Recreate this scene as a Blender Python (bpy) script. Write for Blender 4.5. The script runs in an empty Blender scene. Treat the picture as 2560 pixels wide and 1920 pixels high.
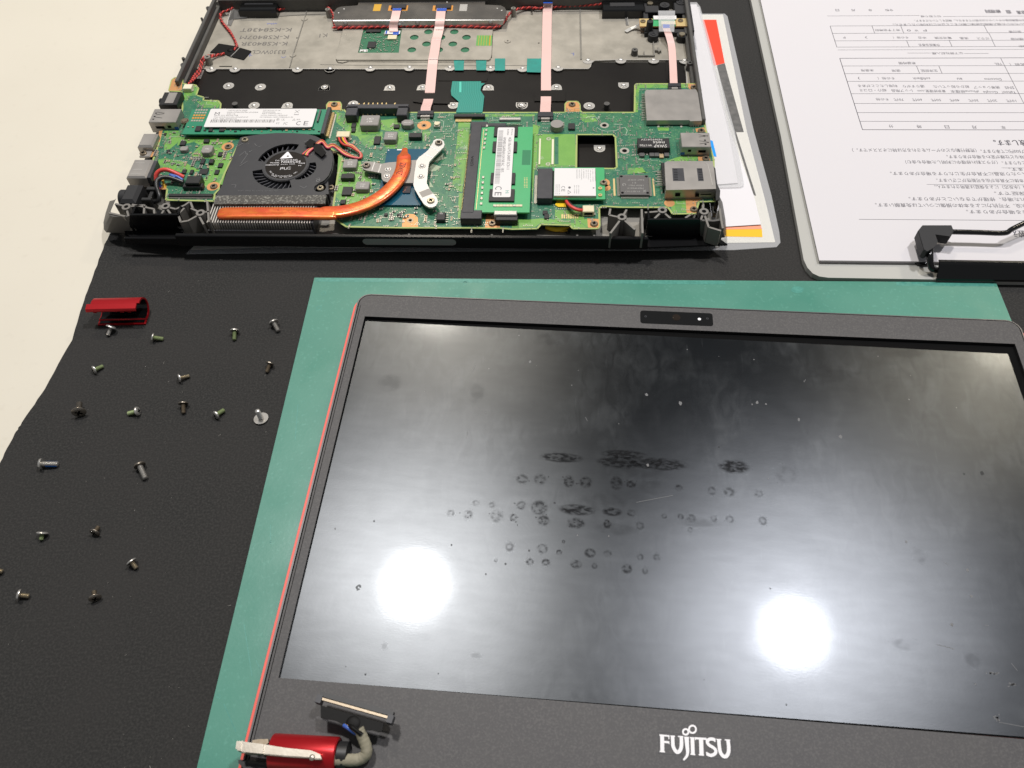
import bpy, math, random
from mathutils import Vector, Matrix
from mathutils.geometry import tessellate_polygon
random.seed(7)
sc = bpy.context.scene
COL = sc.collection
MM = 0.001
# ------------------------------------------------------------------ camera
FPX, CH = 2044.44, 303.61
PITCH, ROLL = math.radians(54.7381), math.radians(-3.0978)
Fv = Vector((0, math.cos(PITCH), -math.sin(PITCH)))
R0 = Vector((1, 0, 0)); U0 = R0.cross(Fv)
Rv = math.cos(ROLL)*R0 + math.sin(ROLL)*U0
Uv = -math.sin(ROLL)*R0 + math.cos(ROLL)*U0
CAM = Vector((0, 0, CH))
cd = bpy.data.cameras.new('camera'); cam = bpy.data.objects.new('camera', cd); COL.objects.link(cam)
cd.sensor_width = 36; cd.lens = 36*FPX/2560; cd.clip_start = 0.01; cd.clip_end = 50
m = Matrix.Identity(4)
for i in range(3):
    m[i][0], m[i][1], m[i][2] = Rv[i], Uv[i], -Fv[i]
m.translation = CAM*MM
cam.matrix_world = m
cd.dof.use_dof = True; cd.dof.focus_distance = 0.43; cd.dof.aperture_fstop = 32
sc.camera = cam
# ------------------------------------------------------------------ room light
w = bpy.data.worlds.new('World'); sc.world = w; w.use_nodes = True
bg = w.node_tree.nodes['Background']; bg.inputs[0].default_value = (0.92, 0.96, 1.0, 1); bg.inputs[1].default_value = 0.18
sc.view_settings.view_transform = 'Standard'; sc.view_settings.look = 'None'; sc.view_settings.exposure = 0; sc.view_settings.gamma = 1
def lamp(name, x, y, z, d, power, col):
    l = bpy.data.lights.new(name, 'AREA'); l.shape = 'DISK'; l.size = d; l.energy = power; l.color = col
    o = bpy.data.objects.new(name, l); COL.objects.link(o); o.location = (x, y, z); return o   # ceiling downlights, facing straight down
lamp('ceiling_downlight', -0.255, 0.737, 1.55, 0.12, 16.5, (1, 0.97, 0.95))
lamp('ceiling_downlight', 0.600, 0.577, 1.55, 0.12, 15, (0.97, 0.96, 1.0))
lamp('ceiling_downlight', -0.205, 1.60, 1.55, 0.17, 9, (1, 0.90, 0.76))
lamp('ceiling_downlight', 1.38, 1.35, 1.55, 0.17, 7, (1, 0.88, 0.68))
# ------------------------------------------------------------------ survey frames: places read off the photograph at a known height
Z = {1:(240,0,.28933),2:(240,300,.28933),3:(800,0,.24412),4:(780,240,.25316),5:(1300,0,.29837),6:(1280,260,.30741),7:(1840,0,.3255),
     8:(1840,340,.3255),9:(180,700,.26221),10:(0,1080,.2893),11:(540,1640,.27125),12:(780,680,.3255),13:(1500,680,.4792),14:(1040,1080,.43399),
     15:(640,1300,.30137),16:(1600,1740,.13562),17:(1700,1300,.38879),18:(940,360,.09042),19:(640,360,.07233),20:(500,260,.16275),
     21:(1560,320,.12658),22:(1360,400,.12658),23:(1200,300,.1326),0:(0,0,1)}
WORLD = (0, 0, 0); BASE = (-200.952, 313.014, -0.0851706); LID = (-88.747, 86.3236, -0.12504); FORM = (154.4, 275.6, math.radians(-5.0))
def at(k, x, y, z, F=BASE):
    a, b, s = Z[k]; px, py = a+x*s, b+y*s
    d = Fv + (px-1280)/FPX*Rv - (py-960)/FPX*Uv
    t = (z-CH)/d.z; X = CAM + d*t
    dx, dy = X.x-F[0], X.y-F[1]; c, s_ = math.cos(F[2]), math.sin(F[2])
    return (dx*c+dy*s_, -dx*s_+dy*c)
def pts(k, L, z, F=BASE): return [at(k, x, y, z, F) for x, y in L]
def ppmm(k, x, y, z, F=BASE):
    a = at(k, x, y, z, F); b = at(k, x+10, y, z, F); return 10/math.hypot(a[0]-b[0], a[1]-b[1])
# ------------------------------------------------------------------ mesh builder (millimetres)
_glyph = {}
def glyphs(body, font=None):
    if body not in _glyph:
        c = bpy.data.curves.new('g', 'FONT'); c.body = body; c.size = 1; c.resolution_u = 2; c.align_x = 'CENTER'; c.align_y = 'CENTER'
        o = bpy.data.objects.new('g', c)
        me = bpy.data.meshes.new_from_object(o)
        vs = [(v.co.x, v.co.y) for v in me.vertices]; fs = [tuple(p.vertices) for p in me.polygons]
        bpy.data.objects.remove(o); bpy.data.curves.remove(c); bpy.data.meshes.remove(me)
        if not vs: _glyph[body] = ([], [], 1, 1)
        else:
            xs = [v[0] for v in vs]; ys = [v[1] for v in vs]; cx = (min(xs)+max(xs))/2; cy = (min(ys)+max(ys))/2
            _glyph[body] = ([(x-cx, y-cy) for x, y in vs], fs, max(max(xs)-min(xs), .01), max(max(ys)-min(ys), .01))
    return _glyph[body]
class MB:
    def __init__(s): s.v = []; s.f = []; s.m = []
    def add(s, vs, fs, mi=0):
        n = len(s.v); s.v += [tuple(v) for v in vs]
        for f in fs: s.f.append(tuple(i+n for i in f)); s.m.append(mi)
        return s
    def box(s, u0, u1, v0, v1, z0, z1, ch=0, mi=0, a=0, zt=None):
        if u1 < u0: u0, u1 = u1, u0
        if v1 < v0: v0, v1 = v1, v0
        if ch:
            c = ch; vs = [(u0,v0,z0),(u1,v0,z0),(u1,v1,z0),(u0,v1,z0),(u0,v0,z1-c),(u1,v0,z1-c),(u1,v1,z1-c),(u0,v1,z1-c),(u0+c,v0+c,z1),(u1-c,v0+c,z1),(u1-c,v1-c,z1),(u0+c,v1-c,z1)]
            fs = [(3,2,1,0),(0,1,5,4),(1,2,6,5),(2,3,7,6),(3,0,4,7),(4,5,9,8),(5,6,10,9),(6,7,11,10),(7,4,8,11),(8,9,10,11)]
        else:
            vs = [(u0,v0,z0),(u1,v0,z0),(u1,v1,z0),(u0,v1,z0),(u0,v0,z1),(u1,v0,z1),(u1,v1,z1),(u0,v1,z1)]
            fs = [(3,2,1,0),(0,1,5,4),(1,2,6,5),(2,3,7,6),(3,0,4,7),(4,5,6,7)]
        if a:
            cu, cv = (u0+u1)/2, (v0+v1)/2; c_, s_ = math.cos(a), math.sin(a)
            vs = [(cu+(x-cu)*c_-(y-cv)*s_, cv+(x-cu)*s_+(y-cv)*c_, z) for x, y, z in vs]
        return s.add(vs, fs, mi)
    def obox(s, p, q, w, z0, z1, mi=0):      # bar from p to q, width w
        d = Vector((q[0]-p[0], q[1]-p[1])); 
        if d.length < 1e-6: return s
        d.normalize(); n = Vector((-d.y, d.x))*w/2
        return s.prism([(p[0]-n.x,p[1]-n.y),(q[0]-n.x,q[1]-n.y),(q[0]+n.x,q[1]+n.y),(p[0]+n.x,p[1]+n.y)], z0, z1, mi=mi)
    def prism(s, poly, z0, z1, holes=(), mi=0, bev=0):
        loops = [list(poly)] + [list(h) for h in holes]
        def area(L): return sum(L[i][0]*L[(i+1)%len(L)][1]-L[(i+1)%len(L)][0]*L[i][1] for i in range(len(L)))
        loops = [L if (area(L) > 0) == (i == 0) else L[::-1] for i, L in enumerate(loops)]
        flat = [p for L in loops for p in L]; n = len(flat)
        tris = tessellate_polygon([[Vector((x, y, 0)) for x, y in L] for L in loops])
        vs = [(x, y, z0) for x, y in flat] + [(x, y, z1) for x, y in flat]; fs = []
        for t in tris:
            a = sum(flat[t[i]][0]*flat[t[(i+1)%3]][1]-flat[t[(i+1)%3]][0]*flat[t[i]][1] for i in range(3))
            if abs(a) < 1e-9: continue
            if a < 0: t = t[::-1]
            fs.append(tuple(i+n for i in t)); fs.append(tuple(t[::-1]))
        k = 0
        for L in loops:
            for i in range(len(L)):
                a, b = k+i, k+(i+1) % len(L); fs.append((a, b, b+n, a+n))
            k += len(L)
        return s.add(vs, fs, mi)
    def flat(s, poly, z, mi=0):
        tris = tessellate_polygon([[Vector((x, y, 0)) for x, y in poly]]); fs = []
        for t in tris:
            a = sum(poly[t[i]][0]*poly[t[(i+1)%3]][1]-poly[t[(i+1)%3]][0]*poly[t[i]][1] for i in range(3))
            fs.append(tuple(t) if a > 0 else tuple(t[::-1]))
        return s.add([(x, y, z) for x, y in poly], fs, mi)
    def rect(s, u0, u1, v0, v1, z, mi=0): return s.add([(u0,v0,z),(u1,v0,z),(u1,v1,z),(u0,v1,z)], [(0,1,2,3)], mi)
    def line(s, p, q, w, z, mi=0):
        d = Vector((q[0]-p[0], q[1]-p[1]))
        if d.length < 1e-6: return s
        d.normalize(); n = Vector((-d.y, d.x))*w/2
        return s.add([(p[0]-n.x,p[1]-n.y,z),(q[0]-n.x,q[1]-n.y,z),(q[0]+n.x,q[1]+n.y,z),(p[0]+n.x,p[1]+n.y,z)], [(0,1,2,3)], mi)
    def cyl(s, u, v, r, z0, z1, n=20, r1=None, mi=0, cap=True, hole=0):
        r1 = r if r1 is None else r1
        ring = lambda rr, z: [(u+rr*math.cos(2*math.pi*i/n), v+rr*math.sin(2*math.pi*i/n), z) for i in range(n)]
        if hole:
            vs = ring(r,z0)+ring(r1,z1)+ring(hole,z1)+ring(hole,z0); fs = []
            for i in range(n):
                j = (i+1) % n
                for k in range(3): fs.append((k*n+i, k*n+j, (k+1)*n+j, (k+1)*n+i))
            return s.add(vs, fs, mi)
        vs = ring(r,z0)+ring(r1,z1); fs = [(i,(i+1)%n,n+(i+1)%n,n+i) for i in range(n)]
        if cap: fs += [tuple(range(n,2*n)), tuple(range(n-1,-1,-1))]
        return s.add(vs, fs, mi)
    def dome(s, u, v, r, z0, h, n=18, rings=3, mi=0):
        vs = []; fs = []
        for k in range(rings):
            a = math.pi/2*k/rings; rr = r*math.cos(a); z = z0+h*math.sin(a)
            vs += [(u+rr*math.cos(2*math.pi*i/n), v+rr*math.sin(2*math.pi*i/n), z) for i in range(n)]
        vs.append((u, v, z0+h))
        for k in range(rings-1):
            for i in range(n): j = (i+1) % n; fs.append((k*n+i, k*n+j, (k+1)*n+j, (k+1)*n+i))
        for i in range(n): fs.append(((rings-1)*n+i, (rings-1)*n+(i+1)%n, rings*n))
        return s.add(vs, fs, mi)
    def tube(s, path, r, n=8, flat=1.0, mi=0, cap=True, rs=None):
        P = [Vector(p) for p in path]; vs = []; fs = []; up = Vector((0,0,1)); prev = None
        for i, p in enumerate(P):
            t = (P[min(i+1, len(P)-1)]-P[max(i-1, 0)]); t.normalize()
            a = t.cross(up)
            if a.length < .15: a = prev if prev is not None else Vector((1,0,0))
            a = (a - t*a.dot(t)).normalized(); prev = a; b = a.cross(t).normalized()
            rr = rs[i] if rs else r
            for k in range(n):
                c, d = math.cos(2*math.pi*k/n), math.sin(2*math.pi*k/n)
                if flat != 1.0:
                    c = math.copysign(abs(c)**.6, c); d = math.copysign(abs(d)**.6, d)
                q = p + a*(c*rr) - b*(d*rr*flat); vs.append(tuple(q))
        for i in range(len(P)-1):
            for k in range(n):
                j = (k+1) % n; fs.append((i*n+k, i*n+j, (i+1)*n+j, (i+1)*n+k))
        if cap: fs += [tuple(range(n-1,-1,-1)), tuple(range((len(P)-1)*n, len(P)*n))]
        return s.add(vs, fs, mi)
    def ribbon(s, path, w, th=.12, mi=0, wdir=None):  # flat strip along 3-D path, widths may be a list
        P = [Vector(p) for p in path]; vs = []; fs = []
        for i, p in enumerate(P):
            t = P[min(i+1, len(P)-1)]-P[max(i-1, 0)]; a = Vector((t.y, -t.x, 0)) if wdir is None else Vector(wdir); a.normalize()
            ww = (w[i] if isinstance(w, (list, tuple)) else w)/2; b = a.cross(t).normalized()
            if b.z < 0: b = -b
            for q in (p-a*ww, p+a*ww, p+a*ww+b*th, p-a*ww+b*th): vs.append(tuple(q))
        for i in range(len(P)-1):
            for k in range(4): j = (k+1) % 4; fs.append((i*4+k, i*4+j, (i+1)*4+j, (i+1)*4+k))
        fs += [(3,2,1,0), tuple((len(P)-1)*4+k for k in range(4))]
        return s.add(vs, fs, mi)
    def text(s, body, u, v, z, w=None, h=None, a=0, mi=0, shear=0):
        vs, fs, W, H = glyphs(body)
        if not vs: return s
        sx = w/W if w else h/H; sy = h/H if h else sx
        c, d = math.cos(a), math.sin(a)
        return s.add([(u+(x*sx+y*sy*shear)*c-y*sy*d, v+(x*sx+y*sy*shear)*d+y*sy*c, z) for x, y in vs], fs, mi)
    def spin(s, prof, org, ax, n=18, mi=0, arc=2*math.pi, a0=0):   # profile [(r, h)] round axis ax
        ax = Vector(ax).normalized(); e = ax.orthogonal().normalized(); g = ax.cross(e); o = Vector(org); vs = []; fs = []
        full = abs(arc-2*math.pi) < 1e-6; m_ = n if full else n+1
        for r, h in prof:
            for i in range(m_):
                t = a0+arc*i/n; vs.append(tuple(o+ax*h+(e*math.cos(t)+g*math.sin(t))*r))
        for k in range(len(prof)-1):
            for i in range(n): j = (i+1) % m_; fs.append((k*m_+i, k*m_+j, (k+1)*m_+j, (k+1)*m_+i))
        return s.add(vs, fs, mi)
    def mesh(s, name, mats, smooth=None):
        me = bpy.data.meshes.new(name); me.from_pydata([(x*MM, y*MM, z*MM) for x, y, z in s.v], [], s.f)
        for mt in (mats if isinstance(mats, (list, tuple)) else [mats]): me.materials.append(mt)
        if len(me.materials) > 1: me.polygons.foreach_set('material_index', s.m)
        if smooth is not None:
            me.polygons.foreach_set('use_smooth', [True]*len(me.polygons)); me.set_sharp_from_angle(angle=math.radians(smooth))
        me.update(); return me
def arc(cu, cv, r, a0, a1, n=8, ry=None):
    ry = r if ry is None else ry
    return [(cu+r*math.cos(math.radians(a0+(a1-a0)*i/n)), cv+ry*math.sin(math.radians(a0+(a1-a0)*i/n))) for i in range(n+1)]
def circ(cu, cv, r, n=20): return [(cu+r*math.cos(2*math.pi*i/n), cv+r*math.sin(2*math.pi*i/n)) for i in range(n)]
def rrect(u0, u1, v0, v1, r, n=4):
    return arc(u1-r, v1-r, r, 0, 90, n)+arc(u0+r, v1-r, r, 90, 180, n)+arc(u0+r, v0+r, r, 180, 270, n)+arc(u1-r, v0+r, r, 270, 360, n)
def smooth_path(P, n=6):     # Catmull-Rom through 3-D points
    P = [Vector(p) for p in P]; out = []
    for i in range(len(P)-1):
        a, b, c, d = P[max(i-1,0)], P[i], P[i+1], P[min(i+2, len(P)-1)]
        for k in range(n):
            t = k/n; out.append(tuple(.5*((2*b)+(c-a)*t+(2*a-5*b+4*c-d)*t*t+(3*b-a-3*c+d)*t**3)))
    out.append(tuple(P[-1])); return out
def obj(name, mb, mats, parent=None, smooth=None, label=None, kind=None):
    me = mb if isinstance(mb, bpy.types.Mesh) else mb.mesh(name, mats, smooth)
    o = bpy.data.objects.new(name, me); COL.objects.link(o)
    if parent: o.parent = parent
    if label: o['label'] = label
    if kind: o['kind'] = kind
    return o
def tag(o, label, cat, group=None):
    o['label'] = label; o['category'] = cat
    if group: o['group'] = group
    return o
def empty(name, F, label, cat, z=0, group=None):
    o = bpy.data.objects.new(name, None); COL.objects.link(o); o.empty_display_size = .01
    o.location = (F[0]*MM, F[1]*MM, z*MM); o.rotation_euler = (0, 0, F[2]); return tag(o, label, cat, group)
# ------------------------------------------------------------------ materials
def mat(name, col, rough=.5, metal=0, spec=.5, n1=None, n2=None, bump=None, coat=None, trans=0, alpha=1, rvar=None, stretch=None, sheen=0):
    """n1/n2 = (feature size mm, strength, colour): procedural colour variation; bump = (feature mm, height mm)"""
    mt = bpy.data.materials.new(name); mt.use_nodes = True; nt = mt.node_tree; N = nt.nodes; L = nt.links; b = N['Principled BSDF']
    c4 = lambda c: (c[0], c[1], c[2], 1)
    b.inputs['Base Color'].default_value = c4(col); b.inputs['Roughness'].default_value = rough; b.inputs['Metallic'].default_value = metal
    b.inputs['Specular IOR Level'].default_value = spec
    if coat: b.inputs['Coat Weight'].default_value = coat[0]; b.inputs['Coat Roughness'].default_value = coat[1]
    if trans: b.inputs['Transmission Weight'].default_value = trans
    if alpha < 1: b.inputs['Alpha'].default_value = alpha
    if sheen: b.inputs['Sheen Weight'].default_value = sheen
    if n1 or n2 or bump or rvar:
        tc = N.new('ShaderNodeTexCoord'); src = tc.outputs['Object']
        if stretch:
            mp = N.new('ShaderNodeMapping'); mp.inputs['Scale'].default_value = stretch; L.new(src, mp.inputs[0]); src = mp.outputs[0]
    prev = None
    for nn in (n1, n2):
        if not nn: continue
        size, amt, c2 = nn[:3]; lo, hi = nn[3:5] if len(nn) > 4 else (.35, .65)
        t = N.new('ShaderNodeTexNoise'); t.inputs['Scale'].default_value = 1000/size; t.inputs['Detail'].default_value = 4; L.new(src, t.inputs['Vector'])
        r = N.new('ShaderNodeMapRange'); r.inputs['From Min'].default_value = lo; r.inputs['From Max'].default_value = hi; r.inputs['To Max'].default_value = amt
        L.new(t.outputs['Fac'], r.inputs['Value'])
        mx = N.new('ShaderNodeMix'); mx.data_type = 'RGBA'; L.new(r.outputs[0], mx.inputs['Factor'])
        if prev: L.new(prev, mx.inputs[6])
        else: mx.inputs[6].default_value = c4(col)
        mx.inputs[7].default_value = c4(c2); prev = mx.outputs[2]
    if prev: L.new(prev, b.inputs['Base Color'])
    if rvar:
        t = N.new('ShaderNodeTexNoise'); t.inputs['Scale'].default_value = 1000/rvar[0]; t.inputs['Detail'].default_value = 5; L.new(src, t.inputs['Vector'])
        r = N.new('ShaderNodeMapRange'); r.inputs['From Min'].default_value = .3; r.inputs['From Max'].default_value = .7
        r.inputs['To Min'].default_value = rvar[1]; r.inputs['To Max'].default_value = rvar[2]; L.new(t.outputs['Fac'], r.inputs['Value']); L.new(r.outputs[0], b.inputs['Roughness'])
    if bump:
        t = N.new('ShaderNodeTexNoise'); t.inputs['Scale'].default_value = 1000/bump[0]; t.inputs['Detail'].default_value = 3; L.new(src, t.inputs['Vector'])
        bp = N.new('ShaderNodeBump'); bp.inputs['Distance'].default_value = bump[1]*MM; bp.inputs['Strength'].default_value = 1
        L.new(t.outputs['Fac'], bp.inputs['Height']); L.new(bp.outputs[0], b.inputs['Normal'])
    return mt
M = {}
def dm(key, *a, **k): M[key] = mat(key, *a, **k)
dm('table', (.675,.63,.525), .45, n1=(90,.4,(.63,.585,.485)), n2=(5,.15,(.5,.45,.36),.62,.75), bump=(3,.01))
dm('foam', (.029,.0287,.0275), .95, spec=.12, n1=(.9,.7,(.060,.058,.054),.42,.72), n2=(38,.5,(.040,.038,.036)), bump=(.7,.2))
dm('green_mat', (.040,.205,.145), .45, n1=(45,.65,(.066,.25,.18)), n2=(1.6,.35,(.12,.36,.28),.58,.75), bump=(1.2,.02), rvar=(25,.32,.5))
dm('stain', (.04,.22,.17), .4, n1=(1.5,.6,(.08,.32,.25)))
dm('bezel', (.050,.047,.047), .55, n1=(.7,.7,(.095,.090,.085),.46,.68), n2=(18,.3,(.066,.062,.058)), bump=(.7,.03))
dm('shell_edge', (.10,.095,.095), .35, metal=.3)
dm('coral', (.85,.10,.065), .45, n1=(8,.3,(.62,.07,.05)))
dm('black_gloss', (.006,.006,.006), .16)
dm('black', (.012,.012,.012), .45, n1=(3,.4,(.02,.02,.02)))
dm('black_matte', (.016,.016,.017), .7, bump=(.5,.02))
dm('void', (.004,.004,.004), .9, spec=.1)
dm('white_print', (.82,.80,.80), .5)
dm('case', (.085,.082,.076), .5, metal=.25, n1=(5,.4,(.12,.115,.105)), bump=(.6,.02))
dm('case_black', (.005,.005,.0055), .25, spec=.3, n1=(20,.4,(.008,.008,.008)))
dm('case_grey', (.19,.178,.16), .5, metal=.2, n1=(8,.4,(.19,.18,.16)), bump=(.8,.015))
dm('magnesium', (.40,.37,.31), .47, metal=.3, n1=(30,.75,(.28,.26,.215)), n2=(6,.35,(.47,.435,.365),.45,.75), bump=(2.5,.012), rvar=(12,.34,.55))
dm('magnesium_dark', (.27,.255,.225), .45, metal=.4, n1=(14,.6,(.2,.19,.165)), bump=(2,.01))
dm('kbd_sheet', (.008,.0065,.0055), .33, spec=.3, n1=(30,.5,(.017,.015,.012)), bump=(9,.05))
dm('silver', (.56,.54,.50), .38, metal=.55, n1=(2,.2,(.45,.43,.4)))
dm('steel', (.42,.395,.365), .36, metal=.6, n1=(14,.25,(.36,.34,.31)), rvar=(9,.32,.42))
dm('plate_grey', (.30,.28,.255), .5, metal=.3, n1=(6,.3,(.25,.235,.21)), bump=(.7,.008))
dm('aluminium', (.60,.59,.56), .42, metal=.5, n1=(5,.25,(.52,.51,.48)), bump=(.5,.008), stretch=(1,.2,1))
dm('bracket_steel', (.26,.24,.215), .27, metal=.8, n1=(25,.3,(.21,.195,.17)), n2=(1.5,.3,(.5,.48,.44),.66,.75), rvar=(12,.22,.32))
dm('bronze', (.25,.20,.14), .34, metal=.7, n1=(1,.4,(.34,.29,.22)))
dm('brass', (.45,.39,.28), .3, metal=.75)
dm('gold', (.74,.56,.26), .35, metal=.4)
dm('white_plastic', (.72,.68,.50), .5)
dm('ivory', (.70,.63,.42), .45, n1=(1.5,.3,(.55,.48,.3)))
dm('pcb', (.024,.135,.078), .38, spec=.6, n1=(7,.5,(.034,.165,.08),.45,.6), n2=(.8,.5,(.06,.23,.11),.58,.68), bump=(.7,.02), rvar=(2,.25,.5))
dm('pcb_edge', (.33,.40,.12), .5)
dm('pour', (.16,.36,.065), .38, spec=.6, n1=(6,.35,(.11,.29,.05)), n2=(.7,.35,(.24,.45,.11),.58,.68), bump=(.6,.01))
dm('pour_pale', (.13,.36,.085), .38, spec=.6, n1=(10,.3,(.1,.31,.07)))
dm('trace', (.05,.19,.09), .38, spec=.6)
dm('silk', (.50,.55,.43), .6)
dm('tin', (.50,.48,.41), .35, metal=.5, n1=(.5,.4,(.5,.47,.38)))
dm('pad_copper', (.60,.30,.12), .42, metal=.35, n1=(3,.3,(.7,.36,.13)))
dm('copper_orange', (.62,.27,.045), .45, metal=.15, n1=(3,.3,(.72,.34,.08)))
dm('ssd_green', (.022,.21,.115), .36, spec=.6, n1=(7,.4,(.03,.25,.13)), n2=(.8,.3,(.06,.3,.17),.6,.7))
dm('pad_green', (.03,.15,.075), .4)
dm('ram_green', (.05,.36,.13), .36, spec=.6, n1=(9,.4,(.06,.40,.16)), n2=(.9,.25,(.08,.36,.17),.58,.7), bump=(.7,.01))
dm('chip', (.024,.023,.024), .45, spec=.35, n1=(.8,.3,(.04,.038,.037)), bump=(.3,.008))
dm('chip_grey', (.10,.095,.09), .45, n1=(.8,.3,(.13,.125,.12)))
dm('inductor', (.235,.22,.20), .55, n1=(.5,.5,(.31,.29,.265)), bump=(.4,.03))
dm('cap_tan', (.42,.31,.17), .45)
dm('cpu_blue', (.006,.075,.125), .22, n1=(6,.5,(.012,.10,.15)))
dm('die', (.22,.20,.21), .08, metal=.8)
dm('copper_pipe', (.74,.155,.035), .44, metal=.4, n1=(5,.75,(.80,.10,.045),.4,.65), n2=(2,.35,(.95,.42,.05),.5,.7), bump=(.4,.008), stretch=(.35,1,1), rvar=(3,.18,.36))
dm('pipe_mark', (.14,.012,.01), .5)
dm('fan_body', (.040,.040,.043), .40, spec=.4, n1=(6,.35,(.052,.052,.054)), n2=(.5,.3,(.08,.08,.08),.6,.7), bump=(.35,.012))
dm('fan_blade', (.09,.09,.10), .3)
dm('fan_label', (.012,.009,.007), .3, spec=.3)
dm('foam_strip', (.085,.08,.07), .95, n1=(1.0,.9,(.30,.29,.25),.5,.68), bump=(.8,.35))
dm('fin', (.60,.57,.52), .4, metal=.4)
dm('label_white', (.70,.68,.66), .45, n1=(12,.15,(.72,.7,.68)))
dm('label_ink', (.13,.125,.13), .6)
dm('ink_soft', (.20,.195,.19), .6)
dm('pink_cable', (.74,.50,.45), .38, n1=(12,.25,(.74,.47,.42)))
dm('blue_tab', (.02,.09,.45), .4)
dm('teal_tape', (.035,.25,.205), .3, n1=(4,.4,(.03,.38,.31)), coat=(.4,.1))
dm('teal_flex', (.03,.25,.195), .3, n1=(5,.4,(.02,.26,.2)), coat=(.5,.15))
dm('teal_line', (.06,.33,.26), .3)
dm('black_tape', (.007,.0065,.006), .55, spec=.15, bump=(2.5,.04))
dm('clear_tape', (.8,.8,.8), .12, alpha=.28)
dm('kapton', (.62,.36,.05), .25)
dm('wire_red', (.62,.06,.045), .38)
dm('wire_black', (.012,.012,.012), .38)
dm('wire_yellow', (.75,.42,.02), .38)
dm('wire_blue', (.05,.12,.42), .38)
dm('wire_pink', (.72,.12,.16), .38)
dm('yellow', (.85,.55,.01), .4)
dm('slot_grey', (.045,.045,.05), .42, spec=.35, n1=(4,.4,(.07,.07,.075)))
dm('fpc_grey', (.035,.035,.04), .4, spec=.35)
dm('rubber_grey', (.13,.125,.115), .6)
dm('red_anod', (.44,.009,.014), .33, metal=.5, n1=(1.5,.3,(.40,.008,.012)), bump=(.3,.005))
dm('hinge_metal', (.50,.46,.39), .34, metal=.75, n1=(4,.5,(.36,.32,.26)), n2=(1,.3,(.62,.58,.5),.55,.7), bump=(.8,.012))
dm('sleeve', (.30,.275,.20), .8, n1=(2,.7,(.24,.22,.15)), bump=(1.0,.15))
dm('led_slot', (.26,.25,.24), .4)
dm('paper', (.61,.588,.595), .7, n1=(60,.3,(.60,.575,.585)), bump=(40,.3))
dm('paper_white', (.70,.68,.69), .65)
dm('paper_cream', (.72,.70,.62), .5, n1=(20,.2,(.68,.66,.58)))
dm('clip_board', (.44,.435,.40), .35, n1=(60,.3,(.39,.39,.355)))
dm('form_ink', (.075,.07,.085), .7)
dm('form_grey', (.33,.31,.34), .7)
dm('film', (.75,.75,.75), .12, alpha=.30)
dm('print_red', (.85,.065,.03), .4)
dm('print_orange', (.85,.33,.20), .4)
dm('print_yellow', (.85,.48,.015), .4)
dm('print_dark', (.10,.10,.095), .4, n1=(3,.5,(.2,.19,.18)))
dm('print_blue', (.01,.30,.85), .4)
dm('screw_green', (.26,.32,.15), .55, metal=.3, n1=(.5,.4,(.2,.24,.12)))
dm('screw_blue', (.01,.13,.50), .45, n1=(.5,.4,(.02,.2,.6)))
dm('screw_steel', (.58,.56,.52), .3, metal=.75)
dm('screw_dark', (.27,.24,.20), .3, metal=.8)
# ================================================================== setting and large sheets
tb = MB().box(-1400, 1200, -500, 1500, -30, -1.6)
o = obj('table_top', tb, M['table']); o['kind'] = 'structure'; o['label'] = 'cream white table top showing left of the black foam mat'
edge = [at(0, x, y, 0, WORLD) for x, y in ((0,1157),(36,1085),(58,1052),(112,972),(180,850),(205,765),(232,690),(262,610),(300,540))]
edge = [(edge[0][0]-30, edge[0][1]-150), (edge[0][0]-12, edge[0][1]-50)] + edge
dx = (edge[-1][0]-edge[-6][0])/(edge[-1][1]-edge[-6][1])
edge += [(edge[-1][0]+dx*260, edge[-1][1]+260)]
w_ = []
for i in range(len(edge)-1):
    for k in range(6):
        t = k/6; w_.append((edge[i][0]*(1-t)+edge[i+1][0]*t+random.uniform(-.25,.25), edge[i][1]*(1-t)+edge[i+1][1]*t))
w_.append(edge[-1])
fm = MB().prism(w_ + [(560, edge[-1][1]), (560, edge[0][1])], -1.6, 0)
tag(obj('foam_mat', fm, M['foam']), 'black anti-static foam mat with uneven cut left edge on cream table', 'mat')
# green cutting mat
g = [at(0,786,694,2,WORLD), at(0,2490,706,2,WORLD)]
gl = at(0,492,1920,2,WORLD); d1 = Vector((gl[0]-g[0][0], gl[1]-g[0][1])).normalized()
g2 = (g[0][0]+d1.x*330, g[0][1]+d1.y*330); ax = Vector((g[1][0]-g[0][0], g[1][1]-g[0][1])); 
gm = empty('cutting_mat', WORLD, 'green rubber work mat lying under the detached laptop display', 'mat')
obj('mat_sheet', MB().prism([g2, (g2[0]+ax.x, g2[1]+ax.y), g[1], g[0]], 0.02, 2), M['green_mat'], gm)
e = ax.normalized(); nn = Vector((e.y, -e.x))
def mp(t, s): return (g[0][0]+e.x*t+nn.x*s, g[0][1]+e.y*t+nn.y*s)
def stain(mb): obj('stain', mb, M['stain'], gm)
for t0, t1 in ((0,205),(285,333)): stain(MB().flat([mp(t0+1,.3), mp(t1-1,.3), mp(t1-1,2.6), mp(t0+1,2.6)], 2.03))
c = at(13,1030,92,2,WORLD); stain(MB().flat([(c[0]+3.1*math.cos(t/12*6.283)*(1+.12*math.sin(t*2.1)), c[1]+2.2*math.sin(t/12*6.283)) for t in range(12)], 2.03))
for (k,x,y,r) in ((12,55,275,1.4),(12,1240,155,1.2),(12,1175,85,1.1),(13,1190,127,.7),(15,120,180,.5),(11,20,370,.8),(12,90,165,1.3)):
    c = at(k,x,y,2,WORLD); rr = r*.8; a = circ(c[0],c[1],r,10); b = circ(c[0],c[1],r*.7,10)
    mk = MB()
    for i in range(10): mk.add([(*a[i],2.03),(*a[(i+1)%10],2.03),(*b[(i+1)%10],2.03),(*b[i],2.03)], [(0,1,2,3)])
    stain(mk)
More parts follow.
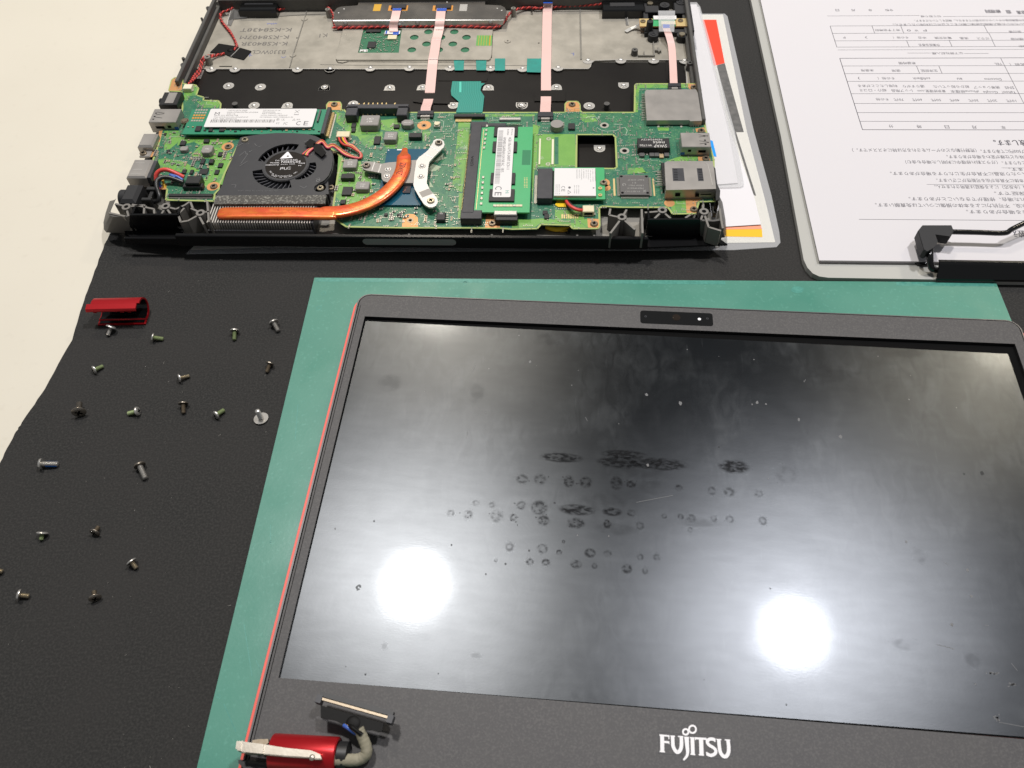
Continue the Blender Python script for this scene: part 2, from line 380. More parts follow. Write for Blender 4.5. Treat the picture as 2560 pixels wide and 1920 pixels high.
for k,x0,y0,x1,y1 in ((15,120,40,122,200),(11,370,40,400,110),(0,610,1560,630,1690),(0,560,1760,590,1830),(0,745,1010,738,1100)):
    obj('scratch', MB().line(at(k,x0,y0,2,WORLD), at(k,x1,y1,2,WORLD), .35, 2.03), M['stain'], gm)
# ------------------------------------------------------------------ laminated sheets under the laptop
def film(name, label, poly_in, poly_out, z, matp, extra=None, cat='laminated sheet', th=.35):
    r = empty(name, WORLD, label, cat)
    obj('paper_insert', MB().prism(poly_in, z+.05, z+th-.05), M[matp], r)
    obj('clear_film', MB().prism(poly_out, z, z+th), M['film'], r)
    return r
WD = lambda k, L, z: pts(k, L, z, WORLD)
zA = .1
outA = WD(5,[(1500,118),(1715,118),(1738,140),(1960,1106)],zA)+WD(6,[(2110,750),(2172,1040),(2182,1130),(2150,1166),(1800,1190)],zA)+WD(2,[(2212,1140),(1500,1150),(780,1160)],zA)
x0, y0 = outA[-1]; outA += [(x0+6, y0+12), (x0+60, y0+150)]
inA = WD(5,[(1510,126),(1700,126)],zA)+WD(5,[(1900,1106)],zA)+WD(6,[(2062,800),(2140,1128)],zA)+WD(2,[(2212,1105),(1500,1098),(820,1122)],zA)
x0, y0 = inA[-1]; inA += [(x0+4, y0+8), (x0+55, y0+140)]
lamA = film('laminated_sheet', 'large laminated sheet with red block, lowest under the open laptop', inA, outA, zA, 'paper_cream')
pr = MB().flat(WD(5,[(1380,165),(1645,165),(1715,528),(1640,548),(1380,548)],zA+.4), zA+.40)
obj('red_print', pr, M['print_red'], lamA)
pr = MB().flat(WD(6,[(1600,1022),(2032,1018),(2037,1082),(1600,1075)],zA+.4), zA+.41); obj('yellow_print', pr, M['print_yellow'], lamA)
pr = MB().flat(WD(6,[(1600,1000),(1960,990),(2022,983),(2033,1017),(1600,1021)],zA+.4), zA+.42); obj('orange_print', pr, M['print_orange'], lamA)
pr = MB().flat(WD(5,[(1650,548),(1716,530),(1745,640),(1875,1106),(1810,1106)],zA+.4)+WD(6,[(1985,745),(1965,740),(1745,40)],zA+.4), zA+.43)
obj('dark_print', pr, M['print_dark'], lamA)
zB = .9
inB = WD(5,[(1300,60),(1500,60),(1760,1106)],zB)+WD(6,[(1965,742),(2025,982),(1700,1002),(1200,1000)],zB)
psB = obj('paper_sheet', MB().prism(inB, zB, zB+.25), M['paper_white']); tag(psB, 'plain white paper sheet sticking out right of the laptop, between two laminated sheets', 'paper')
zC = 1.6
outC = WD(5,[(1300,22),(1480,22),(1510,60),(1800,1106)],zC)+WD(6,[(1885,640),(1882,668),(1860,680),(1700,684),(1200,690)],zC)
inC = WD(5,[(1300,40),(1480,40),(1745,1106)],zC)+WD(6,[(1836,645),(1700,656),(1200,660)],zC)
lamC = film('laminated_sheet', 'smaller laminated white sheet, uppermost of the papers under the laptop', inC, outC, zC, 'paper_white')
bp_ = MB().flat(WD(6,[(1600,290),(1632,300),(1664,428),(1640,425),(1600,400)],zC+.4), zC+.42); obj('blue_print', bp_, M['print_blue'], lamC)
# ------------------------------------------------------------------ clipboard with the paper form
F = FORM; fp = lambda k, L, z: pts(k, L, z, F)
cb = empty('clipboard', F, 'pale grey clipboard with black wire clip right of the laptop', 'clipboard')
bl = fp(7,[(115,0)],3)+fp(8,[(345,0),(520,950)],3); cor = fp(8,[(548,1010),(590,1055),(640,1078),(710,1088)],3)
v0 = cor[-1][1]-.5
out = [(bl[0][0]+1.5, bl[0][1]+60), bl[0], bl[1], bl[2]] + cor + [(240, v0-1.5), (240, bl[0][1]+60)]
obj('board', MB().prism(out, .1, 3), M['clip_board'], cb)
# clip: base plate, lever wire, caps
def c3(k, x, y, z): a = at(k, x, y, z, F); return (a[0], a[1], z)
b0 = at(8,1530,1095,4,F); b1 = at(8,1500,950,12,F)
cl = MB(); prof = [(b0[1]-.5, 3.05), (b0[1]-.3, 4.2), (b0[1]+3.6, 10.2), (b0[1]+4.6, 11.0), (b0[1]+5.8, 11.0), (b0[1]+6.4, 10.2), (b0[1]+5.4, 10.3), (b0[1]+4.4, 9.8), (b0[1]+.6, 4.0), (b0[1]+.4, 3.05)]
L_ = len(prof); cl.add([(b0[0]+.6, y, z) for y, z in prof]+[(190, y-1, z) for y, z in prof], [(i,(i+1)%L_,L_+(i+1)%L_,L_+i) for i in range(L_)]+[tuple(range(L_))[::-1], tuple(range(L_, 2*L_))])
obj('clip_plate', cl, M['black_gloss'], cb)
cap = fp(8,[(1388,745),(1420,705),(1650,705),(1665,745),(1635,790),(1520,775),(1540,830),(1515,870),(1455,905),(1430,890)],13)
obj('rubber_cap', MB().prism(cap, 9.6, 14.2).prism([(x+(b0[0]-x)*.04, y) for x, y in cap], 14.2, 14.7), M['black_matte'], cb, smooth=40)
wp = smooth_path([c3(8,1600,735,12), c3(8,1850,740,12), c3(8,2060,745,12), c3(8,2120,715,12.5), c3(8,2260,650,13), c3(8,2500,560,14)], 5)
obj('clip_wire', MB().tube(wp, 1.3, 10), M['black_gloss'], cb, smooth=60)
wp = smooth_path([c3(8,1495,850,12), c3(8,1490,930,11), c3(8,1500,1010,7), c3(8,1540,1030,5)], 5)
obj('clip_wire', MB().tube(wp, 1.6, 10), M['black_gloss'], cb, smooth=60)
wp = smooth_path([c3(8,1385,968,3.6), c3(8,1410,985,3.6), c3(8,1480,980,4)], 4)
obj('clip_wire', MB().tube(wp, 1.1, 8), M['black_gloss'], cb, smooth=60)
# paper stack
pf = empty('paper_form', F, 'stack of white printed Japanese repair forms held on the clipboard', 'paper')
zt = 5.2
pl = [at(7,195,0,zt,F), at(8,640,955,zt,F), at(8,1470,962,zt,F)]
sheet = [(pl[0][0], pl[0][1]+60), pl[1], (pl[1][0]+210, pl[1][1]-.2), (pl[0][0]+210, pl[0][1]+60)]
for i, (du, dv) in enumerate(((.9,.5),(.45,.9),(1.1,.2),(0,0))):
    z0 = 3.05+i*.54; obj('sheet', MB().prism([(x+du, y+dv) for x, y in sheet], z0, z0+.5 if i < 3 else zt), M['paper'], pf)
zi = zt+.03
ln = MB()
def fl(k, x0, y0, x1, y1, w=.3):
    a = at(k,x0,y0,zt,F); b = at(k,x1,y1,zt,F)
    if abs(a[0]-b[0]) < abs(a[1]-b[1]) and abs(a[0]-b[0]) < 4: mxu = (a[0]+b[0])/2; a, b = (mxu, a[1]), (mxu, b[1])
    elif abs(a[1]-b[1]) < abs(a[0]-b[0])*.2: mv = (a[1]+b[1])/2; mv = a[1]; a, b = (a[0], mv), (b[0], mv)
    ln.line(a, b, w, zi)
R_ = 2212
# upper table
rowsA = [(200,725),(257,745),(314,765),(362,780)]
U = lambda k,x,y: at(k,x,y,zt,F)
uL = (U(7,725,200)[0]+U(7,772,362)[0])/2
tv = [U(7,x,y)[1] for y, x in rowsA]
for v in tv: ln.rect(uL, 205, v-.16, v+.16, zi)
ln.rect(uL-.16, uL+.16, tv[3], tv[0], zi)
def vcol(k, x, y, ra, rb, rows=tv):
    u = U(k,x,y)[0]; ln.rect(u-.15, u+.15, rows[rb], rows[ra], zi)
vcol(7,1055,228,0,1); vcol(7,1278,230,0,1); vcol(7,1928,240,0,1); vcol(7,1960,290,1,2); vcol(7,1985,345,2,3); vcol(7,1322,340,2,3); vcol(7,1652,342,2,3)
rowsB = [(448,800),(507,822),(566,840),(625,860),(720,888),(795,908),(865,930),(932,948),(996,968)]
uL2 = (U(7,800,448)[0]+U(7,968,996)[0])/2; tw = [U(7,x,y)[1] for y, x in rowsB]
for i, v in enumerate(tw): t_ = .22 if i in (0,8) else .15; ln.rect(uL2, 205, v-t_, v+t_, zi)
ln.rect(uL2-.2, uL2+.2, tw[8], tw[0], zi)
um = U(7,2060,500)[0]; ln.rect(um-.15, um+.15, tw[5], tw[0], zi)
vcol(7,1400,540,1,2,tw); vcol(7,1572,540,1,2,tw)
for k,x0,y,x1 in ((7,700,123,1410),(7,1590,127,2400),(7,780,384,2900),(7,1315,408,1500),(7,1750,411,1940),(8,945,640,3600)):
    a = U(k,x0,y); b = U(k,x1,y); ln.rect(a[0], b[0], a[1]-.13, a[1]+.13, zi)
obj('printed_lines', ln, M['form_ink'], pf)
tx = MB(); tl = MB()
def ft(k, x0, x1, y, body, h=2.4, bold=False, m_=None):
    a = U(k,x0,y); b = U(k,x1,y); mb = MB(); mb.text(body, (a[0]+b[0])/2, a[1], zi, w=abs(b[0]-a[0]), h=h, a=math.pi)
    if bold: mb.text(body, (a[0]+b[0])/2+.25, a[1], zi+.01, w=abs(b[0]-a[0]), h=h, a=math.pi)
    obj('printed_text', mb, M['form_ink'], pf)
for x, b in ((778,'日'),(903,'月'),(1030,'年')): ft(7,x-14,x+14,78,b,2.6)
ft(7,1148,1208,78,'令和',2.6); ft(7,1915,2030,88,'修理同',4,True); ft(7,2072,2112,92,'意',4,True); ft(7,2155,2260,96,'同意書',4,True)
ft(7,1418,1575,126,'切り取り線',2.2)
ft(7,1370,2300,160,'ついては作業開始後のキャンセルはお受けできません。確認をしていただきます。',2.4); ft(7,1205,2300,190,'ご記入いただいた個人情報は修理に関わること以外には利用いたしません。',2.4)
ft(7,1070,1260,232,'完了予定時刻',2.4); 
for x, b in ((1328,'0'),(1385,'W'),(1450,'P')): ft(7,x-14,x+14,234,b,2.2)
ft(7,2095,2190,244,'受付者',2.5); ft(7,822,840,288,'P',2.2); ft(7,992,1008,288,')',2.6); ft(7,1205,1325,289,'その他（',2.4); ft(7,1398,1460,290,'中古',2.4)
ft(7,1525,1655,292,'電池交換',2.4); ft(7,1720,1785,294,'液晶',2.4); ft(7,1850,1945,296,'ガラス',2.4); ft(7,2110,2240,300,'修理内容',2.4); ft(7,1405,1565,346,'作業担当者名',2.6); ft(7,2170,2290,356,'金額合計',2.6)
ft(7,1508,1742,410,'以下弊社記入欄',2.4)
ft(7,1250,1380,485,'希望時間',2.6); ft(7,1985,2045,492,'TEL',2.2); ft(7,2100,2260,495,'お名前（',2.6); ft(7,962,1058,541,'未使用',2.4); ft(7,1198,1264,543,'使用',2.4); ft(7,1420,1548,544,'生体認証',2.6)
ft(7,937,952,601,')',2.8); ft(7,1088,1220,602,'その他（',2.6); ft(7,1358,1492,604,'softBank',2.3); ft(7,1698,1738,605,'au',1.8); ft(7,1908,2038,609,'Docomo',2.2)
ft(7,937,1240,660,'利用したことがある',2.6); ft(7,1282,1448,663,'通りすがり',2.6); ft(7,1515,1790,666,'前から知っていた',2.6); ft(7,1825,2025,671,'携帯ショップ',2.6); ft(7,2065,2135,674,'SNS',2.4)
ft(7,950,1155,694,'紹介・口コミ',2.6); ft(7,1195,1355,697,'レップ用品',2.6); ft(7,1395,1610,700,'東京修理堂.com',2.6); ft(7,1648,1865,703,'iPhone修理本',2.6); ft(7,1898,2010,706,'Google',2.5); ft(7,2045,2150,710,'Yahoo!',2.5)
ft(7,1075,1175,763,'その他',2.4)
for i, b in enumerate(('70代','60代','50代','40代','30代','20代','10代')): x = (1250,1392,1537,1680,1825,1968,2115)[i]; ft(7,x-37,x+37,766+i*1.6,b,2.6)
for x, b in ((1190,'分'),(1405,'時'),(1620,'日'),(1833,'月'),(2053,'年')): ft(7,x-17,x+17,970+(x-1190)*.01,b,2.8)
ft(8,1980,2400,52,'お願い致します。',5,True)
ft(8,892,1845,108,'（荒野行動などのゲームをされる方は特にオススメです。）',3.1,m_=tl); ft(8,1880,2500,118,'ガラスコーティング500円にて承ります。',3.1,m_=tl)
ft(8,1618,2500,160,'交換後の部品の色味など仕様が変わる場合があります。',2.9,m_=tl)
ft(8,1300,2008,200,'（ガラス割れ修理中に判明した場合も含む）',2.9,m_=tl); ft(8,2045,2500,208,'返金できかねますとなります。',2.9,m_=tl)
ft(8,2095,2500,256,'作業後はあります。',2.9,m_=tl); ft(8,1185,2500,288,'水や埃などが入ったり液晶に不具合が生じたりする場合があります。',2.9,m_=tl)
ft(8,1540,2500,341,'データが消えたり本体に不具合が出る可能性がございます。',2.9,m_=tl); ft(8,1525,2500,390,'水没・落下・破損（水反応）による保証は適用されません。',2.9,m_=tl)
ft(8,1985,2500,441,'交換部品の保証です。',2.9,m_=tl); ft(8,1328,2500,483,'改造が確認された場合、修理ができないことがあります。',2.9,m_=tl)
ft(8,1070,2500,530,'端末の劣化や水没、不可抗力による本体の損傷については免責願います。',3.0,m_=tl); ft(8,1770,2500,582,'返金不可となる場合があります。',2.9,m_=tl)
ft(8,2120,2260,752,'様控え',5,True)
for k,x0,y,x1 in ((8,2040,245,2600),(8,1465,372,2900)):
    a = U(k,x0,y); b = U(k,x1,y); obj('underline', MB().rect(a[0], b[0], a[1]-.1, a[1]+.1, zi), M['form_ink'], pf)
# ================================================================== detached display
F = LID; ZBZ = 8.0; ZPN = 6.6
lid = empty('laptop_display', F, 'detached black laptop display lying face up on the green mat', 'laptop display')
lp = lambda k, L, z=ZBZ: pts(k, L, z, F)
UL, UR, VT, VB = -4.6, 300.6, 181.4, -34.0
lm = lambda d, r: rrect(UL-d, UR+d, VB-d, VT+d, r, 6)
# red back shell: wedge that shows as a coral line along the left side
sh = MB()
prof = [(-1.6, 2.05), (2.4, 3.2), (2.4, 4.4)]
lo = rrect(UL-1.2, UR+1.2, VB-1.2, VT+.2, 6, 6); hi = rrect(UL-2.6, UR+2.6, VB-2.4, VT+.4, 7, 6); n_ = len(lo)
sh.add([(x, y, 2.05) for x, y in lo]+[(x, y, 3.4) for x, y in hi]+[(x, y, 5.6) for x, y in hi], [(i,(i+1)%n_,n_+(i+1)%n_,n_+i) for i in range(n_)]+[(n_+i,n_+(i+1)%n_,2*n_+(i+1)%n_,2*n_+i) for i in range(n_)]+[tuple(range(2*n_,3*n_)), tuple(range(n_))[::-1]])
obj('back_shell', sh, M['coral'], lid)
rim = MB().prism(lm(1.1, 6), 5.62, 7.3, holes=[rrect(UL+1.5, UR-1.5, VB+1.5, VT-1.5, 4, 4)])
obj('side_rim', rim, M['shell_edge'], lid)
gk = MB().prism(lm(.25, 5.5), 6, 7.75, holes=[rrect(UL+1.5, UR-1.5, VB+1.5, VT-1.5, 4, 4)]); obj('rim_gasket', gk, M['void'], lid)
# bezel with screen opening
op = [lp(12,[(405,340)])[0], lp(13,[(2165,375)])[0]]
oBL = lp(11,[(575,200)])[0]; s1 = lp(11,[(2212,335)])[0]; 
sl = (s1[1]-oBL[1])/(s1[0]-oBL[0]); oBR = (op[1][0]+.4, oBL[1]+sl*(op[1][0]-oBL[0]))
opn = [oBL, oBR, op[1], op[0]]
outer = rrect(UL+.35, UR-.35, VB+.35, VT-.35, 5, 6)
bz = MB().prism(outer, 7.0, ZBZ, holes=[opn[::-1]])
obj('bezel', bz, M['bezel'], lid)
# thin bevel strip round the opening
iv = MB()
for i in range(4):
    a, b = opn[i], opn[(i+1)%4]; iv.add([(*a, ZBZ+.01), (*b, ZBZ+.01), (*b, 5.2), (*a, 5.2)], [(0,1,2,3)])
obj('opening_edge', iv, M['black'], lid)
obj('panel_frame', MB().rect(opn[0][0]-1, opn[1][0]+1, opn[0][1]-1, opn[2][1]+1, 6.3), M['void'], lid)
# active screen
sTL = lp(12,[(412,376)],ZPN)[0]; sTR = lp(13,[(2128,427)],ZPN)[0]; sBL = lp(11,[(588,203)],ZPN)[0]
sBR = (sTR[0]+.6, sBL[1]-.9)
scr = bpy.data.materials.new('screen_glass'); scr.use_nodes = True
nt = scr.node_tree; N = nt.nodes; L = nt.links; b = N['Principled BSDF']
tc = N.new('ShaderNodeTexCoord')
def noise(size, det=4, dist=0, st=None):
    t = N.new('ShaderNodeTexNoise'); t.inputs['Scale'].default_value = 1000/size; t.inputs['Detail'].default_value = det; t.inputs['Distortion'].default_value = dist
    if st:
        mp_ = N.new('ShaderNodeMapping'); mp_.inputs['Scale'].default_value = st; L.new(tc.outputs['Object'], mp_.inputs[0]); L.new(mp_.outputs[0], t.inputs[0])
    else: L.new(tc.outputs['Object'], t.inputs[0])
    return t.outputs['Fac']
def mr(x, a, c, lo, hi):
    r = N.new('ShaderNodeMapRange'); r.inputs[1].default_value = a; r.inputs[2].default_value = c; r.inputs[3].default_value = lo; r.inputs[4].default_value = hi; L.new(x, r.inputs[0]); return r.outputs[0]
def mul(x, y, op_='MULTIPLY'):
    q = N.new('ShaderNodeMath'); q.operation = op_; L.new(x, q.inputs[0])
    if isinstance(y, (int, float)): q.inputs[1].default_value = y
    else: L.new(y, q.inputs[1])
    return q.outputs[0]
smear = mul(mr(noise(34, 6, .8), .40, .66, 0, 1), mr(noise(5, 6, 1.0, (1,.45,1)), .35, .7, .1, 1))
specks = mr(noise(1.1, 2), .74, .80, 0, .5)
scratch = mul(mr(noise(1.4, 3, .3, (1, .08, 1)), .66, .74, 0, .35), mr(noise(30), .5, .6, 0, 1))
dirt = mul(mul(smear, specks, 'ADD'), scratch, 'ADD')
mx = N.new('ShaderNodeMix'); mx.data_type = 'RGBA'; mx.clamp_factor = True; L.new(dirt, mx.inputs[0]); mx.inputs[6].default_value = (.0025,.0027,.003,1); mx.inputs[7].default_value = (.036,.038,.039,1)
N.remove(b); df = N.new('ShaderNodeBsdfDiffuse'); L.new(mx.outputs[2], df.inputs[0])
def gloss(lo, hi, size):
    g_ = N.new('ShaderNodeBsdfGlossy'); g_.distribution = 'BECKMANN'; g_.inputs[0].default_value = (.90,.95,1,1); L.new(mr(noise(size, 5, 1.0), .3, .7, lo, hi), g_.inputs['Roughness']); return g_
g1, g2_ = gloss(.297, .305, 22), gloss(.10, .115, 30)
bb = N.new('ShaderNodeBump'); bb.inputs['Distance'].default_value = .000004; L.new(noise(.55, 2, 0, (.35, 1, 1)), bb.inputs['Height'])
for q_ in (g1, g2_): L.new(bb.outputs[0], q_.inputs['Normal'])
ms = N.new('ShaderNodeMixShader'); ms.inputs[0].default_value = .09; L.new(g1.outputs[0], ms.inputs[1]); L.new(g2_.outputs[0], ms.inputs[2])
fr_ = N.new('ShaderNodeFresnel'); fr_.inputs[0].default_value = 1.5; film_ = mul(mul(mul(fr_.outputs[0], 1.45), mr(noise(45, 3, .4), .32, .68, .93, 1.05)), mr(noise(3, 4, .3, (.25,1,1)), .3, .7, .95, 1.04))
m2 = N.new('ShaderNodeMixShader'); L.new(film_, m2.inputs[0]); L.new(df.outputs[0], m2.inputs[1]); L.new(ms.outputs[0], m2.inputs[2]); L.new(m2.outputs[0], N['Material Output'].inputs[0])
obj('screen_panel', MB().prism([sBL, sBR, sTR, sTL], 6.32, ZPN), scr, lid)
dm('speck_soft', (.012,.012,.013), .8, alpha=.4)
# marks on the glass
sd = MB(); sdl = MB(); rnd = random.Random(5)
def blob(mb, k, x, y, rx, ry, z, n=16, jag=.25, ring=0):
    s_ = Z[k][2]; c = at(k, x, y, ZPN, F); sc_ = ppmm(k, x, y, ZPN, F); 
    a = rx/sc_; b_ = ry/sc_*1.25
    if ring:
        prev = None; P = []; Q = []
        for i in range(n):
            t = 6.283*i/n; j = 1+rnd.uniform(-jag, jag); P.append((c[0]+a*j*math.cos(t), c[1]+b_*j*math.sin(t), z)); jj = ring*(1+rnd.uniform(-jag, jag)); Q.append((c[0]+a*jj*math.cos(t), c[1]+b_*jj*math.sin(t), z))
        for i in range(n):
            if rnd.random() < .12: continue
            mb.add([P[i], P[(i+1)%n], Q[(i+1)%n], Q[i]], [(0,1,2,3)])
    else: mb.flat([(c[0]+a*(1+rnd.uniform(-jag,jag))*math.cos(6.283*i/n), c[1]+b_*(1+rnd.uniform(-jag,jag))*math.sin(6.283*i/n)) for i in range(n)], z)
rings = [(612,270,36,26),(715,272,36,30),(880,285,32,32),(978,290,36,30),(1155,295,36,36),(1240,300,30,20),(1515,322,22,18),(1705,338,24,24),(1805,346,34,26),(1975,355,26,18),
 (345,410,22,16),(438,420,20,16),(608,422,28,24),(710,435,48,38),(465,485,38,34),(560,492,24,20),(735,508,34,28),(300,475,28,24),(920,525,52,28),(1102,530,24,24),(1240,468,26,20),(1292,540,26,22),(1585,495,28,22),(1430,485,18,14),(1525,488,20,16),(1715,500,20,18),(1808,503,26,20),(1998,512,26,24),(1580,565,16,16),
 (728,672,32,24),(540,660,26,26),(825,693,18,14),(1003,698,34,24),(1105,700,26,18),(1293,720,20,18),(1388,722,24,20),(655,748,24,18),(748,750,26,18),(922,762,34,22),(1028,772,18,16),(1215,788,32,24),(1320,800,18,20),(460,738,12,12),(200,468,24,18),(850,632,10,10)]
def residue(name, ring, amax, size, st=None):
    res = mat(name, (.008,.008,.009), .8, spec=.15); n_ = res.node_tree; NN, LL = n_.nodes, n_.links
    tcn = NN.new('ShaderNodeTexCoord'); tn = NN.new('ShaderNodeTexNoise'); tn.inputs['Scale'].default_value = 1000/size; tn.inputs['Detail'].default_value = 5
    mpn = NN.new('ShaderNodeMapping'); mpn.inputs['Scale'].default_value = st or (1,1,1); LL.new(tcn.outputs['Object'], mpn.inputs[0]); LL.new(mpn.outputs[0], tn.inputs['Vector'])
    def math_(op_, a, c=None):
        q = NN.new('ShaderNodeMath'); q.operation = op_; q.use_clamp = op_ == 'MULTIPLY'
        for i_, v_ in enumerate((a, c)):
            if v_ is None: continue
            if isinstance(v_, (int, float)): q.inputs[i_].default_value = v_
            else: LL.new(v_, q.inputs[i_])
        return q.outputs[0]
    sp_ = NN.new('ShaderNodeSeparateXYZ'); LL.new(tcn.outputs['Generated'], sp_.inputs[0])
    x = math_('SUBTRACT', sp_.outputs[0], .5); y = math_('SUBTRACT', sp_.outputs[1], .5)
    r = math_('MULTIPLY', math_('SQRT', math_('ADD', math_('MULTIPLY', x, x), math_('MULTIPLY', y, y))), 2.0)
    r = math_('ADD', r, math_('MULTIPLY', math_('SUBTRACT', tn.outputs['Fac'], .5), .35))
    def rng(v_, a, c, lo, hi):
        q = NN.new('ShaderNodeMapRange'); q.interpolation_type = 'SMOOTHSTEP'; LL.new(v_, q.inputs[0])
        for i_, w_ in zip((1,2,3,4), (a,c,lo,hi)): q.inputs[i_].default_value = w_
        return q.outputs[0]
    al = rng(r, .55, .95, 1, 0)
    if ring: al = math_('MULTIPLY', al, rng(r, .1, .55, .25, 1))
    al = math_('MULTIPLY', al, rng(tn.outputs['Fac'], .36, .62, .15, 1)); al = math_('MULTIPLY', al, amax); LL.new(al, NN['Principled BSDF'].inputs['Alpha'])
    return res
res = residue('residue_dark', True, .52, 1.2); res2 = residue('residue_soft', True, .32, 1.4); res3 = residue('residue_smear', False, .68, 1.3, (.5, 1, 1)); res4 = residue('residue_faint', False, .12, 4)
for i_, (x, y, a, b_) in enumerate(rings):
    dark = 560 < x < 1260 or i_ < 8
    rg_ = MB(); blob(rg_, 14, x, y, a*1.25, b_*1.25, ZPN+.02, 20, .02); obj('residue_ring', rg_, res if dark and rnd.random() < .75 else res2, lid)
for x, y, a, b_ in ((840,148,150,32),(1200,130,160,30),(1180,175,170,40),(1400,185,200,42),(1830,200,110,45),(930,448,130,36),(1130,460,70,28),(1080,400,170,60),(1370,320,110,50),(2130,245,80,60),(1250,210,260,70),(1600,520,200,30),(1150,560,160,40)):
    rg_ = MB(); blob(rg_, 14, x, y, a, b_, ZPN+.024, 24, .02); obj('residue_smear', rg_, res3 if y < 205 or y in (448,460) else res4, lid)
for k_, x, y, a, b_ in ((12,1270,930,70,110),(12,600,850,120,90),(12,1830,520,150,70),(17,1540,230,50,50),(17,1450,800,110,40),(17,1880,900,60,50),(13,450,480,180,60),(13,1200,530,170,60),(15,1065,1045,30,30),(15,1825,1125,55,22),(13,1600,420,100,40)):
    rg_ = MB(); blob(rg_, k_, x, y, a, b_, ZPN+.024, 24, .02); obj('smudge', rg_, res4, lid)
for _ in range(60):
    x, y, a, b_ = rnd.choice(rings[:6]+rings[12:20]); blob(sd, 14, x+rnd.gauss(0,a*.7), y+rnd.gauss(0,b_*.7), rnd.uniform(2,7), rnd.uniform(2,5), ZPN+.02, 7, .4)
obj('residue_mark', sd, M['speck_soft'], lid, kind='stuff')
for k, x, y, r in ((13,242,640,9),(13,418,685,12),(13,820,680,10),(13,793,690,5),(13,867,690,6),(13,1037,770,9),(13,1255,858,11),(13,455,404,3),(13,803,457,4),(13,620,440,2),(13,1065,570,4),(13,1450,440,4),(13,1620,540,3),(13,1860,708,4),(13,1612,665,5),(13,98,792,3),(12,1590,487,6),(12,1673,690,12),(12,1358,743,5),(12,1725,720,3),(12,1995,870,6),(12,2045,756,4),(12,1335,1080,5),(12,865,918,4),
    (17,1848,322,10),(17,1873,490,9),(17,1748,672,12),(17,1455,140,8),(17,1900,1055,7),(14,1335,190,10),(14,930,595,6),(14,1110,600,5),(14,2030,268,4),(15,657,72,8)): blob(sdl, k, x, y, r*.8, r*.8, ZPN+.03, 9, .35)
for k, P in ((13,[(1065,575),(1073,560)]),(12,[(2100,1115),(2115,1145)]),(12,[(1235,755),(1258,705)]),(17,[(1985,680),(1960,676)]),(17,[(2130,920),(2170,970)]),(17,[(1650,800),(1765,830)]),(17,[(2050,1300),(2212,1330)]),(17,[(1700,270),(1730,290)]),(14,[(290,35),(298,0)]),(14,[(1270,405),(1480,365)])):
    q = [at(k, x, y, ZPN, F) for x, y in P]; sdl.line(q[0], q[1], .18, ZPN+.03)
for k, x, y, a, b_ in ((17,2040,1275,16,26),(17,2140,1060,34,14),(17,2010,985,40,6)):
    for _ in range(16): blob(sdl, k, x+rnd.gauss(0,a*.5), y+rnd.gauss(0,b_*.5), rnd.uniform(3,9), rnd.uniform(2,5), ZPN+.03, 7, .4)
obj('dust_speck', sdl, mat('dust', (.16,.16,.16), .8), lid, kind='stuff')
dk = MB()
for k, x, y, r in ((15,850,560,22),(15,1907,448,5),(15,2073,365,6),(15,1620,205,5),(15,908,1280,8),(15,1512,1275,6),(15,745,1215,5),(15,980,10,8),(17,683,1188,6),(17,580,440,5),(17,155,1027,4),(0,2455,1183,5),(0,2410,1185,3),(14,205,652,5),(14,515,760,5),(14,403,820,5),(14,652,683,6),(14,1745,88,5)): blob(dk, k, x, y, r, r, ZPN+.02, 10, .2, ring=.3 if r > 15 else 0)
obj('dark_speck', dk, mat('speck', (.02,.02,.02), .7, alpha=.5), lid, kind='stuff')
# camera strip
cs = lp(13,[(208,268),(585,282),(592,215),(212,203)]); a_ = (cs[0][0]+cs[3][0])/2; b_ = (cs[1][0]+cs[2][0])/2; c_ = (cs[0][1]+cs[1][1])/2; d_ = (cs[2][1]+cs[3][1])/2
strip = obj('camera_strip', MB().prism(rrect(a_, b_, c_, d_, 1.3), ZBZ, ZBZ+.12), M['black_gloss'], lid)
lc = lp(13,[(398,238)])[0]
obj('lens', MB().cyl(lc[0], lc[1], 1.9, ZBZ+.12, ZBZ+.2, 20).cyl(lc[0], lc[1], 1.1, ZBZ+.2, ZBZ+.26, 16), mat('lens', (.02,.014,.01), .1), strip, smooth=40)
ho = MB()
for x, y in ((238,233),(560,244)): q = lp(13,[(x,y)])[0]; ho.cyl(q[0], q[1], .55, ZBZ+.12, ZBZ+.2, 12, hole=.3)
obj('microphone_hole', ho, M['fpc_grey'], strip)
q = lp(13,[(518,247)])[0]
wl = bpy.data.materials.new('indicator_light'); wl.use_nodes = True; wl.node_tree.nodes['Principled BSDF'].inputs['Base Color'].default_value = (.9,.9,.9,1); wl.node_tree.nodes['Principled BSDF'].inputs['Roughness'].default_value = .3
obj('indicator_window', MB().cyl(q[0], q[1], .75, ZBZ+.12, ZBZ+.22, 14), wl, strip)
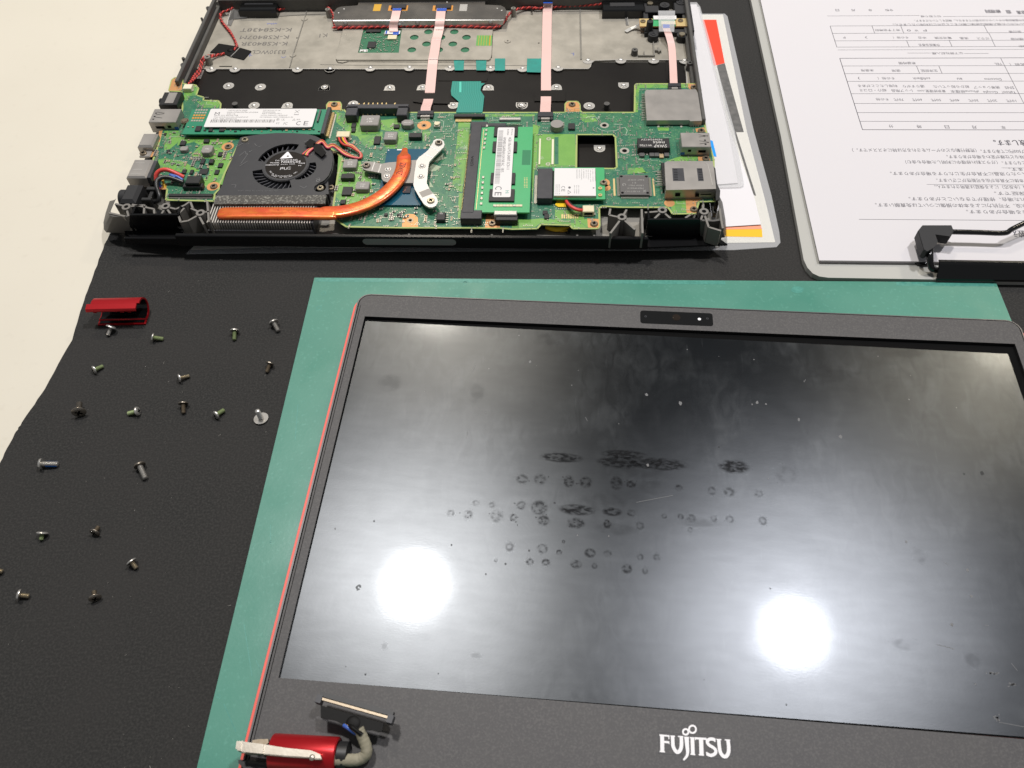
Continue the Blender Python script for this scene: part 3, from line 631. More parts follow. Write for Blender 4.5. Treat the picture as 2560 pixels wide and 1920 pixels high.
# maker's mark: FUJITSU with the double loop over the J
lg = MB(); zl = ZBZ+.06; k = 16
def stroke(P, w, n=5):
    global zl; zl += .006
    Q = [at(k, x, y, zl, F) for x, y in P]; Q = smooth_path([(x, y, 0) for x, y in Q], n) if len(Q) > 2 else [(x, y, 0) for x, y in Q]
    w = w*.84 if not isinstance(w, (list, tuple)) else [q*.84 for q in w]
    W_ = [w]*len(Q) if not isinstance(w, (list, tuple)) else [w[0]+(w[1]-w[0])*i/(len(Q)-1) for i in range(len(Q))]
    vs = []; s_ = Z[k][2]/6.4
    for i, p in enumerate(Q):
        a = Q[max(i-1,0)]; b2 = Q[min(i+1,len(Q)-1)]; dx_, dy_ = b2[0]-a[0], b2[1]-a[1]; l_ = math.hypot(dx_, dy_) or 1; nx, ny = -dy_/l_*W_[i]*s_/2, dx_/l_*W_[i]*s_/2
        vs += [(p[0]-nx, p[1]-ny, zl), (p[0]+nx, p[1]+ny, zl)]
    lg.add(vs, [(2*i,2*i+2,2*i+3,2*i+1) for i in range(len(Q)-1)])
def bar(x0, y0, x1, y1, w): stroke([(x0,y0),(x1,y1)], w)
bar(408,712,412,1030,72); bar(360,722,545,738,30); bar(440,845,540,855,40); bar(530,735,533,795,18); bar(362,1022,460,1030,22); bar(535,835,537,888,12)      # F
stroke([(600,735),(605,850),(612,930),(650,1005),(690,1035),(740,1000),(765,900),(760,740)], 66); bar(560,738,645,742,22); bar(700,745,800,750,22)   # U
stroke([(858,752),(868,900),(878,1030),(860,1110),(800,1180)], [88, 30]); bar(815,757,905,762,18)                     # J
bar(965,765,975,1080,70); bar(918,768,1005,772,22); bar(928,1072,1020,1082,22)                                        # I
bar(1125,780,1135,1085,78); bar(1010,778,1228,792,38); bar(1025,790,1018,815,14); bar(1222,792,1218,830,16); bar(1082,1082,1180,1092,22)    # T
stroke([(1385,815),(1340,795),(1275,800),(1240,850),(1275,905),(1350,950),(1395,1000),(1385,1060),(1310,1095),(1230,1065)], 58); bar(1385,785,1380,850,20); bar(1228,1030,1232,1095,20)   # S
stroke([(1450,800),(1462,930),(1480,1030),(1530,1105),(1590,1110),(1630,1040),(1635,930),(1620,805)], 66); bar(1410,800,1500,806,22); bar(1562,808,1662,814,22)   # U
for cx_, cy_, rx_, ry_ in ((842,662,50,52),(968,614,64,68)):
    stroke([(cx_+rx_*math.cos(t/16*6.2832), cy_+ry_*math.sin(t/16*6.2832)) for t in range(17)], 34, 2)
obj('maker_mark', lg, M['white_print'], lid)
gv = MB(); k = 16
fr = [(335,665),(745,690),(770,570),(870,500),(960,480),(1050,530),(1090,620),(1085,705),(1690,755),(1712,1100),(1560,1160),(900,1120),(830,1215),(760,1200),(790,1085),(350,1060)]
Q = pts(16, fr, zl, F)
for i in range(len(Q)): gv.line(Q[i], Q[(i+1)%len(Q)], .22, ZBZ+.03)
obj('mark_groove', gv, M['black'], lid)
# left bezel groove: double line ending near the hinge
gr = MB(); A = lp(11,[(505,10)])[0]; B_ = lp(11,[(345,740)])[0]
gr.rect(UL+1.1, UL+1.35, VB+6, VT-7, ZBZ+.02)
obj('bezel_seam', gr, M['void'], lid)
# ---- hinge, barrel, cable
def L3(k, x, y, z): a = at(k, x, y, z, F); return Vector((a[0], a[1], z))
c0 = L3(11,505,870,11); c1 = L3(11,1115,905,11)
axd = (c1-c0); axd.z = 0; ln_ = axd.length; RB = 5.8
br = MB().spin([(0,0),(RB*.97,0),(RB,.3),(RB,ln_-.4),(RB-.3,ln_),(RB-1.2,ln_),(RB-1.2,ln_-2),(0,ln_-2)], (c0.x, c0.y, 9.0), axd, 40)
obj('hinge_barrel', br, M['red_anod'], lid, smooth=35)
e1 = c1+axd.normalized()*.2; 
obj('barrel_insert', MB().spin([(0,0),(RB-1.3,0),(RB-1.3,3.2),(RB-2.2,3.6),(0,3.6)], (e1.x, e1.y, 9.0), axd, 24), M['black'], lid, smooth=35)
zt_ = 17.0
arm = pts(11,[(196,872),(203,800),(225,782),(275,790),(440,812),(640,845),(870,868),(915,885),(958,905),(972,950),(905,950),(880,938),(640,925),(430,905),(290,900)],zt_,F)
hb = obj('hinge_bracket', MB().prism(arm, zt_-2.2, zt_-.3).prism([(x+(sum(p[0] for p in arm)/len(arm)-x)*.012, y+(sum(p[1] for p in arm)/len(arm)-y)*.14) for x, y in arm], zt_-.3, zt_), M['hinge_metal'], lid)
q = pts(11,[(262,790),(440,815),(430,900),(262,885)],zt_+.7,F); obj('bracket_block', MB().prism(q, zt_, zt_+.7), M['hinge_metal'], hb)
q = pts(11,[(196,870),(204,800),(232,796),(226,872)],zt_+.5,F); obj('bracket_lug', MB().prism(q, zt_, zt_+.5), M['hinge_metal'], hb)
ft_ = pts(11,[(200,870),(210,800),(270,795),(275,890)],13,F)
obj('bracket_foot', MB().prism(ft_, 8.1, zt_-1.6), M['hinge_metal'], lid)
q = at(11,885,935,zt_,F); q2 = at(11,340,905,zt_,F)
obj('rivet', MB().dome(q[0],q[1],1.0,zt_,.5), M['hinge_metal'], lid, smooth=60)
kn = pts(11,[(330,820),(335,775),(400,765),(480,765),(485,800),(440,828)],14,F)
obj('hinge_knuckle', MB().prism(kn, 9, 14), M['bronze'], lid)
ff = pts(11,[(205,985),(205,955),(300,960),(480,985),(480,1040),(260,1040)],9.5,F)
obj('hinge_foot', MB().prism(ff, 8.02, 9.5), M['black'], lid)
# cable from the barrel up to the plug
cp = smooth_path([L3(11,1095,955,11), L3(11,1160,955,11), L3(11,1250,960,11), L3(11,1330,948,11), L3(11,1385,900,12), L3(11,1382,830,13), L3(11,1355,760,14), L3(11,1330,700,15), L3(11,1315,670,15.5)], 6)
obj('cable_sleeve', MB().tube(cp, 3.3, 14, rs=[2.1-.35*i/len(cp)+.05*math.sin(i*1.7) for i in range(len(cp))]), M['sleeve'], lid, smooth=60)
for xx, mt_, dz in ((0,'wire_yellow',.8),(22,'wire_black',1.4),(-22,'wire_yellow',.2),(8,'black_tape',1.9),(-35,'wire_blue',.5)):
    wp = smooth_path([L3(11,1335+xx*.6,725,14.5+dz), L3(11,1290+xx,690,15+dz), L3(11,1245+xx,658,15.2+dz), L3(11,1215+xx,640,15)], 4)
    obj('cable_wire', MB().tube(wp, .7, 8), M[mt_], lid, smooth=60)
tp = pts(11,[(965,455),(1545,620),(1528,690),(1500,700),(1440,680),(1360,688),(1270,655),(1190,640),(1100,595),(965,568)],15.5,F)
obj('plug_tape', MB().prism(tp, 15.0, 15.5), M['black_tape'], lid)
dome_ = at(11,1262,620,15.5,F); obj('tape_bulge', MB().dome(dome_[0], dome_[1], 2.6, 15.4, .6), M['black_tape'], lid, smooth=80)
pa = L3(11,945,388,16); pb = L3(11,1620,578,16)
d_ = (pb-pa).normalized(); n2 = Vector((-d_.y, d_.x, 0))
def bar3(a, b, w, z0, z1, off=0): 
    return MB().obox((a.x+n2.x*off, a.y+n2.y*off), (b.x+n2.x*off, b.y+n2.y*off), w, z0, z1)
obj('plug_bar', bar3(pa, pb, .8, 15.2, 16.6, 0), M['bronze'], lid)
obj('plug_body', bar3(pa, pb, 1.6, 13.8, 16.3, 1.5), M['black'], lid)
for a, b in ((pa-d_*.6, pa+d_*1.4), (pb-d_*1.4, pb+d_*.6)): obj('plug_clip', bar3(a, b, 2.6, 13.6, 16.9, -.3), M['slot_grey'], lid)
# ================================================================== opened laptop base
lb = empty('opened_laptop', BASE, 'opened laptop without bottom cover showing green motherboard, fan and copper heat pipe', 'laptop')
PZ = 13.5
def bb(k, xl, yn, xr, yf, z):
    a = at(k, xl, yn, z); b = at(k, xr, yf, z); return a[0], b[0], a[1], b[1]
def P(k, L, z): return pts(k, L, z)
# ---- case
v_cut_l = at(1,640,700,17)[1]; v_cut_r = at(5,1540,1000,17)[1]
OUT = rrect(.5, 308.5, -1.5, 213, 5, 5)
uA0 = at(2,690,970,14)[0]; uB0 = at(6,1108,1075,14)[0]
cs_ = MB().prism(rrect(4, 305, 5, 212, 6, 4), 3.0, 5.0).prism(rrect(2.5,306.5,3,213,5,5), 5.0, 6.6).prism([(2,8),(uA0-26,2),(uA0,-1.5),(uB0,-1.5),(uB0+40,1),(307,8),(308.5,208),(303,213),(6,213),(.5,208)], 6.6, 7.6)
obj('bottom_shell', cs_, M['case_black'], lb)
fl_ = MB().prism([(2.2,9),(uA0,9),(uA0,-1),(uB0,-1),(uB0+1,6),(306.8,9),(306.8,211),(2.2,211)], 7.6, 7.9); obj('inner_floor', fl_, M['magnesium_dark'], lb)
wl_ = MB()
wl_.box(0, 2.1, v_cut_l, 212.8, 7.6, 17.2, ch=.4).box(2.1, 4.0, v_cut_l+2, 212, 7.9, 13.0, ch=.3).box(0, 2, 30, v_cut_l, 7.6, 10.5)
wl_.box(306.9, 309, v_cut_r, 212.8, 7.6, 17.2, ch=.4).box(305.3, 306.9, v_cut_r+4, 212, 7.9, 13, ch=.3).box(307.3, 309, 20, v_cut_r, 7.6, 11)
wl_.box(4, 305, 211, 213, 7.6, 17)
obj('side_wall', wl_, M['case'], lb)
pr = MB()
for k, x, y, w in ((1,960,68,2.2),(1,745,505,1.6),(1,905,160,1.2)):
    a = at(k,x,y,16.5); pr.cyl(a[0]+.6, a[1], w*.6, 13, 16.9, 12, hole=w*.25)
obj('wall_peg', pr, M['case'], lb, smooth=40)
uA = at(2,690,970,14)[0]; uB = at(6,1108,1075,14)[0]; fw = MB().box(uA, uB, -2.2, 0, 6.8, 14.0, ch=.35).box(uA-28, uA, -1.2, 0, 6.8, 11.0, ch=.3); obj('front_lip', fw, M['case_black'], lb)
a0, a1, _, _ = bb(4, 500, 1440, 1430, 1385, 10.8); z_lo, z_hi = 8.7, 12.9
sl_ = []; r_ = (z_hi-z_lo)/2
for t in range(9): an = math.radians(90+180*t/8); sl_.append((a0+r_+r_*math.cos(an), (z_lo+z_hi)/2+r_*math.sin(an)))
for t in range(9): an = math.radians(-90+180*t/8); sl_.append((a1-r_+r_*math.cos(an), (z_lo+z_hi)/2+r_*math.sin(an)))
mb = MB(); mb.add([(x, -2.26, z) for x, z in sl_], [tuple(range(len(sl_)))]); obj('front_light_slot', mb, M['led_slot'], lb)
# magnesium floor with its scalloped lip, keyboard sheet below it
lipz = 9.0
lip = P(1,[(760,740),(775,660),(790,612),(850,588),(900,597)],lipz)+P(3,[(0,706),(400,708),(1000,708),(1370,712),(2212,712)],lipz)+P(5,[(280,577),(572,577),(590,560),(598,530),(625,508),(800,503),(1370,503),(1392,518),(1397,700)],lipz)
kb = [(4.1, lip[0][1])] + lip + [(305.2, lip[-1][1])]
MG = [(305.2, lip[-1][1]), (305.2, 210.9), (4.1, 210.9), (4.1, lip[0][1])] + lip
# drop duplicate corner
mgp = [(4.1, 210.9), (4.1, lip[0][1])] + lip + [(305.2, lip[-1][1]), (305.2, 210.9)]
obj('magnesium_floor', MB().prism(mgp, 7.95, lipz), M['magnesium'], lb)
ed = MB()
for i in range(4, len(lip)-1): ed.line((lip[i][0], lip[i][1]+.25), (lip[i+1][0], lip[i+1][1]+.25), .5, lipz+.02)
obj('floor_edge', ed, M['silver'], lb)
obj('keyboard_sheet', MB().box(5, 303.5, 40, lip[8][1]+8, 7.9, 8.25), M['kbd_sheet'], lb)
mb = MB().box(5, 9, lip[1][1]-2, lip[2][1]+1, 8.3, 8.8); obj('sheet_rim', mb, M['silver'], lb)
# rivets: silver tab with a dome
tabm = {}
def tab_mesh(kind):
    m_ = MB()
    if kind == 'round': m_.cyl(0,0,3.3,0,.25,22).cyl(0,0,2.2,.25,.45,20).dome(0,0,1.5,.45,.8)
    elif kind == 'down': m_.prism([(-3.1,2.6),(-3.1,-.2)]+arc(0,-.2,3.1,180,360,10)+[(3.1,2.6)],0,.25).cyl(0,0,2.1,.25,.45,20).dome(0,0,1.5,.45,.8)
    elif kind == 'up': m_.prism([(-3.4,-2.8),(3.4,-2.8)]+arc(0,-.2,3.1,0,180,10),0,.25).cyl(0,0,2.1,.25,.45,20).dome(0,0,1.5,.45,.8)
    elif kind == 'lip': m_.prism(arc(0,0,3.3,180,360,12),-.2,.25).dome(0,.6,1.5,.25,.7)
    elif kind == 'boss': m_.cyl(0,0,1.7,-.3,3.6,16).cyl(0,0,1.7,3.6,3.62,16,hole=.8)
    return m_.mesh('rivet', M['silver'] if kind != 'boss' else M['case'], 45)
for kind, L_ in (('round', ((1,1145,740),(1,1420,750),(1,1365,910),(5,580,885),(5,860,712))), ('up', ((1,1975,752),(3,45,892),(3,715,895),(3,1050,892),(3,1725,893),(3,340,1060),(1,1655,908),(5,305,727))),
                 ('down', ((3,1365,1075),(3,2060,1075),(5,20,882),(6,712,358),(5,868,712))), ('lip', ((1,995,592),(1,1200,594),(1,1740,594),(1,2020,594),(3,100,700),(3,515,694),(3,915,690),(3,1330,690),(3,1745,692),(3,2075,700),(5,320,565),(5,845,503),(5,1120,503),(5,1380,506),(5,570,505)))):
    tabm[kind] = tab_mesh(kind)
    for k, x, y in L_:
        if (k,x,y) == (5,860,712): continue
        z = lipz if kind == 'lip' else 8.25; a = at(k,x,y,z+.4); o = obj('rivet', tabm[kind], None, lb); o.location = (a[0]*MM, a[1]*MM, z*MM)
for k, x, y in ((1,1198,892),(5,728,865)):
    a = at(k,x,y,12); o = obj('boss', tab_mesh('boss'), None, lb); o.location = (a[0]*MM, a[1]*MM, 8.25*MM)
# bosses and ribs of the floor
def boss(k, x, y, r, h, mt_='magnesium_dark', z0=9.0, hole=.45):
    a = at(k,x,y,z0+h); o = obj('boss', MB().cyl(a[0],a[1],r*1.12,z0,z0+h,18,r1=r,cap=False).cyl(a[0],a[1],r,z0+h-.8,z0+h,18,hole=r*hole).cyl(a[0],a[1],r*hole*1.02,z0+.5,z0+h-.8,12), M[mt_], lb, smooth=40)
for a in ((1,1025,52,1.8,4.5),(1,1035,5,2.2,3),(1,960,490,1.9,5),(1,2000,78,1.5,5.5),(3,235,10,1.8,5),(3,1980,82,1.5,5.5),(1,1095,105,1.3,2)): boss(*a)
boss(1,755,555,1.9,5.0,'case'); boss(5,1425,522,1.8,5.0,'case'); boss(5,962,415,1.9,3.5,'case',hole=.3)
for k, x, y in ((1,1800,163),(1,1700,474),(3,1922,418)): boss(k,x,y,1.9,.5,'magnesium',hole=.35)
def rib(k, L_, w=.7, h=.45):
    rb = MB()
    q = P(k, L_, 9.0+h)
    for i in range(len(q)-1): rb.obox(q[i], q[i+1], w, 8.98, 9.0+h)
    obj('floor_rib', rb, M['magnesium_dark'], lb)
rib(1,[(1850,-10),(1800,160),(1700,474),(1672,580)],.5,.6); rib(1,[(1320,152),(1500,147),(1700,130),(1990,118)],.5,.3); rib(5,[(503,62),(512,495)],.9,.5); rib(5,[(285,95),(650,90),(690,95),(1040,92)],.4,.3)
rib(5,[(990,462),(1125,462),(1118,350)],.7,1.2); rib(5,[(1040,425),(1040,455)],.5,1); rib(5,[(1130,415),(1185,420)],1.2,1.6); rib(5,[(1160,395),(1165,430)],1.0,1.8); rib(5,[(1395,350),(1420,480)],.7,1); rib(3,[(2165,90),(2170,130)],.7,1.2); rib(5,[(98,70),(100,110)],.7,1.2)
rib(3,[(0,660),(500,668),(1100,672),(2212,668)],.35,.15)
ft_ = MB()
for x, y, w_, s_ in ((1468,258,440,'K-KS8438T'),(1455,322,420,'K-KS8407M'),(1452,378,400,'K-KS8403R'),(1490,450,290,'B330WCL')):
    a = at(1,x,y,9.05); ww = w_/ppmm(1,x,y,9); ft_.text(s_, a[0], a[1], 9.06, w=ww, h=4.0, a=math.pi)
a = at(1,1965,305,9.05); ft_.text('K1', a[0], a[1], 9.06, w=5, h=4, a=math.pi+.1)
obj('stamped_text', ft_, mat('stamp', (.13,.12,.11), .6), lb)
hw = MB(); a = at(1,1520,205,9.05)
sq = [(-3.4,.8),(-2.6,-.8),(-2.2,.9),(-1.2,-.3),(-.6,.8),(0,-.9),(.8,.9),(1.2,-.6),(2.2,.9),(2.8,-.5),(3.4,.6)]
for i in range(len(sq)-1): hw.line((a[0]+sq[i][0],a[1]+sq[i][1]),(a[0]+sq[i+1][0],a[1]+sq[i+1][1]),.35,9.07)
for k, L_ in ((1,[(1310,470),(1350,480)]),(1,[(1335,460),(1325,490)]),(1,[(1600,490),(1620,500),(1640,488)]),(5,[(430,445),(455,455)]),(5,[(450,440),(447,465)])):
    q = P(k, L_, 9.05)
    for i in range(len(q)-1): hw.line(q[i], q[i+1], .35, 9.07)
obj('pen_mark', hw, mat('pen', (.14,.17,.42), .6), lb)
dt = MB()
for k, x, y in ((1,1735,322),(5,157,355),(3,1922,418)): a = at(k,x,y,9.5); dt.flat(circ(a[0],a[1],.55,10), 9.0+(.52 if k==3 else .03))
a = P(1,[(1065,574),(1175,574)],9); dt.obox(a[0], a[1], .9, 9.01, 9.03); obj('floor_hole', dt, M['void'], lb)
# ---- touch pad plate
TPZ = 10.0
plate = P(3,[(238,288),(1772,288),(1765,360),(1757,560),(1745,600),(1725,612),(178,612),(162,600),(165,580)],TPZ)
hl = [P(3,[(445,296),(838,296),(806,540),(388,540)],TPZ), P(3,[(1608,362),(1764,362),(1758,468),(1596,468)],TPZ)]
cc = [(965,382),(1110,325),(1375,325),(1500,382),(1090,450),(1360,450),(940,510),(1485,510),(1240,382),(1215,510)]
for x, y in cc: a = at(3,x,y,TPZ); hl.append(circ(a[0],a[1],2.75,20))
obj('touchpad_plate', MB().prism(plate, 9.0, TPZ, holes=hl[:1]+hl[2:]), M['magnesium'], lb)
q = P(3,[(1608,362),(1764,362),(1758,468),(1596,468)],TPZ+.04); 
ln_ = MB(); ln_.flat(q, TPZ+.03); win = obj('touchpad_window', ln_, M['pour_pale'], lb)
ln_ = MB()
for i in range(5): t = .15+.17*i; ln_.line((q[3][0]*(1-t)+q[2][0]*t, q[3][1]+.2), (q[0][0]*(1-t)+q[1][0]*t, q[0][1]-.2), .25, TPZ+.05)
ln_.line((q[2][0]-1.3,q[2][1]+.2),(q[1][0]-1.3,q[1][1]-.2),.7,TPZ+.05); obj('window_trace', ln_, M['kapton'], win)
ton = P(3,[(165,612),(1000,612),(1745,612),(1700,630),(1100,632),(280,628),(230,640),(190,636)],9.4); obj('plate_tongue', MB().prism(ton, 9.0, 9.4), M['magnesium'], lb)
tl2 = MB(); q = P(3,[(238,288),(165,595),(185,613),(1725,613),(1757,590),(1772,288)],9.06)
for i in range(5): tl2.line(q[i], q[i+1], .35, 9.06)
q = P(3,[(165,615),(185,640),(235,643),(290,628)],9.45)
for i in range(3): tl2.line(q[i], q[i+1], .3, 9.07)
obj('plate_gap', tl2, M['void'], lb)
u0,u1,v0_,v1 = bb(3,150,620,1790,270,9.1)
tpb = obj('touchpad_board', MB().box(u0+3,u1-3,v0_+2,v1-1,9.02,9.3), M['pad_green'], lb)
tc_ = MB(); td = MB(); rr = random.Random(3)
for _ in range(150):
    x, y = rr.uniform(400,810), rr.uniform(330,530)
    if 470<x<590 and 415<y<495: continue
    a = at(3,x+ (320-y)*.1,y,9.7); s_ = rr.choice([.3,.35,.5]); tc_.box(a[0]-s_*.8,a[0]+s_*.8,a[1]-s_*.5,a[1]+s_*.5,9.3,9.75)
o = obj('solder_part', tc_, M['tin'], tpb, kind='stuff')
u0,u1,v0_,v1 = bb(3,480,488,578,425,10); obj('controller_chip', MB().box(u0,u1,v0_,v1,9.3,10.1,ch=.1), M['chip'], tpb)
u0,u1,v0_,v1 = bb(3,470,330,625,305,10); obj('flat_connector', MB().box(u0,u1,v0_,v1,9.3,10.3), M['chip'], tpb)
u0,u1,v0_,v1 = bb(3,690,403,790,362,10); obj('flat_connector', MB().box(u0,u1,v0_,v1,9.3,10.3), M['ivory'], tpb)
u0,u1,v0_,v1 = bb(3,405,528,490,505,9.5); obj('barcode_label', MB().box(u0,u1,v0_,v1,9.3,9.36), M['label_white'], tpb)
u0,u1,v0_,v1 = bb(3,660,345,825,312,10.4); obj('blue_tab', MB().box(u0+.5,u0+1.5,v0_,v1,10.3,10.35).box(u1-4.5,u1-.8,v0_-1.2,v1-.6,10.36,10.42), M['blue_tab'], lb)
obj('cable_stiffener', MB().box(u0,u1,v0_-.2,v1,10.2,10.29), M['label_white'], lb)
# ---- metal bracket over the pad
bt = P(3,[(135,200),(150,110),(175,82),(215,68),(385,55),(405,5),(420,-60),(1695,-60),(1690,48),(1850,55),(1890,75),(1912,115),(1888,198)],15.0)
br_ = empty_mesh = obj('pad_bracket', MB().prism(bt, 14.3, 15.0), M['bracket_steel'], lb)
q = P(3,[(135,200),(1888,198)],15.0); vfl = (q[0][1]+q[1][1])/2
fg = MB(); x0,x1 = q[0][0], q[1][0]
fg.add([(x0,vfl-.0,15.0),(x1,vfl,15.0),(x1,vfl-.7,14.6),(x0,vfl-.7,14.6),(x1-1,vfl-.9,11.6),(x0+1,vfl-.9,11.6),(x1-4,vfl-.9,10.4),(x0+4,vfl-.9,10.4)], [(0,3,2,1),(3,5,4,2),(5,7,6,4)])
obj('bracket_flange', fg, M['aluminium'], lb)
gsk = MB().box(x0+2,x1-2,vfl-1.5,vfl+8,9.05,10.4); obj('bracket_gasket', gsk, M['black_matte'], lb)
for x in (265,1000,1745): a = at(3,x,228,13); o = obj('bracket_rivet', MB().spin([(0,1),(.8,.8),(1.3,.2),(1.5,0)],(a[0],vfl-.8,13),(0,-1,0),14), M['steel'], lb, smooth=50)
for k,x,y,yn in ((0,0,0,0),):
    for xl,xr in ((540,632),(1425,1512)):
        u0,u1,v0_,v1 = bb(3,xl,112,xr,42,15.1); obj('kapton_window', MB().box(u0,u1,v0_,v1,15.0,15.06), M['kapton'] if xl<1000 else M['silver'], lb)
    for xl,xr in ((695,905),(1150,1365)):
        u0,u1,v0_,v1 = bb(3,xl,110,xr,55,15.1); obj('kapton_window', MB().box(u0,u1,v0_,v1,15.0,15.08), M['copper_orange'], lb)
        u0,u1,v0_,v1 = bb(3,xl+30,80,xr-20,38,16.4); c_ = obj('flat_connector', MB().box(u0,u1,v0_,v1,15.08,16.4,ch=.3), M['fpc_grey'], lb)
for x, y in ((190,130),(245,90),(1815,85),(1860,105),(1300,20)): a = at(3,x,y,15.05); mb = MB().dome(a[0],a[1],.6,15,.25,10); obj('weld_dimple', mb, M['silver'], lb, smooth=60)
# ---- ribbon cables
def T3(k, x, y, z): a = at(k,x,y,z); return (a[0], a[1], z)
def rcable(L_, w_, n=4, tabs=()):
    pth = smooth_path([T3(*p) for p in L_], n); return obj('ribbon_cable', MB().ribbon(pth, w_, .15, wdir=(1,0,0)), M['pink_cable'], lb)
rcable([(3,790,85,16),(3,785,110,16),(3,775,160,15.8),(3,762,215,14.8),(3,752,250,13),(3,752,290,11.2),(3,755,325,10.6)], 5.5)
rcable([(3,1243,85,16),(3,1240,110,16),(3,1232,190,15.7),(3,1225,240,14.3),(3,1220,290,12.3),(3,1200,380,11),(3,1190,410,11.1),(3,1175,520,10.7),(3,1160,600,10.4),(3,1155,650,9.8),(3,1150,690,9.5),(3,1125,950,8.6)], 5.9)
rcable([(3,1125,952,8.6),(3,1115,1000,8.7),(3,1100,1060,9.5),(3,1085,1100,12.5),(3,1080,1150,14.4)], 5.7)
rcable([(5,240,-20,14),(5,237,15,13.8),(5,233,60,11.5),(5,228,130,9.8),(5,222,450,9.6),(5,218,580,9.2),(5,218,755,8.6)], 5.9)
rcable([(5,218,755,8.6),(5,217,845,9.2),(5,214,890,12),(5,212,940,14.4)], 6.0)
rcable([(5,1225,215,15),(5,1228,245,14.8),(5,1245,290,14),(5,1265,360,11.5),(5,1275,430,10),(5,1280,520,9.6),(5,1284,600,10),(5,1286,650,12.5),(5,1288,700,14.6)], 4.4)
for k,x0_,y_,x1_,z in ((3,1185,218,1275,15.0),(3,1180,298,1262,12.5),(3,1150,408,1245,11.3),(3,1112,605,1210,10.7),(3,708,245,828,13.3)):
    a = at(k,x0_+3,y_,z); b_ = at(k,x1_-3,y_,z); obj('fold_highlight', MB().line(a, b_, .4, z+.02), M['label_white'], lb)  # white strip paints the highlight along each ribbon crease
for k,x0_,yn,x1_,yf,z in ((3,742,108,835,84,16.25),(3,1195,112,1298,84,16.25),(5,195,28,272,8,14.2),(5,1200,234,1252,204,15.2)):
    u0,u1,v0_,v1 = bb(k,x0_,yn,x1_,yf,z); obj('blue_tab', MB().box(u0,u1,v0_,v1,z,z+.06), M['blue_tab'], lb)
# black insulation over the ribbons
for k, L_, z in ((3,[(960,952),(1330,952),(1330,1062),(1060,1056),(950,1040)],8.95),(5,[(120,757),(385,757),(380,848),(120,846)],8.95),(3,[(1210,720),(1740,722),(1710,830),(1200,826)],8.5),(5,[(1218,512),(1248,512),(1240,690),(1225,660)],8.5)):
    obj('black_tape', MB().prism(P(k, L_, z), z-.08, z), M['kbd_sheet'], lb)
for k, L_ in ((3,[(1368,600),(1476,600),(1470,720),(1380,720)]),(3,[(1596,598),(1706,598),(1700,720),(1602,720)]),(3,[(1792,598),(1896,598),(1894,722),(1790,722)]),(5,[(60,490),(182,490),(176,607),(56,603)])):
    q = P(k, L_, 9.5); t_ = obj('green_tape', MB().prism(q, 9.42, 9.5), M['teal_tape'], lb)
q = P(3,[(1355,832),(1650,832),(1648,850),(1690,852),(1655,880),(1642,925),(1682,985),(1665,1152),(1395,1152),(1420,1040),(1345,975),(1340,930)],9.2)
tf = obj('keyboard_flex', MB().prism(q, 9.1, 9.2), M['teal_flex'], lb)
fx = MB()
for i in range(13):
    t = i/12; A_ = at(3,1365+270*t,836,9.25); B_ = at(3,1350+290*t,950,9.25); C_ = at(3,1435+225*t,1050,9.25); D_ = at(3,1405+255*t,1148,9.25)
    for a, b in ((A_,B_),(B_,C_),(C_,D_)): fx.line(a, b, .22, 9.24)
obj('flex_trace', fx, M['teal_line'], tf)
obj('flex_highlight', MB().line(at(3,1437,838,9.25),at(3,1437,945,9.25),1.2,9.27), mat('mint', (.10,.55,.42), .3), tf)
u0,u1,v0_,v1 = bb(3,1395,1158,1665,1140,13.6); obj('flex_end', MB().box(u0,u1,v0_,v1+.5,9.3,14.0), M['teal_flex'], tf)
# ---- wires
def twist(L_, r=.42, off=.42, pitch=3.2, mats=('wire_red','wire_black'), n=5):
    pth = [Vector(p) for p in smooth_path([T3(*p) for p in L_], n)]
    # resample
    out = [pth[0]]
    for p in pth[1:]:
        while (p-out[-1]).length > .55: out.append(out[-1]+(p-out[-1]).normalized()*.5)
    for j, mt_ in enumerate(mats):
        W_ = []; s_ = 0
        for i, p in enumerate(out):
            t = (out[min(i+1,len(out)-1)]-out[max(i-1,0)]).normalized(); a = t.cross(Vector((0,0,1))).normalized(); b = a.cross(t)
            an = 2*math.pi*(i*.5/pitch + j/len(mats)); W_.append(p+a*off*math.cos(an)+b*off*math.sin(an))
        obj('wire', MB().tube(W_, r, 6), M[mt_], lb, smooth=70)
DR = 'wire_dark_red'; dm(DR, (.16,.012,.012), .4)
twist([(1,1215,48,12),(1,1150,85,12),(1,1085,110,11.5),(1,1070,140,11),(1,1095,195,10),(1,1150,260,10),(1,1190,330,10),(1,1212,400,10),(1,1190,430,10)], mats=('wire_red',DR))
twist([(1,1085,125,12),(1,1072,160,11),(1,1110,220,10),(1,1165,290,10),(1,1200,350,10),(1,1222,405,10)], mats=('wire_red',DR))
twist([(1,1110,462,10),(1,1040,475,10.5),(1,975,480,12),(1,925,500,12.5),(1,905,540,11),(1,890,600,10.5),(1,850,650,11),(1,815,710,14.5),(1,790,735,15)], mats=('wire_red',DR))
twist([(1,1105,465,10),(1,1030,482,10.5),(1,940,512,12.2),(1,912,570,11),(1,895,630,10.5),(1,850,680,12),(1,800,725,15)], mats=('wire_red',DR))
twist([(1,1295,95,11),(1,1420,103,10.5),(1,1530,100,10.5),(1,1640,68,11),(1,1750,48,11),(1,1900,45,11),(1,1990,55,12),(1,2035,100,12),(1,2055,160,12),(3,130,180,10.5),(3,150,270,10.2)], mats=('wire_red',DR))
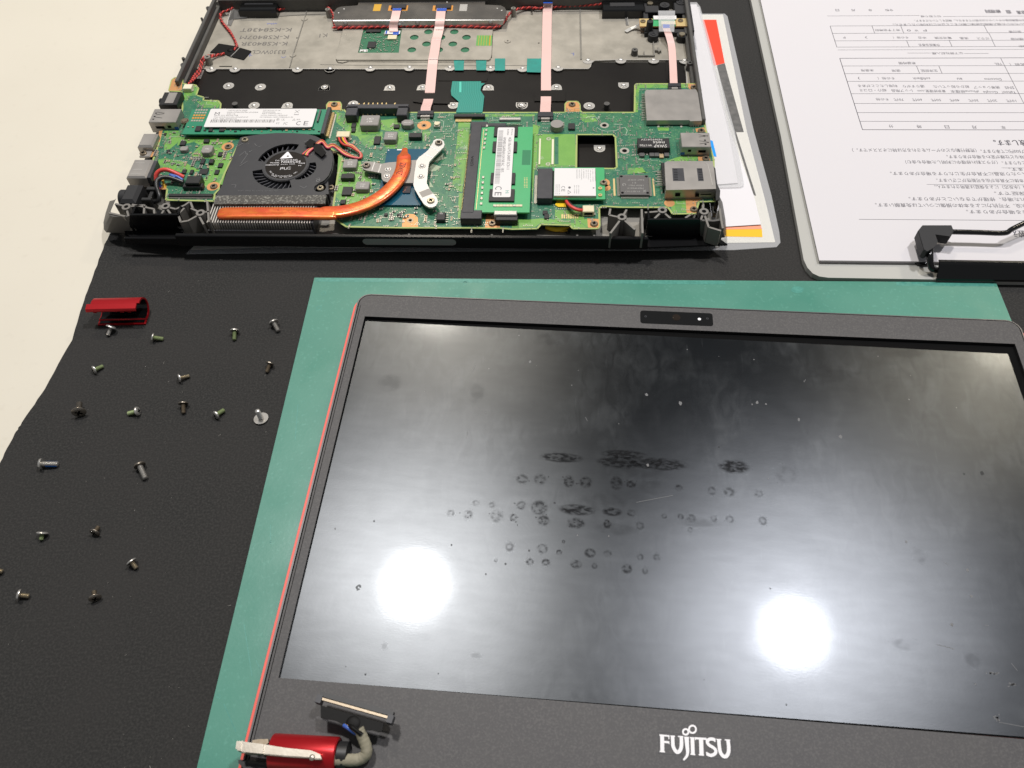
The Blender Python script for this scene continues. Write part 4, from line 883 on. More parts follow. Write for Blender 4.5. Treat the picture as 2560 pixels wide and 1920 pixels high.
twist([(3,130,285,10.6),(3,400,283,10.8),(3,650,278,10.8),(3,850,268,10.8),(3,1000,272,10.8),(3,1300,268,10.8),(3,1550,275,10.8),(3,1800,280,10.8),(3,1890,215,11),(3,1930,150,12),(3,2000,100,12),(3,2100,80,11),(3,2212,82,11)], r=.5, off=.45, pitch=4, mats=('wire_red',DR))
twist([(5,130,72,11),(5,300,58,11),(5,450,50,11),(5,600,42,12),(5,700,30,13)], mats=('wire_red',DR))
for L_ in ([(985,452),(1060,375),(1190,395),(1242,410),(1165,488),(1100,460)], [(1244,411),(1343,440),(1275,514),(1170,489)]):
    obj('black_tape', MB().prism(P(1,L_,9.6), 9.02, 9.6), M['black_tape'], lb)
a = at(1,1165,430,10.3); obj('tape_crease', MB().tube([T3(1,1240,412,9.7),T3(1,1205,450,9.8),T3(1,1165,488,9.7)], .22, 6), M['silver'], lb)
a = T3(1,1160,425,10.2); obj('tape_bump', MB().dome(a[0],a[1],2.2,9.5,1.0), M['black_tape'], lb, smooth=80)
# speakers and cloth flaps
u0,u1,v0_,v1 = bb(1,1225,88,1600,-40,14.5); sp = obj('speaker', MB().box(u0,u1,v0_,v1+6,9,14.5,ch=.7), M['black_gloss'], lb)
a = bb(1,1240,45,1580,5,14.6); obj('speaker_grille', MB().box(a[0]+3,a[1]-3,a[2]+.5,a[3]-.5,14.5,15.0,ch=.3), M['black_matte'], sp)
u0,u1,v0_,v1 = bb(1,1570,38,1700,-30,13.5); obj('speaker_tab', MB().box(u0,u1,v0_,v1,11,13.5,ch=.2), M['case'], lb); u0,u1,v0_,v1 = bb(1,1600,12,1680,-20,14); obj('tab_screw', MB().cyl((u0+u1)/2,v0_+1.5,1.6,13.5,14.0,16), M['bronze'], lb)
u0,u1,v0_,v1 = bb(5,690,88,1035,-40,14.5); sp2 = obj('speaker', MB().box(u0,u1,v0_,v1+6,9,14.5,ch=.7), M['black_gloss'], lb)
a = bb(5,700,60,1000,20,14.6); obj('speaker_grille', MB().box(a[0]+4,a[1]-3,a[2]+.5,a[3]-.5,14.5,15.0,ch=.3), M['black_matte'], sp2)
cl_ = MB(); q = [T3(1,1140,180,10.2),T3(1,1165,95,12.5),T3(1,1195,80,13.5),T3(1,1280,90,13.2),T3(1,1312,155,9.4),T3(1,1190,165,9.4),T3(1,1165,225,9.2),T3(1,1135,215,9.2)]
cl_.add(q, [(0,1,2,5),(2,3,4,5),(0,5,6,7)]); obj('cloth_flap', cl_, M['rubber_grey'], lb)
obj('cloth_edge', MB().tube([q[7],q[0],q[1],q[2]], .3, 6), M['silver'], lb)
cl_ = MB(); q = [T3(5,760,140,9.5),T3(5,800,60,13.2),T3(5,905,60,13.2),T3(5,900,150,9.6),T3(5,910,212,9.2),T3(5,888,212,9.2),T3(5,880,150,9.6)]
cl_.add(q, [(0,3,2,1),(3,6,5,4)]); obj('cloth_flap', cl_, M['rubber_grey'], lb); obj('cloth_edge', MB().tube([q[1],q[2],q[3],q[4]], .3, 6), M['silver'], lb)
# small green board at the top edge
q = P(3,[(2020,-20),(2600,-20),(2600,20),(2560,38),(2350,30),(2060,40),(2025,22)],12.5); tb_ = obj('button_board', MB().prism(q, 11.6, 12.5), M['pour'], lb)
for k, x, y in ((3,2170,5),(5,495,0),(5,95,0)): a = at(k,x,y,12.6); obj('copper_pad', MB().cyl(a[0],a[1],3.0,12.5,12.55,20), M['pad_copper'], tb_); obj('pad_screw', MB().dome(a[0],a[1],1.6,12.55,.7), M['bronze'], tb_, smooth=60)
# fingerprint sensor frame at right
fb = MB()
u0,u1,v0_,v1 = bb(5,1050,300,1415,-30,13); fb.box(u0,u0+3,v0_+6,v1,9,13,ch=.3).box(u1-3,u1,v0_+4,v1,9,14,ch=.3).box(u0,u1,v0_+5,v0_+9,9,12,ch=.3)
a = at(5,1050,100,14); b_ = at(5,1160,45,14); fb.box(a[0],b_[0],a[1],b_[1],9,14,ch=.3); a = at(5,1300,110,14); b_ = at(5,1400,20,14); fb.box(a[0],b_[0],a[1],b_[1],9,14,ch=.3)
q = at(5,1160,90,13); q2_ = at(5,1300,60,13); fb.box(q[0],q2_[0],q[1]-2,q[1]+1,9,12.5)
fo = obj('sensor_frame', fb, M['black_matte'], lb)
u0,u1,v0_,v1 = bb(5,1060,265,1390,120,10); obj('frame_cavity', MB().box(u0,u1,v0_,v1,9.02,9.4), M['void'], lb)
for x, y, h, mt_ in ((1118,285,13,'black_matte'),(1358,290,13,'black_matte'),(1212,40,15,'black_matte'),(1350,15,14.5,'black_matte')):
    a = at(5,x,y,h); ob = obj('frame_lug', MB().cyl(a[0],a[1],3.4,9,h,18,r1=3.1).cyl(a[0],a[1],1.7,h,h+.3,14,hole=.8), M[mt_], lb, smooth=40)
for x, y in ((1358,290),(1090,32)): a = at(5,x,y,13.5); obj('frame_screw', MB().cyl(a[0],a[1],1.8,13.3,14.2,16), M['brass'], lb)
u0,u1,v0_,v1 = bb(5,1005,218,1395,150,14); sb_ = obj('sensor_board', MB().box(u0,u1,v0_,v1,12.8,13.7), M['pad_copper'], lb)
uu = (u1-u0); obj('gold_end', MB().box(u0+.1,u0+uu*.26,v0_+.1,v1-.1,13.7,13.76).box(u0+uu*.78,u1-.1,v0_+.1,v1-.1,13.7,13.76), M['gold'], sb_); obj('green_field', MB().box(u0+uu*.28,u0+uu*.76,v0_+.1,v1-.1,13.7,13.77), M['ram_green'], sb_)
u0,u1,v0_,v1 = bb(5,1120,162,1308,130,14.4); obj('barcode_label', MB().box(u0,u1,v0_,v1,14.0,14.4), M['label_white'], sb_)
u0,u1,v0_,v1 = bb(5,1185,205,1300,178,14.6); obj('flat_connector', MB().box(u0,u1,v0_,v1,13.7,14.7), M['ivory'], sb_)
for x, y in ((1030,178),(1345,172)): a = at(5,x,y,14); obj('board_screw', MB().cyl(a[0],a[1],1.7,13.76,14.3,16,hole=.7), M['bronze'], sb_)
obj('black_post', MB().cyl(*at(5,1092,170,19),2.3,9,18.5,18,r1=2.0), M['black_matte'], lb, smooth=40); a = at(5,1092,162,18.6); obj('post_hole', MB().cyl(a[0],a[1],1.0,18.5,18.55,12), M['void'], lb)
q = P(5,[(1158,88),(1300,88),(1292,265),(1165,262)],15.4); obj('clear_tape', MB().prism(q, 15.25, 15.35), M['clear_tape'], lb)
fo_ = [T3(5,885,265,9.8),T3(5,930,240,9.9),T3(5,975,222,10.8),T3(5,1005,200,13)]; obj('foil_strip', MB().ribbon(fo_, 2.6, .15), M['aluminium'], lb)
# ================================================================== motherboard and what sits on it
poly = P(1,[(630,785),(655,690),(680,670),(748,670),(748,722),(860,735),(885,765),(866,822),(930,840),(928,868),(1055,870),(1078,897),(1070,960),(2000,1000),(1995,905),(2015,880),(2105,880),(2118,905),(2116,960)],PZ)
poly += P(3,[(240,1120),(270,1152),(1000,1152),(2100,1152)],PZ)+P(5,[(380,942),(380,870),(400,850),(480,850),(500,875),(502,925),(520,942),(960,942),(964,715),(975,702),(1490,702),(1508,720),(1514,800),(1550,1050)],PZ)
poly += P(6,[(1575,205),(1640,450),(1645,790),(1520,795),(1500,860),(1490,890),(1305,893),(1285,860),(1265,840),(870,838),(730,830),(708,850),(712,990),(700,1012),(495,1012),(470,985),(235,978),(205,1012),(0,1017)],PZ)
poly += P(4,[(1850,1303),(1050,1300),(890,1300),(340,1290),(200,1200),(210,1100),(235,920),(255,780),(300,620),(250,560)],PZ)+P(2,[(2000,230),(1900,170),(1500,150),(1250,175),(1190,290),(1065,560),(1060,600),(1025,640),(1020,700),(605,690),(615,600),(540,540),(500,510),(495,340),(545,200),(568,92)],PZ)+P(1,[(735,1030),(748,930),(742,790)],PZ)
hole = P(6,[(525,248),(820,248),(842,270),(852,515),(830,525),(522,522)],PZ)
mbd = obj('motherboard', MB().prism(poly, PZ-1.1, PZ, holes=[hole]), M['pcb'], lb)
bd = MB()
def border(L_, w_=1.1, z=PZ+.03):
    for i in range(len(L_)): bd.line(L_[i], L_[(i+1)%len(L_)], w_, z)
border(poly, 1.0); border(hole, 1.0); obj('board_border', bd, M['pcb_edge'], mbd)
def inside(x, y, L_=poly):
    c = False; j = len(L_)-1
    for i in range(len(L_)):
        if (L_[i][1] > y) != (L_[j][1] > y) and x < (L_[j][0]-L_[i][0])*(y-L_[i][1])/(L_[j][1]-L_[i][1])+L_[i][0]: c = not c
        j = i
    return c
occ = []
def reg(u0, u1, v0, v1, m_=.5): occ.append((min(u0,u1)-m_, max(u0,u1)+m_, min(v0,v1)-m_, max(v0,v1)+m_))
def free(x, y): return inside(x, y) and not inside(x, y, hole) and not any(a < x < b and c < y < d for a, b, c, d in occ)
pours = [(2,[(590,95),(720,92),(735,150),(700,200),(640,250),(590,260)]),(2,[(720,150),(1180,150),(1250,165),(1150,180),(1085,225),(1085,260),(1170,290),(1090,560),(1000,530),(930,600),(860,560),(980,470),(980,330),(870,340),(820,300),(900,220),(850,190),(700,220)]),
 (2,[(540,340),(600,330),(760,360),(900,440),(760,460),(640,420),(560,420),(530,480)]),(2,[(612,680),(1018,680),(1018,655),(1000,668),(620,668)]),(1,[(760,735),(855,740),(880,765),(860,822),(810,830),(780,880),(760,860)]),(1,[(870,875),(1050,875),(1070,897),(1055,930),(930,930),(900,900)]),
 (4,[(245,160),(330,175),(330,215),(480,190),(470,290),(520,360),(700,350),(690,440),(610,400),(610,480),(560,510),(500,480),(450,400),(380,380),(290,300),(240,260)]),(4,[(680,240),(870,215),(880,300),(850,345),(950,360),(950,520),(740,520),(700,470),(850,440),(850,350),(720,340),(680,330)]),
 (4,[(1090,330),(1185,345),(1130,430),(1095,450)]),(4,[(1448,250),(1562,250),(1540,560),(1515,750),(1482,950),(1385,910),(1400,700),(1425,480)]),(4,[(1450,960),(1490,960),(1480,1195),(1700,1200),(1700,1225),(1440,1210)]),
 (4,[(262,575),(300,600),(305,700),(480,640),(500,730),(560,770),(600,860),(560,1000),(430,1080),(340,1100),(300,1060),(240,1000),(245,850)]),(4,[(1560,240),(1690,240),(1690,180),(2200,180),(2200,200),(1700,205)]),
 (6,[(215,245),(512,245),(520,515),(205,515)]),(6,[(170,165),(228,180),(212,240),(200,520),(182,545),(165,800),(158,600)]),(6,[(0,935),(130,940),(240,930),(480,950),(620,930),(622,1005),(500,1005),(465,975),(230,970),(190,1000),(0,1008)]),
 (6,[(350,860),(580,870),(590,950),(350,950)]),(6,[(1375,425),(1520,425),(1500,465),(1255,465),(1320,440)]),(6,[(1305,765),(1410,765),(1420,880),(1310,885),(1295,850)]),(6,[(1180,190),(1275,190),(1275,218),(1190,218)]),
 (5,[(968,708),(1420,708),(1410,735),(1000,738),(988,940),(966,940)]),(5,[(505,950),(620,955),(640,975),(540,990),(530,1020),(505,990)]),(6,[(950,520),(1060,515),(1090,560),(1130,550),(940,570),(940,540)]),(6,[(590,110),(680,115),(695,140),(590,150)]),(1,[(2060,950),(2110,1000),(2212,1010),(2212,1080),(2120,1050)])]
for i, (k, L_) in enumerate(pours): obj('copper_pour', MB().flat(P(k, L_, PZ+.02), PZ+.016+.0012*(i%7)), M['pour'], mbd)
opads = [(1,[(632,783),(657,692),(682,672),(746,672),(744,775),(735,783)]),(1,[(1998,950),(1998,905),(2015,882),(2105,882),(2116,905),(2112,950)]),(5,[(382,935),(382,870),(402,853),(478,853),(498,875),(500,935)]),(5,[(1410,702),(1490,704),(1506,720),(1512,765),(1470,772),(1405,735)]),
 (4,[(888,1292),(895,1205),(925,1170),(960,1163),(1010,1168),(1045,1200),(1048,1292)]),(4,[(1722,1145),(1860,1145),(1856,1300),(1708,1300)]),(6,[(1410,762),(1560,762),(1500,800),(1495,885),(1420,885)]),(6,[(612,930),(705,935),(708,985),(698,1005),(618,1005)]),
 (6,[(1490,200),(1560,190),(1580,225),(1500,228)]),(6,[(1510,425),(1600,420),(1615,458),(1515,462)]),(2,[(470,270),(505,275),(485,320),(455,315)]),(2,[(545,95),(575,90),(550,190),(535,185)]),(2,[(575,540),(612,560),(605,600),(560,600)])]
for k, L_ in opads: obj('copper_pad', MB().flat(P(k, L_, PZ+.05), PZ+.05), M['pad_copper'], mbd)
def disc(k, x, y, r, z=PZ+.055): a = at(k,x,y,z); obj('copper_pad', MB().flat(circ(a[0],a[1],r,24), z), M['pad_copper'], mbd); reg(a[0]-r,a[0]+r,a[1]-r,a[1]+r,0); return a
disc(2,1138,228,3.4); disc(2,1012,572,3.4); disc(4,1108,288,3.9); disc(6,1280,806,2.7); disc(6,745,640,3.3); disc(6,765,680,2.4)
rg = MB(); rh = MB()
for k, x, y, r, h in ((4,1106,290,1.5,.8),(4,970,1227,1.7,.9)): a = at(k,x,y,PZ+.1); obj('drill_rim', MB().cyl(a[0],a[1],r,PZ+.03,PZ+.14,20,hole=h), M['bronze'], mbd); rh.flat(circ(a[0],a[1],h+.02,16),PZ+.09); reg(a[0]-r,a[0]+r,a[1]-r,a[1]+r)
for k, x, y, r, h in ((5,707,1050,2.5,1.3),(6,915,380,2.6,1.35)): a = at(k,x,y,PZ+.1); rg.cyl(a[0],a[1],r,PZ+.02,PZ+.12,22,hole=h); rh.flat(circ(a[0],a[1],h+.02,16),PZ+.09); reg(a[0]-r,a[0]+r,a[1]-r,a[1]+r)
obj('plated_ring', rg, M['tin'], mbd); obj('drill_hole', rh, M['void'], mbd, kind='stuff')
# generic parts
def part(name, k, xl, yn, xr, yf, h, mt_, ch=.15, z0=PZ, par=None, lab=None):
    u0,u1,v0,v1 = bb(k,xl,yn,xr,yf,z0+h); reg(u0,u1,v0,v1); return obj(name, MB().box(u0,u1,v0,v1,z0,z0+h,ch=ch), M[mt_], par or mbd, label=lab), (u0,u1,v0,v1)
def ind(k, xl, yn, xr, yf, h, txt=None, cut=.5):
    u0,u1,v0,v1 = bb(k,xl,yn,xr,yf,PZ+h); reg(u0,u1,v0,v1); c = cut
    pl_ = [(u0+c,v0),(u1-c,v0),(u1,v0+c),(u1,v1-c),(u1-c,v1),(u0+c,v1),(u0,v1-c),(u0,v0+c)]
    m_ = MB().prism(pl_, PZ+.2, PZ+h-.2).prism([((x-(u0+u1)/2)*.93+(u0+u1)/2,(y-(v0+v1)/2)*.93+(v0+v1)/2) for x, y in pl_], PZ+h-.2, PZ+h)
    m_.box(u0+c*1.5,u1-c*1.5,v0-.25,v1+.25,PZ,PZ+.4)
    o = obj('inductor', m_, M['inductor'], mbd)
    if txt:
        t_ = MB(); nl = len(txt)
        for i, s_ in enumerate(txt): t_.text(s_, (u0+u1)/2, (v0+v1)/2+(i-(nl-1)/2)*((v1-v0)*.26), PZ+h+.02, h=(v1-v0)*.17, a=math.pi)
        # marks live with the board parts
        inkm.append(t_)
    return o
inkm = []
ind(4,470,288,672,188,4.2,['4R7','CR7']); ind(4,706,430,845,350,3.2,['R68','1828']); ind(4,878,290,1006,232,3,['100 MPS'],cut=1.6); ind(4,300,705,452,622,2.6,['R68','1829']); ind(4,425,918,572,842,2.8,['3R3','PMC']); ind(2,900,283,1018,215,3.0,['2R2'],cut=1.2); ind(2,718,262,800,226,2,None,cut=.8)
u = at(6,365,160,PZ+3.5); obj('inductor', MB().cyl(u[0],u[1],3.6,PZ,PZ+3.5,28,r1=3.5), M['inductor'], mbd, smooth=40); reg(u[0]-4,u[0]+4,u[1]-4,u[1]+4)
for a in ((4,605,470,682,395,1.0),(4,955,405,1085,362,2.4),(4,282,810,420,765,2.4),(4,322,972,405,897,1.1),(4,275,1062,335,1022,1.2),(4,385,305,438,265,1),(4,385,350,432,310,1),(4,805,312,866,278,1.1),(4,710,1180,748,1155,.9),(4,838,1180,868,1160,.9),
 (2,718,215,780,180,1),(2,895,375,945,335,1),(2,970,370,1020,335,1.6),(2,1048,310,1095,275,.9),(2,1048,405,1100,370,.9),(2,735,458,785,425,.8),(2,805,462,845,428,.9),(2,885,465,975,420,.7),(2,1018,465,1068,428,.8),(2,925,190,980,165,1.2),(2,605,280,640,255,.7),(2,583,130,610,110,.6),
 (6,458,198,508,155,1.3),(5,410,1080,460,1035,1.2),(2,720,135,735,120,.5),(6,250,895,290,865,.8),(2,860,80,940,45,1.2),(2,2115,720,2160,690,1.0),(2,2120,645,2212,575,1.2),(6,262,930,300,890,.8)): part('chip', *a, 'chip', ch=.08)
# eight-legged flash chip
o, (u0,u1,v0,v1) = part('flash_chip', 4,1226,1222,1322,1145,2.2,'chip',ch=.3); t_ = MB(); t_.text('RN', (u0+u1)/2, v1-1.2, PZ+2.23, h=.8); inkm.append(t_)
lg_ = MB()
for i in range(4):
    vv = v0+.5+(v1-v0-1)*i/3
    for s_, uu in ((-1,u0),(1,u1)): lg_.box(uu, uu+s_*1.3, vv-.22, vv+.22, PZ+.05, PZ+.5)
obj('chip_leg', lg_, M['tin'], o)
# network transformer
o, (u0,u1,v0,v1) = part('network_transformer', 6,1025,355,1278,278,4.2,'chip',ch=.12)
t_ = MB(); W_ = u1-u0; H_ = v1-v0; zt2 = PZ+4.24
def tt(s_, fx_, fy_, fw_, fh_): t_.text(s_, u0+W_*fx_, v0+H_*fy_, zt2, w=W_*fw_, h=H_*fh_, a=math.pi)
tt('NS692412V', .44, .84, .66, .17); tt('nets', .66, .55, .36, .24); tt('W1750', .25, .24, .38, .2); tt('SWAP', .70, .18, .40, .30); inkm.append(t_)
lg_ = MB(); st_ = MB()
for i in range(12):
    uu = u0+1+(W_-2)*i/11; lg_.box(uu-.35, uu+.35, v0-.9, v0-.1, PZ+.05, PZ+.8); st_.dome(uu, v0-.9, .5, PZ, .7, 8)
obj('chip_leg', lg_, M['tin'], o); obj('solder_joint', st_, M['tin'], o, smooth=60); obj('transformer_skirt', MB().box(u0-.2,u1+.2,v0-.1,v0+1,PZ+.9,PZ+2.2), M['black'], o)
for xl in (1040,1120,1160,1240): part('transistor',6,xl,422,xl+36,392,1.3,'chip_grey',ch=.15)
part('capacitor',6,1200,435,1232,405,1.0,'cap_tan',ch=.1)
# square processor with four rows of legs
o, (u0,u1,v0,v1) = part('controller_chip', 6,880,738,1108,578,1.6,'chip_grey',ch=.15)
t_ = MB(); W_ = u1-u0; H_ = v1-v0; zt2 = PZ+1.63
for s_, fx_, fy_, fw_ in (('FUJITSU',.42,.18,.5),('MB94F001X',.52,.33,.56),('1809 M61',.56,.47,.5),('E1',.5,.6,.12),('E46T EMMP',.56,.75,.56)): t_.text(s_, u0+W_*fx_, v0+H_*fy_, zt2, w=W_*fw_, h=H_*.07, a=math.pi)
t_.text('G', u0+W_*.15, v0+H_*.52, zt2, h=H_*.13, a=-math.pi/2); t_.text('X', u0+W_*.83, v0+H_*.19, zt2, h=H_*.12); inkg = t_
d_ = MB()
for fx_, fy_ in ((.07,.93),(.93,.93),(.08,.1),(.93,.1)): d_.flat(circ(u0+W_*fx_, v0+H_*fy_, .75, 14), PZ+1.62)
obj('mould_dimple', d_, M['void'], o)
def legs(mb, u0, u1, v0, v1, n, l, z, w_=.18, sides='lrnf'):
    for i in range(n):
        t = (i+.5)/n
        if 'n' in sides: mb.box(u0+(u1-u0)*t-w_/2, u0+(u1-u0)*t+w_/2, v0-l, v0, PZ+.03, PZ+z)
        if 'f' in sides: mb.box(u0+(u1-u0)*t-w_/2, u0+(u1-u0)*t+w_/2, v1, v1+l, PZ+.03, PZ+z)
        if 'l' in sides: mb.box(u0-l, u0, v0+(v1-v0)*t-w_/2, v0+(v1-v0)*t+w_/2, PZ+.03, PZ+z)
        if 'r' in sides: mb.box(u1, u1+l, v0+(v1-v0)*t-w_/2, v0+(v1-v0)*t+w_/2, PZ+.03, PZ+z)
lg_ = MB(); legs(lg_, u0+.5, u1-.5, v0+.5, v1-.5, 32, 1.9, .45); obj('chip_leg', lg_, M['tin'], o, kind='stuff'); reg(u0-2,u1+2,v0-2,v1+2)
obj('leg_pads', MB().box(u0-3.2,u0-2.2,v0+1,v1-1,PZ+.02,PZ+.06).box(u1+2.2,u1+3.0,v0+1,v1-1,PZ+.02,PZ+.06), M['gold'], mbd)
# ---- processor under the heat plate
u0,u1,v0,v1 = bb(4,668,1078,1112,522,PZ+1.2); v0 = at(4,1130,1078,PZ+1.2)[1]; u1 = (at(4,1108,522,PZ+1.2)[0]+at(4,1132,1078,PZ+1.2)[0])/2; u0 = (at(4,732,522,PZ+1.2)[0]+at(4,655,1060,PZ+1.2)[0])/2
reg(u0,u1,v0,v1); cpu = obj('processor', MB().box(u0,u1,v0,v1,PZ,PZ+1.2), M['cpu_blue'], mbd)
a = bb(4,895,955,980,885,PZ+1.9); obj('processor_die', MB().box(a[0],a[1],a[2],a[3],PZ+1.2,PZ+1.9), M['die'], cpu)
mk2 = MB(); q = at(4,752,527,PZ+1.25); mk2.flat(circ(q[0]+.3,q[1]-.6,.4,10),PZ+1.24); q = P(4,[(840,530),(905,530)],PZ+1.25); mk2.line(q[0],q[1],.9,PZ+1.24); obj('corner_mark', mk2, M['white_print'], cpu)
# ---- cooling: plate, brackets, pipe, fins, fan
cool = PZ+3.2
a = bb(4,700,860,1030,640,cool); pl2 = P(4,[(850,640),(1035,632),(1005,858),(820,858)],cool)
obj('heat_plate', MB().prism(pl2, cool-1.6, cool), M['plate_grey'], lb)
lbk = P(4,[(497,692),(505,662),(530,645),(562,645),(600,650),(690,668),(760,655),(860,648),(850,700),(825,790),(815,825),(790,845),(745,852),(705,838),(688,815),(685,762),(600,745),(540,735),(505,722)],cool+1)
obj('left_bracket', MB().prism(lbk, cool, cool+1), M['plate_grey'], lb)
bnd = MB(); 
for P0,P1 in (((620,650),(590,735)),((682,675),(655,755))): q = P(4,[P0,P1],cool+1.02); bnd.line(q[0],q[1],.45,cool+1.03)
obj('bracket_bend', bnd, M['aluminium'], lb)
rbk = P(4,[(1188,470),(1200,438),(1230,424),(1270,425),(1300,445),(1310,478),(1300,505),(1200,605),(1158,652),(1148,700),(1133,860),(1165,925),(1200,965),(1238,1015),(1242,1050),(1225,1082),(1190,1100),(1155,1098),(1118,1078),(1100,1060),(1055,990),(1015,920),(1000,875),(1012,760),(1030,640),(1055,605),(1110,565),(1150,530)],cool+1.6)
obj('right_bracket', MB().prism(rbk, cool+.6, cool+1.6), M['aluminium'], lb)
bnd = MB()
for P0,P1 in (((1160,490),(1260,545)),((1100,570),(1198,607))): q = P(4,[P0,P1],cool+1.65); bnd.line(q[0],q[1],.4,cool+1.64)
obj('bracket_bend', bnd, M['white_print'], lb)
q = P(4,[(1055,950),(1155,912),(1195,962),(1090,1002)],cool+1.65); obj('bracket_slope', MB().flat(q, cool+1.63), M['plate_grey'], lb)
for x, y, z in ((1087,687,cool+1.6),(1075,790,cool+1.6),(750,722,cool+1),(740,787,cool+1)): a = at(4,x,y,z+.3); obj('rivet', MB().cyl(a[0],a[1],1.9,z,z+.25,20,r1=1.7).dome(a[0],a[1],1.2,z+.25,.7), M['silver'], lb, smooth=45)
hp = [(2,1060,808,17),(2,1300,806,17.2),(2,1700,806,17.2),(2,2050,812,17.2),(4,120,1152,17.2),(4,300,1140,17.2),(4,480,1095,17.2),(4,640,1020,17.4),(4,760,930,17.6),(4,840,840,17.8),(4,890,740,17.9),(4,905,660,17.9),(4,908,610,17.8)]
pth = smooth_path([T3(*p) for p in hp], 8); n_ = len(pth); W0 = 3.9
rs_ = [W0*(min(1, .75+.3*(i/3)**.5) if i < 3 else 1)*(1.0 if i < n_-6 else .98) for i in range(n_)]
# narrow tip
tip = [T3(4,908,595,17.6), T3(4,910,575,17.3), T3(4,915,550,17.1), T3(4,916,530,17.0), T3(4,912,520,16.9)]
pth += tip; rs_ += [3.6, 2.4, 1.7, 1.6, 1.2]
hpo = obj('heat_pipe', MB().tube(pth, W0, 16, flat=.34, rs=rs_), M['copper_pipe'], lb, smooth=60)
t_ = MB(); a = at(4,880,718,19.2); t_.text('Z6IA8Z', a[0], a[1], 19.30, w=9.5, h=3.2, a=math.radians(90-8)); obj('pipe_stamp', t_, M['pipe_mark'], hpo)
# fins
fz = 16.0
uL3, uR3 = at(2,1015,725,fz)[0], at(2,1885,725,fz)[0]; vF = at(2,1400,725,fz)[1]; vN = at(2,1400,925,fz-3)[1]
hs = bpy.data.objects.new('heat_sink', None); COL.objects.link(hs); hs.parent = lb
fm_ = MB().box(-.1,.1,vN,vF,7.95,fz-.2).box(-.1,.3,vN,vN+.4,8,fz-.2).box(-.1,.38,vN,vF,fz-.2,fz).mesh('fin', M['fin'])
fm2 = MB().box(-.12,.55,vN,vN+.9,fz-.25,fz).box(-.12,.55,vF-.9,vF,fz-.25,fz)
nf = 40
for i in range(nf):
    o = bpy.data.objects.new('fin', fm_); COL.objects.link(o); o.parent = hs; o.location = ((uL3+(uR3-uL3)*i/(nf-1))*MM, 0, 0)
obj('base_strip', MB().box(uL3-1,uR3+1,vN-1.0,vN-.2,7.9,11.3), M['slot_grey'], hs)
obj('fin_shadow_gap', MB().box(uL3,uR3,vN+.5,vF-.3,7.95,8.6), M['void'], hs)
obj('end_plate', MB().box(uR3+1,uR3+1.8,vN,vF+8,8,16), M['slot_grey'], hs)
# fan
FZ = 17.0
fan = bpy.data.objects.new('fan', None); COL.objects.link(fan); fan.parent = lb
hc = at(2,1640,392,FZ); 
fo_ = P(2,[(1035,655),(1090,560),(1130,450),(1190,300),(1228,195),(1250,150),(1290,142),(1430,122),(1560,112),(1700,113),(1830,122),(1900,140),(1962,175),(2015,225),(2040,290),(2046,350),(2035,420),(2008,480),(1970,522),(1925,545),(1888,572),(1882,600),(1905,625),(1985,640),(1985,655)],FZ)
def angr(x, y): a = at(2,x,y,FZ); return math.degrees(math.atan2(a[1]-hc[1], a[0]-hc[0])), math.hypot(a[0]-hc[0], a[1]-hc[1])
def sector(L0, ri, n=14):
    (a0_, r0_), (am, rm), (a1_, r1_) = [angr(*p) for p in L0]
    while am < a0_: am += 360
    while a1_ < am: a1_ += 360
    outp = []; inp = []
    for i in range(n+1):
        t = i/n; a = a0_+(a1_-a0_)*t; tm = (am-a0_)/(a1_-a0_)
        # quadratic through the three radii
        def lag(t): return r0_*(t-tm)*(t-1)/((0-tm)*(0-1))+rm*(t-0)*(t-1)/((tm)*(tm-1))+r1_*(t)*(t-tm)/((1)*(1-tm))
        rr_ = max(lag(t), ri+.4); outp.append((hc[0]+rr_*math.cos(math.radians(a)), hc[1]+rr_*math.sin(math.radians(a)))); inp.append((hc[0]+ri*math.cos(math.radians(a)), hc[1]+ri*math.sin(math.radians(a))))
    return outp+inp[::-1]
ri = 12.6
slots = [sector([(1755,212),(1560,225),(1398,352)], ri), sector([(1352,440),(1400,540),(1690,582)], ri), sector([(1725,515),(1850,480),(1895,365)], ri)]
fb_ = MB().prism(fo_, FZ-1.0, FZ, holes=slots); obj('fan_cover', fb_, M['fan_body'], fan)
wal = MB()
for i in range(len(fo_)-1):
    if i >= 0: wal.obox(fo_[i], fo_[i+1], .8, 9.0, FZ-1.0)
obj('fan_wall', wal, M['fan_body'], fan)
obj('fan_floor', MB().prism([((x-hc[0])*.97+hc[0],(y-hc[1])*.97+hc[1]) for x,y in fo_], 8.0, 8.6), M['void'], fan)
bl_ = MB(); N_ = 12; pth = []
for i in range(N_+1): t = i/N_; pth.append((11.5+11.5*t, 18*math.sin(t*1.7)-9*t))
vs = []
for i, (r, a) in enumerate(pth): x, y = r*math.cos(math.radians(-a)), r*math.sin(math.radians(-a)); vs += [(x,y,10),(x,y,FZ-1.6),(x+.3*math.sin(math.radians(-a)+.5),y+.35,FZ-1.6),(x,y+.35,10)]
bm_ = MB(); bm_.add(vs, [(4*i+k, 4*i+(k+1)%4, 4*i+4+(k+1)%4, 4*i+4+k) for i in range(N_) for k in range(4)])
me = bm_.mesh('blade', M['fan_blade'])
for i in range(37):
    o = bpy.data.objects.new('blade', me); COL.objects.link(o); o.parent = fan; o.location = (hc[0]*MM, hc[1]*MM, 0); o.rotation_euler = (0,0,2*math.pi*i/37)
obj('hub', MB().cyl(hc[0],hc[1],11.8,9,FZ-.6,40).cyl(hc[0],hc[1],12.2,FZ-.1,FZ+.25,48,hole=10.9), M['fan_body'], fan, smooth=40)
fl2 = obj('fan_label', MB().cyl(hc[0],hc[1],10.8,FZ,FZ+.2,48), M['fan_label'], fan)
